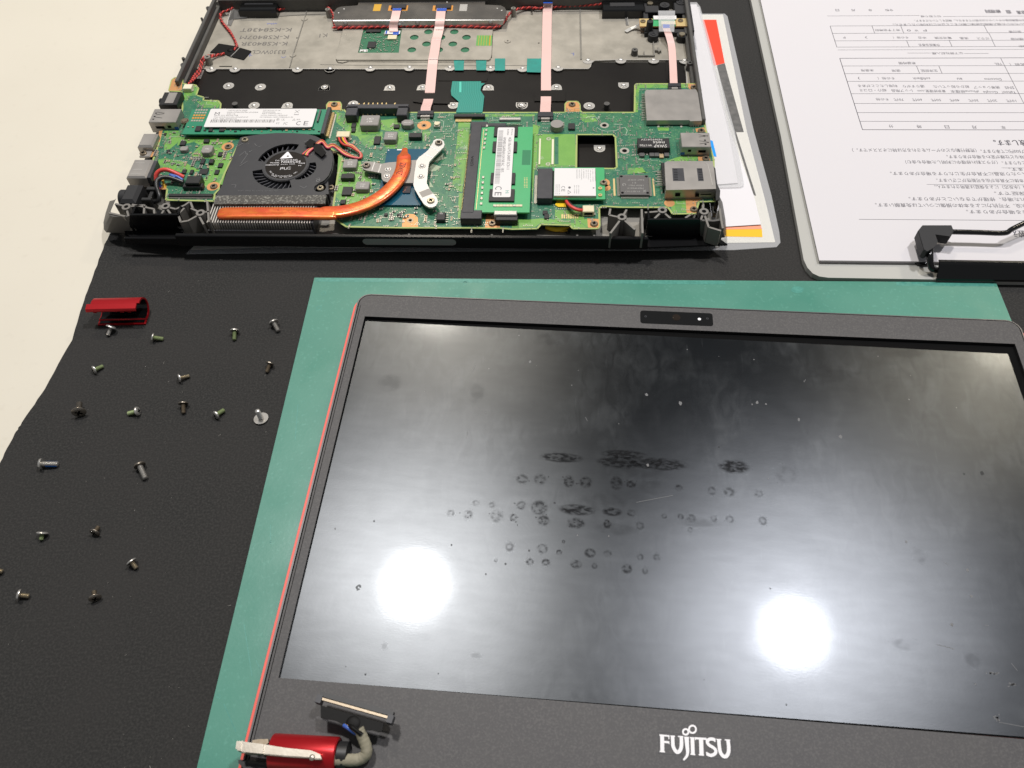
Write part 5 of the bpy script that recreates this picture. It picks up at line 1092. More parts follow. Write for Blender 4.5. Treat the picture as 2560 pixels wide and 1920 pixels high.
t_ = MB(); lz = FZ+.22; sc4 = lambda x, y: at(19, x, y, lz)
a, b_, c_ = sc4(1100,245), sc4(830,505), sc4(1275,480); t_.add([(*a,lz),(*b_,lz),(*c_,lz)], [(0,1,2)])
def lt(x0, x1, y, s_, h): p_ = sc4(x0,y); q_ = sc4(x1,y); t_.text(s_, (p_[0]+q_[0])/2, (p_[1]+q_[1])/2, lz, w=q_[0]-p_[0], h=h, a=math.atan2(q_[1]-p_[1], q_[0]-p_[0])+.02)
lt(675,820,570,'DC',.9); lt(860,1435,548,'BRUSHLESS',.9); lt(495,820,648,'MODEL',.9); lt(880,1540,612,'NS65C05',1.6); lt(335,790,722,'KSB0605HB',.8); lt(865,1105,702,'DC5V',.7); lt(1160,1350,690,'0.50A',.7); lt(1455,1690,665,'-CA58',.8); lt(1465,1570,745,'FA',.7)
lt(830,1080,845,'ЯU',1.9); lt(1095,1195,865,'US',.8); lt(1110,1205,798,'c',.5)
arcs = ('DELTA ELECTRONICS, INC.', 8.9, 215, 325), ('MADE IN CHINA', 9.9, 235, 300)
for s_, r, a0_, a1_ in arcs:
    for i, ch_ in enumerate(s_):
        an = math.radians(a0_+(a1_-a0_)*i/(len(s_)-1))
        if ch_ != ' ': t_.text(ch_, hc[0]+r*math.cos(an), hc[1]+r*math.sin(an), lz, h=.75 if ch_ not in '.,' else .2, a=an+math.pi/2)
obj('label_print', t_, M['white_print'], fl2)
t2_ = MB(); a = sc4(1100,420); t2_.flat([(a[0]+.55*math.cos(i*.6283)*1.2, a[1]+.5*math.sin(i*.6283)) for i in range(10)], lz+.02); obj('logo_eye', t2_, M['fan_label'], fl2)
em = MB()
for L_ in ([(1210,235),(1300,185)],[(1240,310),(1290,270),(1300,300),(1350,260)],[(1240,400),(1310,355)],[(1250,380),(1330,270)],[(1370,205),(1390,225)],[(1400,235),(1430,225)],[(1170,560),(1210,560),(1200,585)],[(1800,190),(1860,165)],[(1760,570),(1800,590),(1820,570)],[(1900,510),(1930,500),(1935,520)]):
    q = P(2, L_, FZ+.05)
    for i in range(len(q)-1): em.obox(q[i], q[i+1], .3, FZ, FZ+.12)
p_ = at(2,1395,612,FZ); em.text('DO NOT TOUCH THIS SIDE', p_[0], p_[1], FZ+.1, w=21, h=.9, a=math.pi); a = at(2,1918,525,FZ); em.cyl(a[0],a[1],1.0,FZ,FZ+.15,16,hole=.5)
obj('embossed_mark', em, mat('emboss', (.13,.13,.13), .35), fan)
u0,u1,v0,v1 = bb(2,1020,725,1975,655,FZ+.4); q = P(2,[(1035,652),(1988,648),(1978,722),(1015,726)],FZ+.4); obj('foam_strip', MB().prism(q, fz+.05, FZ+.4), M['foam_strip'], fan)
er = MB(); a = at(2,1935,585,FZ-2); er.cyl(a[0],a[1],3.2,9,FZ-2,24); a = at(2,1960,640,FZ-1.5); q = P(2,[(1880,600),(1900,560),(1975,535),(2005,500),(2010,640),(1900,640)],FZ-2); er.prism(q, 9, FZ-2); obj('fan_ear', er, M['fan_body'], fan, smooth=40)
# small screws: one mesh, many copies
def screwmesh(r, h, mats_): 
    s_ = MB().cyl(0,0,r*1.05,0,h*.7,22,r1=r).cyl(0,0,r,h*.7,h,22,r1=r*.85,mi=0); w_ = r*.13
    for a in (.5, .5+math.pi/2):
        d = Vector((math.cos(a), math.sin(a)))*r*.6; p = Vector((-d.y, d.x)).normalized()*w_; s_.add([(d.x+p.x,d.y+p.y,h+.02),(d.x-p.x,d.y-p.y,h+.02),(-d.x-p.x,-d.y-p.y,h+.02),(-d.x+p.x,-d.y+p.y,h+.02)], [(0,3,2,1),(0,1,2,3)], 1)
    s_.cyl(0,0,r*.42,h,h+.01,14,mi=1)
    return s_.mesh('screw', mats_, 40)
smd = screwmesh(1.9,.9,[M['bronze'],M['void']]); sms = screwmesh(1.9,.9,[M['brass'],M['void']]); smg = screwmesh(2.0,1.0,[M['screw_dark'],M['void']])
for me, L_ in ((smd, ((3,145,1062,PZ),(5,437,870,PZ),(5,1458,728,PZ),(6,1540,213,PZ),(6,1578,437,PZ),(6,1480,850,PZ),(6,668,968,PZ),(4,1780,1252,PZ),(4,1790,1160,PZ),(2,1140,225,PZ),(2,1015,568,PZ),(2,405,280,PZ+.6),(2,2070,270,PZ-1),(2,2030,580,PZ-2))),
    (sms, ((2,1285,165,FZ),(2,1937,583,FZ-2),(4,1172,1026,cool+1.6),(6,745,634,PZ+3))), (smg, ((4,1250,456,cool+1.6),(4,537,678,cool+1)))):
    for k, x, y, z in L_:
        a = at(k,x,y,z+.8); o = bpy.data.objects.new('screw', me); COL.objects.link(o); o.parent = lb; o.location = (a[0]*MM, a[1]*MM, z*MM); o.rotation_euler = (0,0,random.random()*1.5); reg(a[0]-2,a[0]+2,a[1]-2,a[1]+2)
# ---- solid state drive
sz = PZ+3.2
ub0, vb0 = at(2,742,122,sz); ub1 = at(1,2000,930,sz)[0]; vb1 = at(1,1985,928,sz)[1]
ssd = bpy.data.objects.new('solid_state_drive', None); COL.objects.link(ssd); ssd.parent = lb; reg(ub0,ub1,vb0,vb1)
obj('drive_board', MB().box(ub0, ub0+80, vb0, vb0+22, sz-.8, sz), M['ssd_green'], ssd)
l0 = bb(20,55,352,1800,72,sz+1.6); SU0 = l0[0]; SU1 = l0[1]; SV0 = l0[2]; SV1 = l0[3]
for a, b_ in ((.02,.22),(.19,.58),(.60,.98)): 
    u0 = SU0+(SU1-SU0)*a; u1 = SU0+(SU1-SU0)*b_; obj('memory_chip', MB().box(u0+1,u1,SV0-.5+(a<.1)*1.5,SV1-1,sz,sz+1.35), M['chip_grey'], ssd)
u0,u1,v0,v1 = bb(20,1790,260,1862,82,sz+1.2); obj('memory_chip', MB().box(u0,u1,v0,v1,sz,sz+1.2), M['chip_grey'], ssd)
lab = MB().prism(rrect(SU0, SU1, SV0, SV1, .7, 3), sz+1.36, sz+1.6); lbo = obj('drive_label', lab, M['label_white'], ssd)
ik = MB(); ig = MB(); zl2 = sz+1.63; LW = SU1-SU0; LH = SV1-SV0
def st(mb, s_, x0, x1, y, h): mb.text(s_, SU0+LW*(x0+x1)/2, SV1-LH*y, zl2, w=LW*(x1-x0), h=h)
# positions as fractions of the label
st(ik,'M',.055,.10,.27,2.6); st(ig,'1100 M.2 SATA 256GB',.17,.35,.10,1.1); st(ig,'MODEL MTFDDAV256TBN-1AR1ZABHA',.165,.46,.20,1.0); st(ig,'5VDC 1.7A',.17,.25,.29,.9); st(ig,'FRU PN 00XK708',.06,.28,.37,.9); st(ig,'PSID 8PKZL00CG5LLEMQ5N4U0',.06,.38,.47,1.0); st(ig,'S/N 18061B0F6A45',.06,.28,.56,.9)
st(ig,'DSD MICRON M1100',.50,.66,.10,1.0); st(ig,'P/N 6N0D400A',.50,.62,.19,.9); st(ig,'REV M0MU031',.50,.68,.27,.9); st(ig,'WWN 500A07511B0F6A45',.49,.74,.37,.9); st(ig,'FW M0MU031 HDD CP782345-01 BR',.49,.80,.47,1.0)
st(ik,'C',.845,.885,.80,3.6); st(ik,'E',.915,.955,.80,3.6); st(ig,'FC',.73,.765,.82,2.0); st(ig,'UL',.70,.73,.60,1.6); st(ig,'®',.65,.68,.60,2); st(ig,'△',.80,.83,.60,1.8); st(ig,'KC',.66,.69,.8,1.4); st(ig,'BSMI',.84,.87,.6,1.1)
for i in range(2): ig.line((SU0+LW*(.80+.04*i),SV1-LH*.08),(SU0+LW*(.84-.04*i),SV1-LH*.25),.25,zl2)
ik.rect(SU0+LW*.80,SU0+LW*.845,SV1-LH*.345,SV1-LH*.32,zl2)
r9 = random.Random(9); x = SU0+LW*.045
while x < SU0+LW*.63: w_ = r9.choice([.2,.3,.45,.6]); ig.rect(x, x+w_, SV1-LH*.76, SV1-LH*.60, zl2); x += w_+r9.choice([.25,.35,.5])
obj('label_print', ik, M['label_ink'], lbo); obj('label_fine_print', ig, M['ink_soft'], lbo)
u0,u1,v0,v1 = bb(20,1850,430,2010,60,sz+1.2); obj('drive_socket', MB().box(u0,u1,vb0-.8,vb0+22.8,PZ,sz+1.2,ch=.25), M['slot_grey'], lb); reg(u0,u1+3,vb0-1,vb0+23)
mb = MB()
for i in range(36): vv = vb0+.8+20.6*i/35; mb.box(u1, u1+1.5, vv-.16, vv+.16, PZ+.05, PZ+1.6)
obj('socket_pin', mb, M['gold'], lb, kind='stuff'); obj('solder_row', MB().box(u1+1.5,u1+2.4,vb0+.4,vb0+21.8,PZ+.03,PZ+.2), M['tin'], mbd)
# silver/copper pad matrix left of the drive
for i in range(5):
    for j in range(7):
        a = at(1,868+j*22-(i*10), 948+i*23, sz+.3)
        if a[0] > SU0-1 or j > 4: continue
        obj('test_pad', MB().box(a[0]-.55,a[0]+.55,a[1]-.7,a[1]+.7,sz,sz+.15), M['copper_orange'] if i in (2,3) else M['tin'], ssd)
for i in range(26):
    x = 800+i*45+random.uniform(-12,12); a = at(2,x,random.choice([82,90,98]) if i > 2 else 60,sz+.3); s_ = random.choice([.4,.5,.7])
    if a[0] < ub0+78: obj('capacitor', MB().box(a[0]-s_,a[0]+s_,a[1]-s_*.6,a[1]+s_*.6,sz,sz+.5,ch=.06), M[random.choice(['tin','chip','cap_tan','chip'])], ssd)
for xl,yn,xr,yf in ((850,92,915,50),(968,95,1010,72),(1060,95,1112,72)): u0,u1,v0,v1 = bb(2,xl,yn,xr,yf,sz+.8); obj('chip', MB().box(u0,u1,v0,v1,sz,sz+.8,ch=.08), M['chip'], ssd)
a = at(1,765,1037,sz+.6); obj('drive_screw', MB().cyl(a[0],a[1],2.3,sz-1,sz+.2,22,hole=1.9).cyl(a[0],a[1],1.9,sz-.2,sz+.6,20,r1=1.6), M['bronze'], ssd, smooth=40)
# ---- memory module with its socket
rz = PZ+4.0
RU0 = (at(4,1600,1120,rz)[0]+at(4,1682,250,rz)[0])/2; RU1 = (at(4,2150,1150,rz)[0]+at(4,2185,200,rz)[0])/2; RV0 = at(4,1800,1148,rz)[1]; RV1 = RV0+67.6
ram = bpy.data.objects.new('memory_module', None); COL.objects.link(ram); ram.parent = lb
obj('module_board', MB().box(RU0-1, RU1, RV0, RV1, rz-1, rz), M['ram_green'], ram); reg(RU0-8,RU1,RV0-2,RV1+2)
for xl,yn,xr,yf in ((1795,395,2035,297),(1780,550,2028,447),(1760,865,2010,757),(1745,1035,2003,918)): u0,u1,v0,v1 = bb(4,xl,yn,xr,yf,rz+1); obj('memory_chip', MB().box(u0,u1,v0,v1,rz,rz+1,ch=.08), M['chip'], ram)
u0,u1,v0,v1 = bb(4,1785,997,2000,310,rz+1.2); v1_ = v1; u0 = (at(4,1785,997,rz+1.2)[0]+at(4,1832,312,rz+1.2)[0])/2; u1 = (at(4,1962,999,rz+1.2)[0]+at(4,2000,312,rz+1.2)[0])/2
lm_ = obj('module_label', MB().prism(rrect(u0,u1,v0,v1,.8,3), rz+1.01, rz+1.15), M['label_white'], ram)
ik = MB(); zl3 = rz+1.18; W_ = u1-u0; H_ = v1-v0
def vt(s_, fu, f0, f1, h): ik.text(s_, u0+W_*fu, v1-H_*(f0+f1)/2, zl3, w=H_*(f1-f0), h=h, a=-math.pi/2)
vt('SK hynix',.85,.02,.12,.9); vt('KOREA',.62,.03,.12,.9); vt('4GB 1Rx16 PC4-2400T-SC0-11',.76,.15,.62,1.6); vt('HMA851S6AFR6N-UH N0 AC  1815',.45,.15,.66,1.6)
y = v1-H_*.05
while y > v1-H_*.82: w_ = r9.choice([.15,.2,.35]); ik.rect(u0+W_*.06, u0+W_*.34, y-w_, y, zl3); y -= w_+r9.choice([.25,.4,.6])
vt('C',.30,.855,.90,3.4); vt('E',.30,.935,.98,3.4)
obj('label_print', ik, M['label_ink'], lm_); t_ = MB(); t_.text('Hi', u0+W_*.80, v1-H_*.93, zl3, h=1.8, a=-math.pi/2); obj('green_mark', t_, M['teal_line'], lm_)
rp = MB()
for i in range(6): 
    for (kx,y0_,y1_) in ((1,292,508),(2,800,1060)):
        x_ = 1728-i*6 if kx==1 else 1690-i*4; yy = y0_+(y1_-y0_)*i/5; a = at(4,x_,yy,rz+.5); o = obj('resistor', MB().box(a[0]-.6,a[0]+.6,a[1]-.9,a[1]+.9,rz,rz+.5,ch=.1), M['tin'], ram)
for i in range(9): a = at(4,1805+i*32,1078,rz+.4); obj('resistor', MB().box(a[0]-.8,a[0]+.8,a[1]-.9,a[1]+.6,rz,rz+.4,ch=.1), M['ivory'] if i%3 else M['tin'], ram)
gp = MB()
for i in range(7):
    for j in range(2): a = at(4,2100+j*22,810+i*15,rz+.03); gp.rect(a[0]-.35,a[0]+.35,a[1]-.2,a[1]+.2,rz+.03)
gp.box(RU0+1.0,RU0+1.3,RV0+2,RV1-2,rz+.02,rz+.05); obj('gold_pad', gp, M['gold'], ram)
bk = MB(); u = at(4,2105,570,rz+.03); bk.rect(u[0]-1.5,u[0]+3,u[1]-9,u[1]+3,rz+.02); obj('dark_field', bk, mat('dk_green', (.02,.19,.08), .4), ram)
su0 = (at(4,1488,1140,rz+.8)[0]+at(4,1572,230,rz+.8)[0])/2; su1 = (at(4,1600,1130,rz+.8)[0]+at(4,1680,230,rz+.8)[0])/2
so = obj('memory_socket', MB().box(su0,su1,RV0-1,RV1+1,PZ,rz+.8,ch=.25).box(su0-.5,su1+3,RV1-.5,RV1+4,PZ,rz+.4,ch=.2).box(su0-.5,su1+4.2,RV0-5.2,RV0+1,PZ,rz+.6,ch=.2), M['slot_grey'], lb)
mb = MB(); 
for i in range(60): vv = RV0+2+(RV1-RV0-4)*i/59; mb.box(su0-1.2, su0, vv-.15, vv+.15, PZ+.05, PZ+.5)
obj('socket_pin', mb, M['gold'], so, kind='stuff')
u0,u1,v0,v1 = bb(4,1680,238,1905,206,rz); obj('socket_arm', MB().box(su1,u1+1,RV1+.4,RV1+3,PZ+1,rz+.3,ch=.2), M['slot_grey'], so)
a = at(4,1955,222,rz+.6); obj('latch_clip', MB().box(a[0]-6,a[0]+6,a[1]-1,a[1]+1.1,rz-1,rz+.6,ch=.3), M['silver'], so)
a = at(4,1915,1150,rz+.6); obj('latch_clip', MB().box(a[0]-6,a[0]+5.5,a[1]-1.6,a[1]+1.4,PZ+1,rz+.6,ch=.3), M['silver'], so); obj('socket_arm', MB().box(a[0]-5,a[0]+6,RV0-5,RV0-2,PZ,rz-.5,ch=.2), M['black'], so)
t_ = MB(); a = at(4,1590,640,rz+.82); t_.text('1J20A', a[0]-.3, a[1], rz+.83, w=8, h=1.8, a=math.pi/2+.0); inkg2 = t_; obj('socket_stamp', t_, M['void'], so)
# ---- wireless card
wz = PZ+3.0
wf = bpy.data.objects.new('wireless_card', None); COL.objects.link(wf); wf.parent = lb
u0,u1,v0,v1 = bb(22,150,770,1190,150,wz); v1 = at(22,1100,150,wz)[1]; u0b = u0; obj('card_board', MB().box(u0,u1,v0,v1,wz-.8,wz), M['ram_green'], wf); reg(u0,u1,v0,v1)
u0,u1,v0,v1 = bb(22,195,705,1018,160,wz+1.6); u1 = at(22,1030,700,wz+1.6)[0]; can = obj('shield_can', MB().box(u0,u1,v0,v1,wz,wz+1.5,ch=.15), M['silver'], wf)
cl2 = obj('card_label', MB().box(u0+.1,u1-.1,v0+.1,v1-.1,wz+1.5,wz+1.6), M['label_white'], wf)
ik = MB(); ig = MB(); zl4 = wz+1.63; W_ = u1-u0; H_ = v1-v0; r4 = random.Random(4)
def wt(mb, s_, fx_, fy0, fy1, h): mb.text(s_, u0+W_*fx_, v1-H_*(fy0+fy1)/2, zl4, w=H_*(fy1-fy0), h=h, a=-math.pi/2)
for i, s_ in enumerate(('MODEL 8265NGW','WFM 3C6AA7','FCC ID PD98265NG','IC 1000M-8265NG','CMIIT ID 2015AJ','CNC ID H-17011','TA-2016 102','R 003-150201','D150189003')): wt(ig, s_, .55+.055*i, .05, r4.uniform(.35,.52), .45)
for i in range(3): wt(ig, 'INTEL DUAL AC', .05+.04*i, .6, .96, .4)
for i in range(3): wt(ig, '201-152001', .49+.05*i, .62, .93, .45)
wt(ik,'C',.22,.66,.74,1.8); wt(ik,'E',.22,.78,.85,1.8); wt(ik,'△',.37,.80,.95,1.7); wt(ik,'●',.37,.67,.75,1.3); wt(ik,'▲',.95,.69,.75,1.0)
obj('label_print', ik, M['label_ink'], cl2); obj('label_fine_print', ig, M['ink_soft'], cl2)
for x, y in ((1110,555),(1110,690)): a = at(22,x,y,wz+.5); obj('antenna_socket', MB().cyl(a[0],a[1],1.0,wz,wz+.6,16,hole=.55).cyl(a[0],a[1],.3,wz,wz+.5,8), M['gold'], wf)
dm_ = MB()
for x in (250,395,530,680,815,970): a = at(22,x,740,wz+.05); dm_.rect(a[0]-.5,a[0]+.5,a[1]-.3,a[1]+.3,wz+.03)
obj('edge_slot', dm_, M['void'], wf)
u0,u1,v0,v1 = bb(22,-95,800,125,170,wz+1); u1 = at(22,130,170,wz+1)[0]; obj('card_socket', MB().box(u0b-7.5,u0b+.3,v0+1.5,v1,PZ,wz+1.2,ch=.2), M['slot_grey'], lb); reg(u0b-8,u0b,v0,v1)
mb = MB()
for i in range(34): vv = v0+2.5+(v1-v0-3.5)*i/33; mb.box(u0b-.2, u0b+1.0, vv-.15, vv+.15, wz, wz+.3); 
obj('socket_pin', mb, M['chip'], lb, kind='stuff'); obj('solder_row', MB().box(u0b-9,u0b-7.7,v0+2,v1-1,PZ+.03,PZ+.3), M['tin'], mbd)
# ---- card reader and right side ports
cz_ = PZ+3.6
q = P(5,[(1062,1008),(1045,770),(1060,752),(1475,748),(1490,780),(1525,1012),(1425,1015),(1420,1006)],cz_)
crd = obj('card_reader', MB().prism(q, PZ+.4, cz_), M['steel'], lb); reg(q[0][0],q[5][0],q[0][1],q[3][1])
mb = MB()
for i in range(16): a = at(5,1040,790+i*14,PZ+.4); mb.box(a[0]-1.4,a[0]+.6,a[1]-.2,a[1]+.2,PZ+.03,PZ+.5)
for i in range(4): a = at(5,1432+i*20,1055,PZ+.4); mb.box(a[0]-.25,a[0]+.25,a[1]-.6,a[1]+3.2,PZ+.2,PZ+.8)
for x in (1160,1352): a = at(5,x,1058,PZ+.3); mb.dome(a[0],a[1],.8,PZ,.5,10)
obj('solder_joint', mb, M['tin'], crd)
u0,u1,v0,v1 = bb(6,1382,348,1612,232,PZ+5.8); u1 = at(6,1622,348,PZ+5.8)[0]; us = obj('usb_port', MB().box(u0,u1,v0,v1,PZ-2,PZ+5.8,ch=.25), M['steel'], lb); reg(u0,u1,v0,v1)
mb = MB()
for f in (.16,.32,.58,.8): mb.line((u1-W_*.0-.3-5.6, v1-(v1-v0)*f),(u1-1.0, v1-(v1-v0)*(f+(.1 if f in (.16,.58) else -.1))),.3,PZ+5.83)
for f in (.2,.5,.78): mb.rect(u1-3.4,u1-2.4,v1-(v1-v0)*f-1,v1-(v1-v0)*f,PZ+5.83)
mb.rect(u0+1.0,u0+3,v0-.0,v0-.02,PZ+2) 
mb.box(u1-6.5,u1-2.5,v0-.05,v0,PZ+2,PZ+3.6).box(u0+3.5,u0+5.2,v0-.05,v0,PZ+2.5,PZ+4)
obj('spring_slot', mb, M['void'], us); obj('port_insert', MB().box(u0-.2,u0+2,v0-.08,v0,PZ+.6,PZ+2.2).box(u1-.05,u1+.02,v0+1,v1-1,PZ-1,PZ+4.6), M['blue_tab'], us)
ez = PZ+6.3
q = P(6,[(1252,700),(1240,478),(1262,465),(1632,463),(1645,540),(1660,690)],ez); et = obj('network_port', MB().prism(q, PZ-1, ez), M['steel'], lb); reg(q[0][0],q[4][0],q[0][1],q[3][1])
for L_ in ([(1302,522),(1394,522),(1405,626),(1310,626)],[(1502,522),(1546,522),(1560,626),(1515,626)]):
    w_ = P(6,L_,ez+.03); wnd = obj('contact_window', MB().flat(w_, ez+.03), M['slot_grey'], et); mb = MB()
    for i in range(7): t = (i+.7)/7.6; a = (w_[0][0]*(1-t)+w_[3][0]*t, w_[0][1]*(1-t)+w_[3][1]*t); mb.line((a[0]+.6,a[1]),(a[0]+2.6,a[1]),.4,ez+.05)
    obj('contact_spring', mb, M['void'], wnd)
mb = MB(); q2_ = P(6,[(1570,480),(1592,490),(1632,660)],ez)
for i in range(2): mb.obox(q2_[i],q2_[i+1],.3,ez,ez+.12)
obj('stamped_line', mb, M['silver'], et)
mb = MB()
for i in range(9): a = at(6,1190+ (i%2)*14,545+i*14,PZ+1.5); mb.box(a[0]-1.5,a[0]+3.5,a[1]-.22,a[1]+.22,PZ+1.0,PZ+1.4)
obj('port_pin', mb, M['tin'], et)
u0,u1,v0,v1 = bb(6,1205,700,1255,500,PZ+2.5); obj('port_body', MB().box(u0+1.5,u1,v0+1,v1,PZ-.5,PZ+4.5,ch=.2), M['black'], et)
a = q[0]; b_ = q[5]; mb = MB()
for f0,f1,z0_,z1_ in ((.2,.3,2.2,4.2),(.6,.68,2,4.2),(.7,.92,3.2,4.0)): mb.box(a[0]+(b_[0]-a[0])*f0, a[0]+(b_[0]-a[0])*f1, min(a[1],b_[1])-.06, min(a[1],b_[1])-.01, PZ+z0_, PZ+z1_)
obj('latch_slot', mb, M['void'], et)
q = P(6,[(1640,500),(1655,520),(1668,640),(1695,700),(1690,770),(1660,780),(1655,600)],PZ+5); obj('port_cover', MB().prism(q, 9, PZ+4.6), M['black'], lb)
# speckled connectors: battery, flat cables, plugs
q = P(4,[(330,155),(335,95),(350,88),(925,88),(942,110),(940,170),(925,165),(912,150),(340,150)],PZ+5)
bc0 = at(4,330,165,PZ+5); bc1 = at(4,940,165,PZ+5)
obc = obj('battery_connector', MB().box(bc0[0],bc1[0],bc0[1]+4.2,bc0[1]+8,PZ+.6,PZ+5,ch=.3).box(bc0[0],bc0[0]+6.5,bc0[1]-2,bc0[1]+6,PZ,PZ+5,ch=.3).box(bc1[0]-6,bc1[0],bc0[1]-2,bc0[1]+6,PZ,PZ+5,ch=.3), M['slot_grey'], lb); reg(bc0[0],bc1[0],bc0[1]-2,bc0[1]+8)
mb = MB()
for x in (452,500,545,590,635,680,722,805): a = at(4,x,140,PZ+3); mb.tube([(a[0],a[1]+5.6,PZ+3),(a[0],a[1]+1.6,PZ+3.0),(a[0],a[1],PZ+2.2),(a[0],a[1]-.6,PZ+.1)], .52, 6)
for x in (515,558,602,647,690,733,820): a = at(4,x,78,PZ+3); mb.box(a[0]-.3,a[0]+.3,a[1]-3,a[1]+1,PZ+2.6,PZ+3.1)
obj('contact_pin', mb, M['gold'], obc, smooth=50)
def fpc(k, xl, yn, xr, yf, par=lb):
    u0,u1,v0,v1 = bb(k,xl,yn,xr,yf,PZ+1.9); reg(u0,u1,v0-1,v1); o = obj('flat_connector', MB().box(u0,u1,v0+1.6,v1,PZ,PZ+1.9,ch=.2).box(u0,u0+1.6,v0-.5,v1,PZ,PZ+1.5,ch=.1).box(u1-1.6,u1,v0-.5,v1,PZ,PZ+1.5,ch=.1), M['fpc_grey'], par)
    obj('connector_lever', MB().box(u0+1.8,u1-1.8,v0,v0+1.7,PZ+.2,PZ+1.3,ch=.15), M['steel'], o)
    mb = MB()
    for i in range(12): uu = u0+2.2+(u1-u0-4.4)*i/11; mb.box(uu-.15,uu+.15,v0-1.2,v0,PZ+.03,PZ+.3)
    obj('solder_joint', mb, M['tin'], o)
fpc(3,992,1185,1165,1130); fpc(5,148,990,278,935); fpc(5,1245,735,1348,694)
u0,u1,v0,v1 = bb(3,1370,1205,1690,1165,PZ+2); reg(u0,u1,v0-2,v1); ko = obj('flat_connector', MB().box(u0,u1,v0+1,v1,PZ,PZ+2,ch=.2), M['chip'], lb)
mb = MB()
for i in range(26): uu = u0+1+(u1-u0)*.5*i/25; mb.box(uu-.12,uu+.12,v0-1.6,v0+1,PZ+.03,PZ+.6)
obj('contact_pin', mb, M['gold'], ko, kind='stuff')
u0,u1,v0,v1 = bb(2,622,658,1008,640,PZ+1.4); reg(u0,u1,v0,v1); o = obj('display_connector', MB().box(u0,u1,v0,v1+.5,PZ,PZ+1.4,ch=.25), M['black'], mbd); obj('metal_lip', MB().box(u0,u1,v0-.5,v0-.1,PZ,PZ+.6), M['steel'], o)
def plug(name, k, xl, yn, xr, yf, h, mt_, n=4):
    u0,u1,v0,v1 = bb(k,xl,yn,xr,yf,PZ+h); reg(u0,u1,v0,v1); o = obj(name, MB().box(u0,u1,v0,v1,PZ,PZ+h,ch=.3), M[mt_], lb)
    obj('plug_slot', MB().box(u0+.8,u1-.8,v0-.04,v0,PZ+h*.3,PZ+h*.75), M['ivory' if mt_=='white_plastic' else 'void'], o); obj('solder_tab', MB().box(u0-.7,u0,v0+.5,v0+2,PZ,PZ+.7).box(u1,u1+.7,v0+.5,v0+2,PZ,PZ+.7), M['tin'], o); return (u0,u1,v0,v1)
pf1 = plug('fan_plug',4,235,400,378,345,3.2,'ivory'); plug('speaker_plug',1,745,765,835,725,2.6,'white_plastic'); pw1 = plug('coin_cell_plug',6,575,875,668,822,3.2,'ivory'); plug('power_plug',2,765,545,915,480,4.6,'black')
u0,u1,v0,v1 = bb(2,740,590,930,545,PZ+2.5); obj('plug_housing', MB().box(u0,u1,v0+1,v1,PZ,PZ+2.6,ch=.3), M['black'], lb)
part('push_button',4,1202,300,1268,250,1.4,'tin'); a = at(4,1232,268,PZ+2.2); obj('button_cap', MB().cyl(a[0],a[1],1.5,PZ+1.4,PZ+2.2,18), M['ivory'], mbd, smooth=40)
for k,xl,yn,xr,yf in ((6,215,490,236,280),(6,320,490,342,285)):
    u0,u1,v0,v1 = bb(k,xl,yn,xr,yf,PZ+.6); part('pin_header',k,xl,yn,xr,yf,.6,'white_plastic',ch=.1)
mb = MB(); q = P(6,[(345,270),(378,268),(378,490),(345,490)],PZ+.04); mb.flat(q, PZ+.04); obj('header_field', mb, M['pcb'], mbd)
for x,y in ((298,283),(293,488)): a = at(6,x,y,PZ+.1); obj('header_hole', MB().cyl(a[0],a[1],1.3,PZ+.02,PZ+.1,16,hole=.6), M['tin'], mbd); reg(a[0]-1,a[0]+1,a[1]-1,a[1]+1)
q = P(6,[(190,165),(500,165),(500,500),(190,500)],PZ); reg(at(6,215,500,PZ)[0],at(6,515,500,PZ)[0],at(6,215,500,PZ)[1],at(6,215,245,PZ)[1],0)
mb = MB()
for i in range(8): a = at(6,408+i*18,908,PZ+.5); mb.box(a[0]-.35,a[0]+.35,a[1]-1.6,a[1]+1.6,PZ+.02,PZ+.1)
obj('gold_finger', mb, M['gold'], mbd)
# ---- left side ports
def metal(name, k, xl, yn, xr, yf, h, mt_='steel', z0=None, rl=0):
    u0,u1,v0,v1 = bb(k,xl,yn,xr,yf,PZ+h); reg(u0,u1,v0,v1); z0 = PZ-2 if z0 is None else z0
    if rl:
        n=6; pr = [(v0+rl-rl*math.sin(math.pi/2*i/n)*1.0, 0) for i in range(n)]
    o = obj(name, MB().box(u0,u1,v0,v1,z0,PZ+h,ch=max(.25,rl)), M[mt_], lb); return o, (u0,u1,v0,v1)
o,(u0,u1,v0,v1) = metal('audio_jack',1,540,905,745,795,4.2,'black',z0=9.5)
obj('jack_plate', MB().box(u0+3.2,u1-2.4,v0+1.2,v1-.8,PZ+4.2,PZ+4.5,ch=.1), M['steel'], o); obj('jack_nose', MB().spin([(0,0),(2.2,0),(2.4,.3),(2.4,2)],(u0-1.6,(v0+v1)/2,PZ+1.4),(1,0,0),20), M['black'], o, smooth=40)
o,(u0,u1,v0,v1) = metal('usb_port',1,452,1055,738,940,5.0); mb = MB()
for f0,f1 in ((.25,.33),(.45,.37),(.62,.7)): mb.line((u0+2.5,v1-(v1-v0)*f0),(u0+7,v1-(v1-v0)*f1),.3,PZ+5.03)
for f in (.3,.55,.75): mb.rect(u0+1.6,u0+2.6,v1-(v1-v0)*f-.8,v1-(v1-v0)*f,PZ+5.03)
mb.box(u0+3,u0+8,v0-.06,v0-.01,PZ+.5,PZ+2.2).box(u0+10,u0+12,v0-.06,v0-.01,PZ+1,PZ+2.6); obj('spring_slot', mb, M['void'], o); obj('port_insert', MB().box(u1-2,u1+.2,v0-.1,v0,PZ-1,PZ+1.8), M['blue_tab'], o)
o,_ = metal('usb_port',2,352,225,535,110,3.6,rl=1.0)
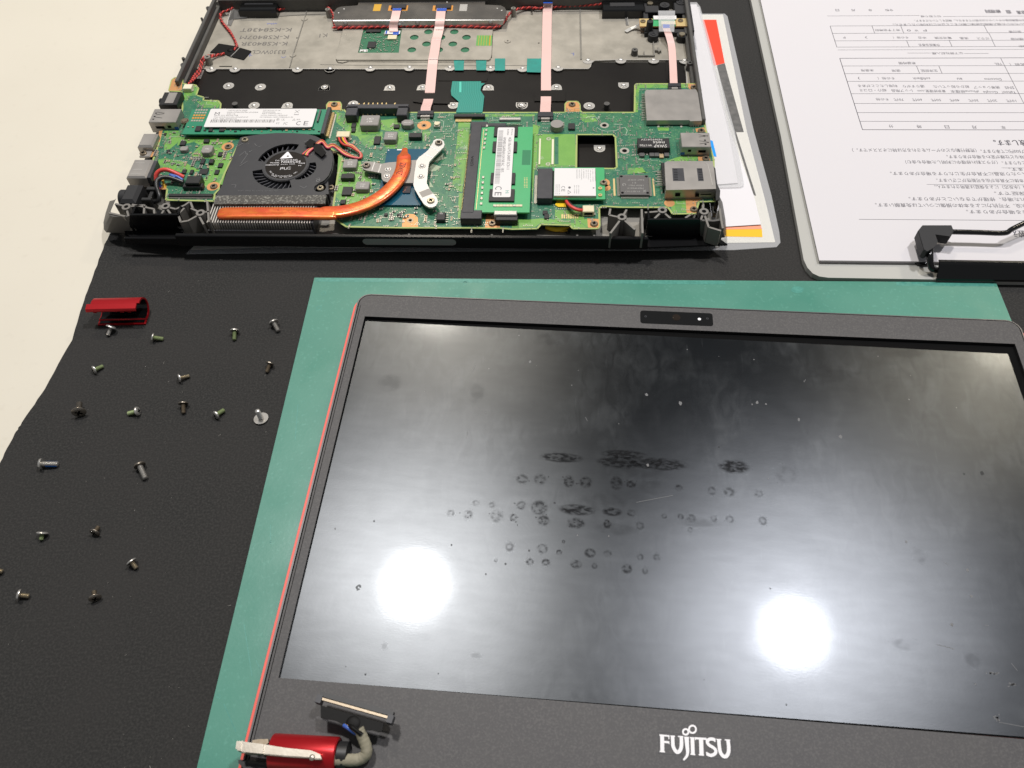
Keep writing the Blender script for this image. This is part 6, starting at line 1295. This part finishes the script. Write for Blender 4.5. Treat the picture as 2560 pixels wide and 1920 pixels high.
o,_ = metal('hdmi_port',2,256,492,498,335,4.8,rl=.9); u0,u1,v0,v1 = _; mb = MB()
for f in (.25,.6,.85): mb.obox((u0+2,v1-(v1-v0)*f),(u0+7,v1-(v1-v0)*f),.5,PZ+4.8,PZ+4.9)
obj('shell_fold', mb, M['silver'], o); obj('port_back', MB().box(u1,u1+2,v0+.5,v1-.5,PZ-1,PZ+4,ch=.2), M['slot_grey'], o)
for x in (320,435): a = at(2,x,520,PZ+.5); obj('solder_tab', MB().box(a[0]-1.5,a[0]+1.5,a[1]-.8,a[1]+.8,PZ,PZ+.8,ch=.3), M['tin'], o)
metal('port_tab',2,372,315,488,262,.6,'steel',z0=PZ-.5)
u0,u1,v0,v1 = bb(2,158,700,400,545,PZ+5); o = obj('power_jack', MB().box(u0+2,u1,v0,v1,9,PZ+5,ch=1.6).spin([(0,0),(4.3,0),(4.6,.4),(4.6,3.6)],(u0-.2,(v0+v1)/2,PZ+.5),(1,0,0),28), M['black_matte'], lb, smooth=35)
u0,u1,v0,v1 = bb(2,385,690,520,570,PZ+3.5); obj('jack_tail', MB().box(u0,u1,v0,v0+2,9,PZ+3.5,ch=.3).box(u0,u1,v1-2.4,v1,9,PZ+3.2,ch=.3).box(u0+2,u0+4,v0,v1,9,PZ+2,ch=.2), M['black'], o)
obj('solder_tab', MB().box(u0+4,u1-1,v0+2.6,v0+3.6,9,PZ+2).box(u0+1,u1-3,v0-1.2,v0-.2,9.4,PZ), M['tin'], o)
# ---- loose wires
def wire(L_, r, mt_, n=6, par=lb): return obj('wire', MB().tube(smooth_path([T3(*p) for p in L_], n), r, 8), M[mt_], par, smooth=70)
wire([(2,760,495,16),(2,700,465,17.5),(2,620,432,19),(2,560,435,19),(2,525,465,18),(2,520,510,16),(2,540,560,14),(2,560,590,12)], 1.15, 'wire_red')
wire([(2,750,520,16),(2,700,490,17),(2,640,475,17.5),(2,680,500,17),(2,590,495,17.5),(2,545,530,16),(2,560,580,13)], .8, 'wire_blue')
wire([(2,755,540,15.5),(2,690,515,16.5),(2,620,495,17.5),(2,560,500,18),(2,525,530,18),(2,528,590,17),(2,548,650,16),(2,535,700,14),(2,470,705,12)], 1.2, 'wire_black')
wire([(2,575,520,15),(2,590,560,14),(2,595,590,13)], .7, 'wire_yellow'); wire([(2,530,540,15),(2,545,580,13),(2,555,600,12)], 1.0, 'wire_pink')
uf = (pf1[0]+pf1[1])/2
for i, (mt_, c_) in enumerate((('wire_red',0),('wire_black',1),('wire_yellow',2),('wire_pink',3))):
    dx = i*7
    wire([(4,262+dx*2.6,395,15.5),(4,275+dx*2.6,440,16),(4,310+dx*2.4,478,16.2),(4,380+dx,500-dx*.5,16),(4,450+dx*.5,545,15.5),(4,488-dx*.3,575+dx*.3,15),(4,480-dx*.3,612,14.6),(4,420,605+dx*.2,14.5),(4,330,560+dx,14.8),(4,260,510+dx,15.6),(4,205,480+dx*.8,17.4),(2,2000,225+dx*.8,18),(2,1960,180+dx*.7,18.2),(2,1925,190+dx*.7,18.1),(2,1880,230+dx*.5,17.9),(2,1830,262+dx*1.2,17.7),(2,1785+dx*2,300+dx*.5,17.5)], .62, mt_, n=5)
tpq = [[(1800,205),(1850,160),(1900,185),(1880,230),(1840,235)],[(1880,200),(1935,205),(1990,280),(1950,315),(1880,260)]]
for L_ in tpq: obj('black_tape', MB().prism(P(2,L_,18.9), 18.6, 18.8), M['black_tape'], fan)
wire([(6,440,785,15),(6,450,805,16.5),(6,480,835,17),(6,530,860,17),(6,572,865,16)], .85, 'wire_red'); wire([(6,452,785,14.8),(6,468,805,16),(6,500,835,16.5),(6,540,850,16.3),(6,572,852,15.6)], .8, 'wire_black')
q = P(6,[(365,785),(425,785),(445,835),(375,835),(350,820)],PZ+.6); obj('coin_cell_pad', MB().prism(q, PZ, PZ+.6), M['yellow'], lb)
wire([(6,280,998,9.5),(6,320,1012,9.5),(6,370,1020,9.5),(6,430,1005,9.5),(6,460,990,9.5)], 1.3, 'yellow'); wire([(6,290,995,8.8),(6,340,1020,8.8),(6,400,1035,8.8),(6,450,1030,8.8)], .45, 'wire_yellow'); wire([(6,440,1040,8.6),(6,445,1052,8.6),(6,460,1050,8.6),(6,465,1035,8.6),(6,450,1030,8.6)], .4, 'wire_black')
# ---- hinge corners with ribs
rz2 = 18.0
def ribs(k, segs, name, z0=7.9, w_=1.0):
    for s_ in segs:
        q = P(k, s_, rz2); mb = MB()
        for i in range(len(q)-1): mb.obox(q[i], q[i+1], w_, z0, rz2)
        obj(name, mb, M['case_grey'], lb)
ribs(2, [[(165,722),(270,748),(418,733)],[(418,733),(412,820)],[(262,760),(280,830)],[(310,728),(500,768),(505,822)],[(602,750),(560,820)],[(602,750),(650,820)],[(602,748),(690,768),(765,735),(808,705)],[(700,822),(762,760)],[(815,705),(835,760)],[(820,762),(905,800)],[(790,872),(885,820)],[(885,820),(930,900)],[(960,700),(975,880)],[(110,800),(250,830)],[(715,830),(730,880),(790,870)],[(905,800),(975,790)]], 'rib')
ribs(6, [[(893,925),(800,1050)],[(893,925),(1000,1020)],[(893,925),(790,902),(800,850)],[(893,925),(932,858)],[(1055,855),(1062,1050)],[(1222,870),(1160,930)],[(1222,870),(1290,930)],[(1222,870),(1080,882)],[(1560,880),(1600,1000)],[(1560,880),(1535,940)],[(1560,880),(1552,820)],[(1410,925),(1450,900)],[(1600,1000),(1700,1030)],[(1690,850),(1700,930),(1715,1010)]], 'rib')
for k, x, y in ((2,265,756),(2,605,750),(2,905,808),(6,1222,868),(6,893,925),(6,1560,880)):
    a = at(k,x,y,rz2); obj('boss', MB().cyl(a[0],a[1],2.3,7.9,rz2+.6,18).cyl(a[0],a[1],2.3,rz2+.6,rz2+.65,18,hole=1.1), M['case_grey'], lb, smooth=40); obj('boss_hole', MB().flat(circ(a[0],a[1],1.1,12), rz2+.64), M['void'], lb)
# corner walls and hinge wells: outer face leaning from its top rim to its foot
def loft(name, k, top, bot, zt, zb, cen, mt_, th=1.2, sm=30):
    T = P(k, top, zt); B = P(k, bot, zb); n = len(T); Tm = [((a[0]+b[0])/2+(a[0]-cen[0])*.01, (a[1]+b[1])/2-.8) for a, b in zip(T, B)]
    def inn(p): d = Vector((cen[0]-p[0], cen[1]-p[1])); d.normalize(); return (p[0]+d.x*th, p[1]+d.y*th)
    rows = [[(x, y, zb) for x, y in map(inn, B)], [(x, y, zb) for x, y in B], [(x, y, (zt+zb)/2) for x, y in Tm], [(x, y, zt) for x, y in T], [(x, y, zt) for x, y in map(inn, T)], [(x, y, (zt+zb)/2) for x, y in map(inn, Tm)]]
    mb = MB(); R_ = len(rows); vs = [p for r in rows for p in r]
    fs = [((r%R_)*n+i_, (r%R_)*n+i_+1, ((r+1)%R_)*n+i_+1, ((r+1)%R_)*n+i_) for r in range(R_) for i_ in range(n-1)]+[tuple(r*n for r in range(R_)), tuple(r*n+n-1 for r in range(R_))[::-1]]
    return obj(name, mb.add(vs, fs), M[mt_], lb, smooth=sm)
cL = at(2,250,700,12); cR = at(6,1560,850,12)
loft('corner_wall', 2, [(160,690),(138,745),(116,800),(120,826),(150,836),(290,838)], [(118,700),(84,800),(64,885),(68,945),(90,972),(300,976)], 17.5, 6.0, (cL[0]+4, cL[1]+6), 'case')
loft('corner_wall', 6, [(1530,950),(1640,955),(1690,948),(1704,930),(1698,850),(1688,752)], [(1530,1092),(1690,1092),(1730,1084),(1740,1060),(1736,940),(1712,800)], 17.5, 6.0, (cR[0]-4, cR[1]+6), 'case')
wl = at(2,290,822,19); wr = at(2,712,822,19); xl_, xr_ = at(6,1102,942,19), at(6,1532,942,19)
loft('hinge_well', 2, [(290,822),(430,821),(570,821),(712,820)], [(300,974),(430,972),(570,970),(700,968)], 19, 5.8, (wl[0]+20, 60), 'case_black')
loft('hinge_well', 6, [(1102,942),(1240,941),(1400,940),(1532,940)], [(1112,1098),(1240,1106),(1400,1108),(1512,1098)], 19, 5.2, (xl_[0]+30, 60), 'case_black')
vL, vR = min(wl[1], wr[1]), min(xl_[1], xr_[1])
for a, b_, v_ in ((wl, wr, vL), (xl_, xr_, vR)):
    for uu in (a[0]+.3, b_[0]-1.3): obj('well_side', MB().box(uu, uu+1, v_+.6, v_+7, 8, 19, ch=.2), M['case_black'], lb)
    obj('well_floor', MB().box(a[0]+1, b_[0]-1, v_+1, v_+9, 7.92, 8.6), M['case_black'], lb)
a = at(2,500,760,16); b_ = at(2,700,812,16); obj('hinge_boot', MB().box(a[0],b_[0],b_[1],a[1],8,15,ch=.6), M['black_gloss'], lb)
a = at(6,1150,905,16); b_ = at(6,1300,935,16); obj('hinge_boot', MB().box(a[0],b_[0],b_[1],a[1]+2,8,15,ch=.6), M['black_gloss'], lb)
for x in (965,1780,2130): a = at(4,x,1330,11); obj('front_post', MB().box(a[0]-.5,a[0]+.5,-1,3,7.9,11.5), M['case'], lb)
for x in (128,530,668): a = at(6,x,1040,11); obj('front_post', MB().box(a[0]-.5,a[0]+.5,-1,3,7.9,11.5), M['case'], lb)
# ---- small parts scattered on the board
rr = random.Random(21)
capm = [MB().box(-.75,-.42,-.42,.42,0,.6,ch=.05).box(.42,.75,-.42,.42,0,.6,ch=.05).box(-.42,.42,-.40,.40,0,.56,mi=1) for _ in (0,)]
caps = []
for sc_, mt_ in ((1,'cap_tan'),(.8,'cap_tan'),(.8,'chip'),(.65,'cap_tan'),(1.15,'chip_grey')):
    m_ = MB()
    for x0_, x1_, mi in ((-.75,-.40,0),(.40,.75,0),(-.40,.40,1)): m_.box(x0_*sc_,x1_*sc_,-.42*sc_,.42*sc_,0,(.6 if not mi else .55)*sc_,mi=mi)
    caps.append((m_.mesh('capacitor', [M['tin'], M[mt_]]), sc_))
areas = [(2,520,110,1180,560,7),(4,290,420,730,560,3),(4,560,520,710,900,3),(4,430,560,700,1000,2),(4,230,560,620,1100,5),(4,580,960,1130,1130,2),(4,400,1120,1240,1230,5),(4,1290,520,1420,1200,4),(4,480,200,1290,520,5),(5,10,960,640,1090,4),(6,160,150,700,240,4),(6,700,90,1100,250,2),(6,850,430,1150,580,6),(6,760,560,860,820,5),(6,1090,560,1200,800,4),(6,230,800,620,960,6),(2,2060,560,2212,760,3),(1,740,960,960,1100,2),(3,200,1180,1300,1300,3),(6,860,760,1150,820,4),(4,1880,1210,2212,1280,2),(6,620,620,760,820,3),(2,540,560,1000,640,2)]
tot = sum(a[5]*(a[3]-a[1])*(a[4]-a[2])*(Z[a[0]][2]**2) for a in areas)
cnt = 0
for ar in areas:
    k, xa, ya, xb, yb, dn = ar; n_ = int(296*dn*(xb-xa)*(yb-ya)*(Z[k][2]**2)/tot)
    for _ in range(n_):
        for _t in range(25):
            x, y = rr.uniform(xa,xb), rr.uniform(ya,yb); a = at(k,x,y,PZ)
            if free(*a): break
        else: continue
        me, s_ = rr.choice(caps); ang = rr.choice([0,0,1]); run = rr.choice([1,1,2,3,4]) if dn > 2 else 1
        for j in range(run):
            uu = a[0]+(j*1.25*s_ if ang else 0); vv = a[1]-(0 if ang else j*1.2*s_)
            if not free(uu, vv) or cnt >= 298: continue
            o = bpy.data.objects.new('capacitor', me); COL.objects.link(o); o.parent = mbd; o.location = (uu*MM, vv*MM, PZ*MM); o.rotation_euler = (0,0,math.pi/2*ang); reg(uu-.5*s_,uu+.5*s_,vv-.5*s_,vv+.5*s_,.1); cnt += 1
mb = MB(); pd = MB(); sk = MB(); tr = MB(); vi = MB()
us = [p[0] for p in poly]; vs_ = [p[1] for p in poly]
def rp_(): 
    while True:
        x, y = rr.uniform(min(us), max(us)), rr.uniform(min(vs_), max(vs_))
        if free(x, y): return x, y
for _ in range(950):
    x, y = rp_(); s_ = rr.choice([.22,.28,.35]); n_ = rr.choice([1,1,2,3,5])
    if rr.random() < .5: 
        for j in range(n_): mb.box(x-s_*1.2, x+s_*1.2, y-j*s_*3-s_*.6, y-j*s_*3+s_*.6, PZ, PZ+.35)
    else:
        for j in range(n_): mb.box(x+j*s_*3-s_*.6, x+j*s_*3+s_*.6, y-s_*1.1, y+s_*1.1, PZ, PZ+.3)
obj('solder_joint', mb, M['tin'], mbd, kind='stuff')
for _ in range(2600): x, y = rp_(); r = rr.choice([.12,.16,.2]); vi.rect(x-r, x+r, y-r, y+r, PZ+.038+.006*rr.random())
for _ in range(60):
    x, y = rp_(); n_ = rr.randint(5,12); dx, dy = rr.choice([(1,0),(1,0),(0,1)])
    for j in range(n_):
        for q_ in range(rr.choice([1,2])):
            X, Y = x+dx*j*.8+dy*q_*.8, y+dy*j*.8+dx*q_*.8
            if free(X, Y): vi.rect(X-.16, X+.16, Y-.16, Y+.16, PZ+.035)
obj('via_dot', vi, mat('via', (.17,.33,.15), .4), mbd, kind='stuff')
for _ in range(330):
    x, y = rp_(); n_ = rr.randint(2,7); segs = []; ang = rr.choice([0,90,180,270,45,135]); cx_, cy_ = x, y
    for _s in range(rr.randint(2,4)):
        l_ = rr.uniform(2,11); nx, ny = cx_+l_*math.cos(math.radians(ang)), cy_+l_*math.sin(math.radians(ang)); segs.append(((cx_,cy_),(nx,ny))); cx_, cy_ = nx, ny; ang += rr.choice([-45,45])
    for j in range(n_):
        for (p0,p1) in segs:
            d = Vector((p1[0]-p0[0], p1[1]-p0[1])).normalized(); o_ = j*.55; a_ = (p0[0]-d.y*o_, p0[1]+d.x*o_); b2 = (p1[0]-d.y*o_, p1[1]+d.x*o_)
            if free(*a_) and free(*b2) and free((a_[0]+b2[0])/2,(a_[1]+b2[1])/2): tr.line(a_, b2, .2, PZ+.028+.008*rr.random())
obj('copper_trace', tr, M['trace'], mbd, kind='stuff')
wd_ = ['R12','C45','U7','PQ3','L20','CN5','TP1','D14','Q9','J2','IC4','FB6','SW1','2018']
for _ in range(60): 
    x, y = rp_(); sk.text(rr.choice(wd_), x, y, PZ+.05+.01*rr.random(), h=rr.choice([.7,.8,1.1]), a=rr.choice([0,math.pi,math.pi,math.pi/2]))
for _ in range(50): x, y = rp_(); l_ = rr.uniform(1,4); sk.line((x,y),(x+l_,y),.16,PZ+.05); sk.line((x,y),(x,y+l_*.6),.16,PZ+.05)
for k, L_ in ((4,[(1410,250),(1415,300),(1380,320),(1375,345),(1240,350),(1100,370)]),(6,[(690,190),(720,210),(770,222),(850,215),(880,195),(920,190),(938,215),(925,250)]),(6,[(600,115),(620,100),(680,105),(700,130)]),(4,[(1270,235),(1300,250),(1300,310),(1270,315)])):
    q = P(k, L_, PZ+.05)
    for i in range(len(q)-1): sk.line(q[i], q[i+1], .22, PZ+.05)
for k, x, y, s_, a_, h in ((4,1520,510,'2JBC',math.pi/2,2.2),(6,1130,210,'1.2',math.pi,1.2),(6,860,165,'121/121',math.pi,1.0),(6,245,440,'7J1',math.pi/2,2.0)): a = at(k,x,y,PZ+.05); sk.text(s_, a[0], a[1], PZ+.05, h=h, a=a_)
obj('silk_print', sk, M['silk'], mbd, kind='stuff')
t_ = MB()
for m_ in inkm: t_.add(m_.v, m_.f)
obj('part_marking', t_, mat('mark_light', (.62,.60,.56), .5), mbd)
obj('controller_marking', inkg, mat('mark_grey', (.30,.29,.27), .5), mbd)
# glue smears right of the processor
gl_ = MB()
for L_ in ([(1155,700),(1175,665),(1280,700),(1220,740),(1160,745)],[(1170,650),(1270,585),(1300,570),(1290,600),(1340,610),(1180,660)],[(1150,820),(1200,900),(1160,900)],[(1215,960),(1260,1000),(1230,1010)]): gl_.flat(P(4,L_,PZ+.1), PZ+.09)
obj('glue_smear', gl_, mat('glue', (.42,.47,.33), .6, n1=(1,.6,(.25,.36,.2))), mbd)
# ================================================================== loose parts on the foam mat
F = WORLD
cr = empty('hinge_cover', (0,0,0), 'small red hinge cover with black inside lying on the foam mat', 'hinge cover')
tl_ = at(9,240,212,11,F); tr_ = at(9,680,185,11,F); bl_ = at(9,250,435,0.3,F); brr = at(9,705,425,0.3,F)
ud = Vector((brr[0]-bl_[0], brr[1]-bl_[1], 0)); Lc = ud.length; ud.normalize(); vd = Vector((-ud.y, ud.x, 0)); o0 = Vector((bl_[0], bl_[1], 0))
def shell(mb, R, th, x0, x1, a0, a1, cz, cy, n=16, mi=0):
    vs = []
    for x in (x0, x1):
        for i in range(n+1):
            t = math.radians(a0+(a1-a0)*i/n)
            for rr in (R, R-th): p = o0+ud*x+vd*(cy+rr*math.cos(t)); vs.append((p.x, p.y, cz+rr*math.sin(t)))
    m_ = 2*(n+1); fs = []
    for i in range(n):
        a = 2*i; fs += [(a, a+2, m_+a+2, m_+a), (a+3, a+1, m_+a+1, m_+a+3), (a, a+1, a+3, a+2), (m_+a, m_+a+2, m_+a+3, m_+a+1)]
    fs += [(0, m_, m_+1, 1), (2*n, 2*n+1, m_+2*n+1, m_+2*n)]
    mb.add(vs, fs, mi)
RC = 5.7; CZ = 5.9; CY = 5.2
mb = MB(); shell(mb, RC, .8, 0, Lc, -118, 100, CZ, CY)
def q3(x, y, z): p = o0+ud*x+vd*y; return (p.x, p.y, z)
yt = CY+RC*math.cos(math.radians(100)); zt_ = CZ+RC*math.sin(math.radians(100)); yb = CY+RC*math.cos(math.radians(-118)); zb = CZ+RC*math.sin(math.radians(-118))
def slab(mb, P, th, x0, x1):
    vs = [q3(x0, y, z) for y, z in P]+[q3(x1, y, z) for y, z in P]+[q3(x0, y, z-th) for y, z in P]+[q3(x1, y, z-th) for y, z in P]; n = len(P)
    for i in range(n-1): mb.add([vs[i], vs[n+i], vs[n+i+1], vs[i+1], vs[2*n+i], vs[3*n+i], vs[3*n+i+1], vs[2*n+i+1]], [(0,1,2,3),(7,6,5,4),(0,4,5,1),(2,6,7,3),(1,5,6,2),(0,3,7,4)])
slab(mb, [(yt-.05, zt_), (1.3, 11.0)], .8, -1.9, Lc-1.2)
slab(mb, [(1.35, 11.0), (.7, 10.0)], .5, -1.9, Lc-1.2)
slab(mb, [(yb+.1, zb), (0, .9)], .7, 0, Lc)
obj('cover_shell', mb, M['red_anod'], cr, smooth=35)
mb = MB(); shell(mb, RC-.85, .25, .6, Lc-.6, -115, 98, CZ, CY); slab(mb, [(yb, zb+.15), (.8, 1.1)], .1, .8, Lc-.8)
obj('inner_lining', mb, M['black_gloss'], cr, smooth=35)
mb = MB()
for x in (1.0, Lc-9.5, Lc-6.0): slab(mb, [(.9, 10.0), (1.2, 8.8)], .6, x, x+1.8)
obj('snap_tab', mb, M['red_anod'], cr)
# screws
BLUE0 = 2.0
def screw(head, tip, zh, zt, rh, rs, hh, shaft, label, hm='screw_steel', thread=True):
    H = Vector((*at(*head, zh, F), zh)); T = Vector((*at(*tip, zt, F), zt)); ax = (T-H); Ls = ax.length; ax.normalize()
    r = bpy.data.objects.new('screw', None); COL.objects.link(r); r.location = H*MM; r.rotation_euler = ax.to_track_quat('Z', 'Y').to_euler(); tag(r, label, 'screw', 'loose screws on the foam mat')
    hd = MB().spin([(.0,-hh*.9),(rh*.55,-hh*.9),(rh*.9,-hh*.6),(rh,-hh*.25),(rh,0),(0,0)], (0,0,0), (0,0,1), 22)
    obj('head', hd, M[hm], r, smooth=35)
    cx = MB(); w = rh*.13; l = rh*.52
    for a in (0.6, 0.6+math.pi/2):
        d = Vector((math.cos(a), math.sin(a))); p = Vector((-d.y, d.x)); z = -hh*.93
        P = [d*l+p*w, d*l-p*w, -d*l-p*w, -d*l+p*w]; cx.add([(v.x, v.y, z) for v in P]+[(v.x*.9, v.y*.9, -hh*.90) for v in P], [(0,1,2,3),(3,2,1,0)])
    obj('cross_recess', cx, M['void'], r)
    pr = [(rs*.8, 0)]; n = max(6, int(Ls/.42)) if thread else 2
    for i in range(n):
        z = .3+(Ls-.5)*i/n; z2 = .3+(Ls-.5)*(i+.5)/n; pr += [(rs*.86, z), (rs*1.05, z2)]
    pr += [(rs*.85, Ls-.15), (rs*.55, Ls), (0, Ls)]
    if 'blue' in label: obj('thread_lock', MB().spin([(rs*1.0, Ls*.22),(rs*1.14, Ls*.26),(rs*1.14, Ls*.9),(rs*.9, Ls*.96)], (0,0,0), (0,0,1), 14, arc=math.pi*1.25, a0=BLUE0), M['screw_blue'], r, smooth=60)
    obj('threaded_shaft', MB().spin(pr, (0,0,0), (0,0,1), 16), M[shaft], r, smooth=25)
S = [((9,372,452),(9,342,528),3,.9,2.4,.95,1.0,'screw_steel','silver screw with wide head lying right in front of the red hinge cover'),
 ((9,778,548),(9,872,562),2.1,.9,2.1,.95,1.0,'screw_green','green-coated screw pointing right, first one right of the red hinge cover'),
 ((9,1550,488),(9,1547,572),2.1,.9,2.2,.95,1.1,'screw_green','green-coated screw pointing toward the viewer, left of the topmost silver screw'),
 ((9,1925,408),(9,1968,488),2.4,1.1,2.4,1.1,1.2,'screw_steel','silver screw with threaded tip nearest the top left corner of the green mat'),
 ((9,215,855),(9,298,820),2.0,.9,2.0,.9,1.0,'screw_green','small green-tipped screw alone below the red hinge cover'),
 ((9,1028,935),(9,1122,912),2.1,.85,2.0,.85,1.0,'brass','brassy screw lying on its side pointing right in the middle of the foam mat'),
 ((9,1885,800),(9,1855,882),2.1,.85,1.9,.9,1.0,'bronze','brown screw pointing toward the viewer beside the left edge of the green mat'),
 ((9,65,1255),(9,72,1168),3.0,2.6,3.1,1.2,1.0,'screw_dark','big dark screw with its cross head facing the viewer, left end of its row'),
 ((9,618,1252),(9,532,1275),2.0,1.0,2.1,1.0,1.2,'screw_green','green-coated screw pointing left with its cross head facing right'),
 ((9,1060,1182),(9,1063,1272),2.1,.9,2.2,.95,1.0,'bronze','bronze screw pointing straight at the viewer, below the brassy middle screw'),
 ((9,1378,1285),(9,1452,1238),2.0,1.1,2.0,1.0,1.1,'screw_green','green-coated screw pointing up right, left neighbour of the wide-headed standing screw'),
 ((9,1802,1318),(9,1765,1242),.6,6.2,3.3,1.1,.7,'screw_steel','wide-headed silver screw standing on its head near the green mat'),
 ((10,362,275),(10,505,277),2.2,1.1,2.4,1.15,1.5,'screw_steel','long screw with blue thread lock on its thread'),
 ((10,1208,292),(10,1258,405),2.2,1.1,2.5,1.2,1.3,'screw_steel','long silver screw with bare machine thread and dark head'),
 ((10,365,878),(10,355,935),2.0,.9,2.3,.9,.9,'screw_green','short green-tipped screw with flat head, above the lone screw at the mat edge'),
 ((10,820,866),(10,852,815),2.0,1.6,2.2,.9,.8,'bronze','short screw with shiny cross head facing the viewer, the upper of two such'),
 ((10,1138,1125),(10,1182,1180),2.1,.9,2.2,.95,.9,'brass','short brass screw tipped toward the lower right, between the two cross-headed screws'),
 ((10,-28,1190),(10,26,1208),2.1,.9,2.2,.95,1.0,'brass','screw cut off by the left border of the photo, only its tip showing'),
 ((10,172,1408),(10,255,1418),2.1,.9,2.2,.95,1.2,'brass','pale brass screw pointing right in the lower left corner of the mat'),
 ((10,820,1432),(10,812,1372),2.0,1.7,2.4,.9,.8,'bronze','short screw with shiny cross head facing the viewer, the lower of two such')]
for h, t, zh, zt_, rh, rs, hh, sm, lab in S: screw(h, t, zh, zt_, rh, rs, hh, sm, lab, hm='screw_dark' if sm in ('screw_dark','bronze') or 'dark head' in lab else 'screw_steel')
# lint on the mat
li = MB(); rn = random.Random(11)
lim = [at(0,60,1080,0,F), at(0,250,640,0,F)]
for _ in range(130):
    px = rn.uniform(0, 800); py = rn.uniform(560, 1920)
    if px < 290-(py-560)*.46: continue
    a = at(0, px, py, 0, F); r = rn.choice([.06,.07,.08,.1,.14]); t = rn.random()*6.28; l = r*rn.choice([1,1,2,6])
    li.line((a[0]-l*math.cos(t), a[1]-l*math.sin(t)), (a[0]+l*math.cos(t), a[1]+l*math.sin(t)), r, .12)
for x, y, r in ((9,0,0),): pass
tag(obj('lint', li, mat('lint', (.28,.27,.24), .9), kind='stuff'), 'pale specks of lint scattered over the foam mat', 'lint')
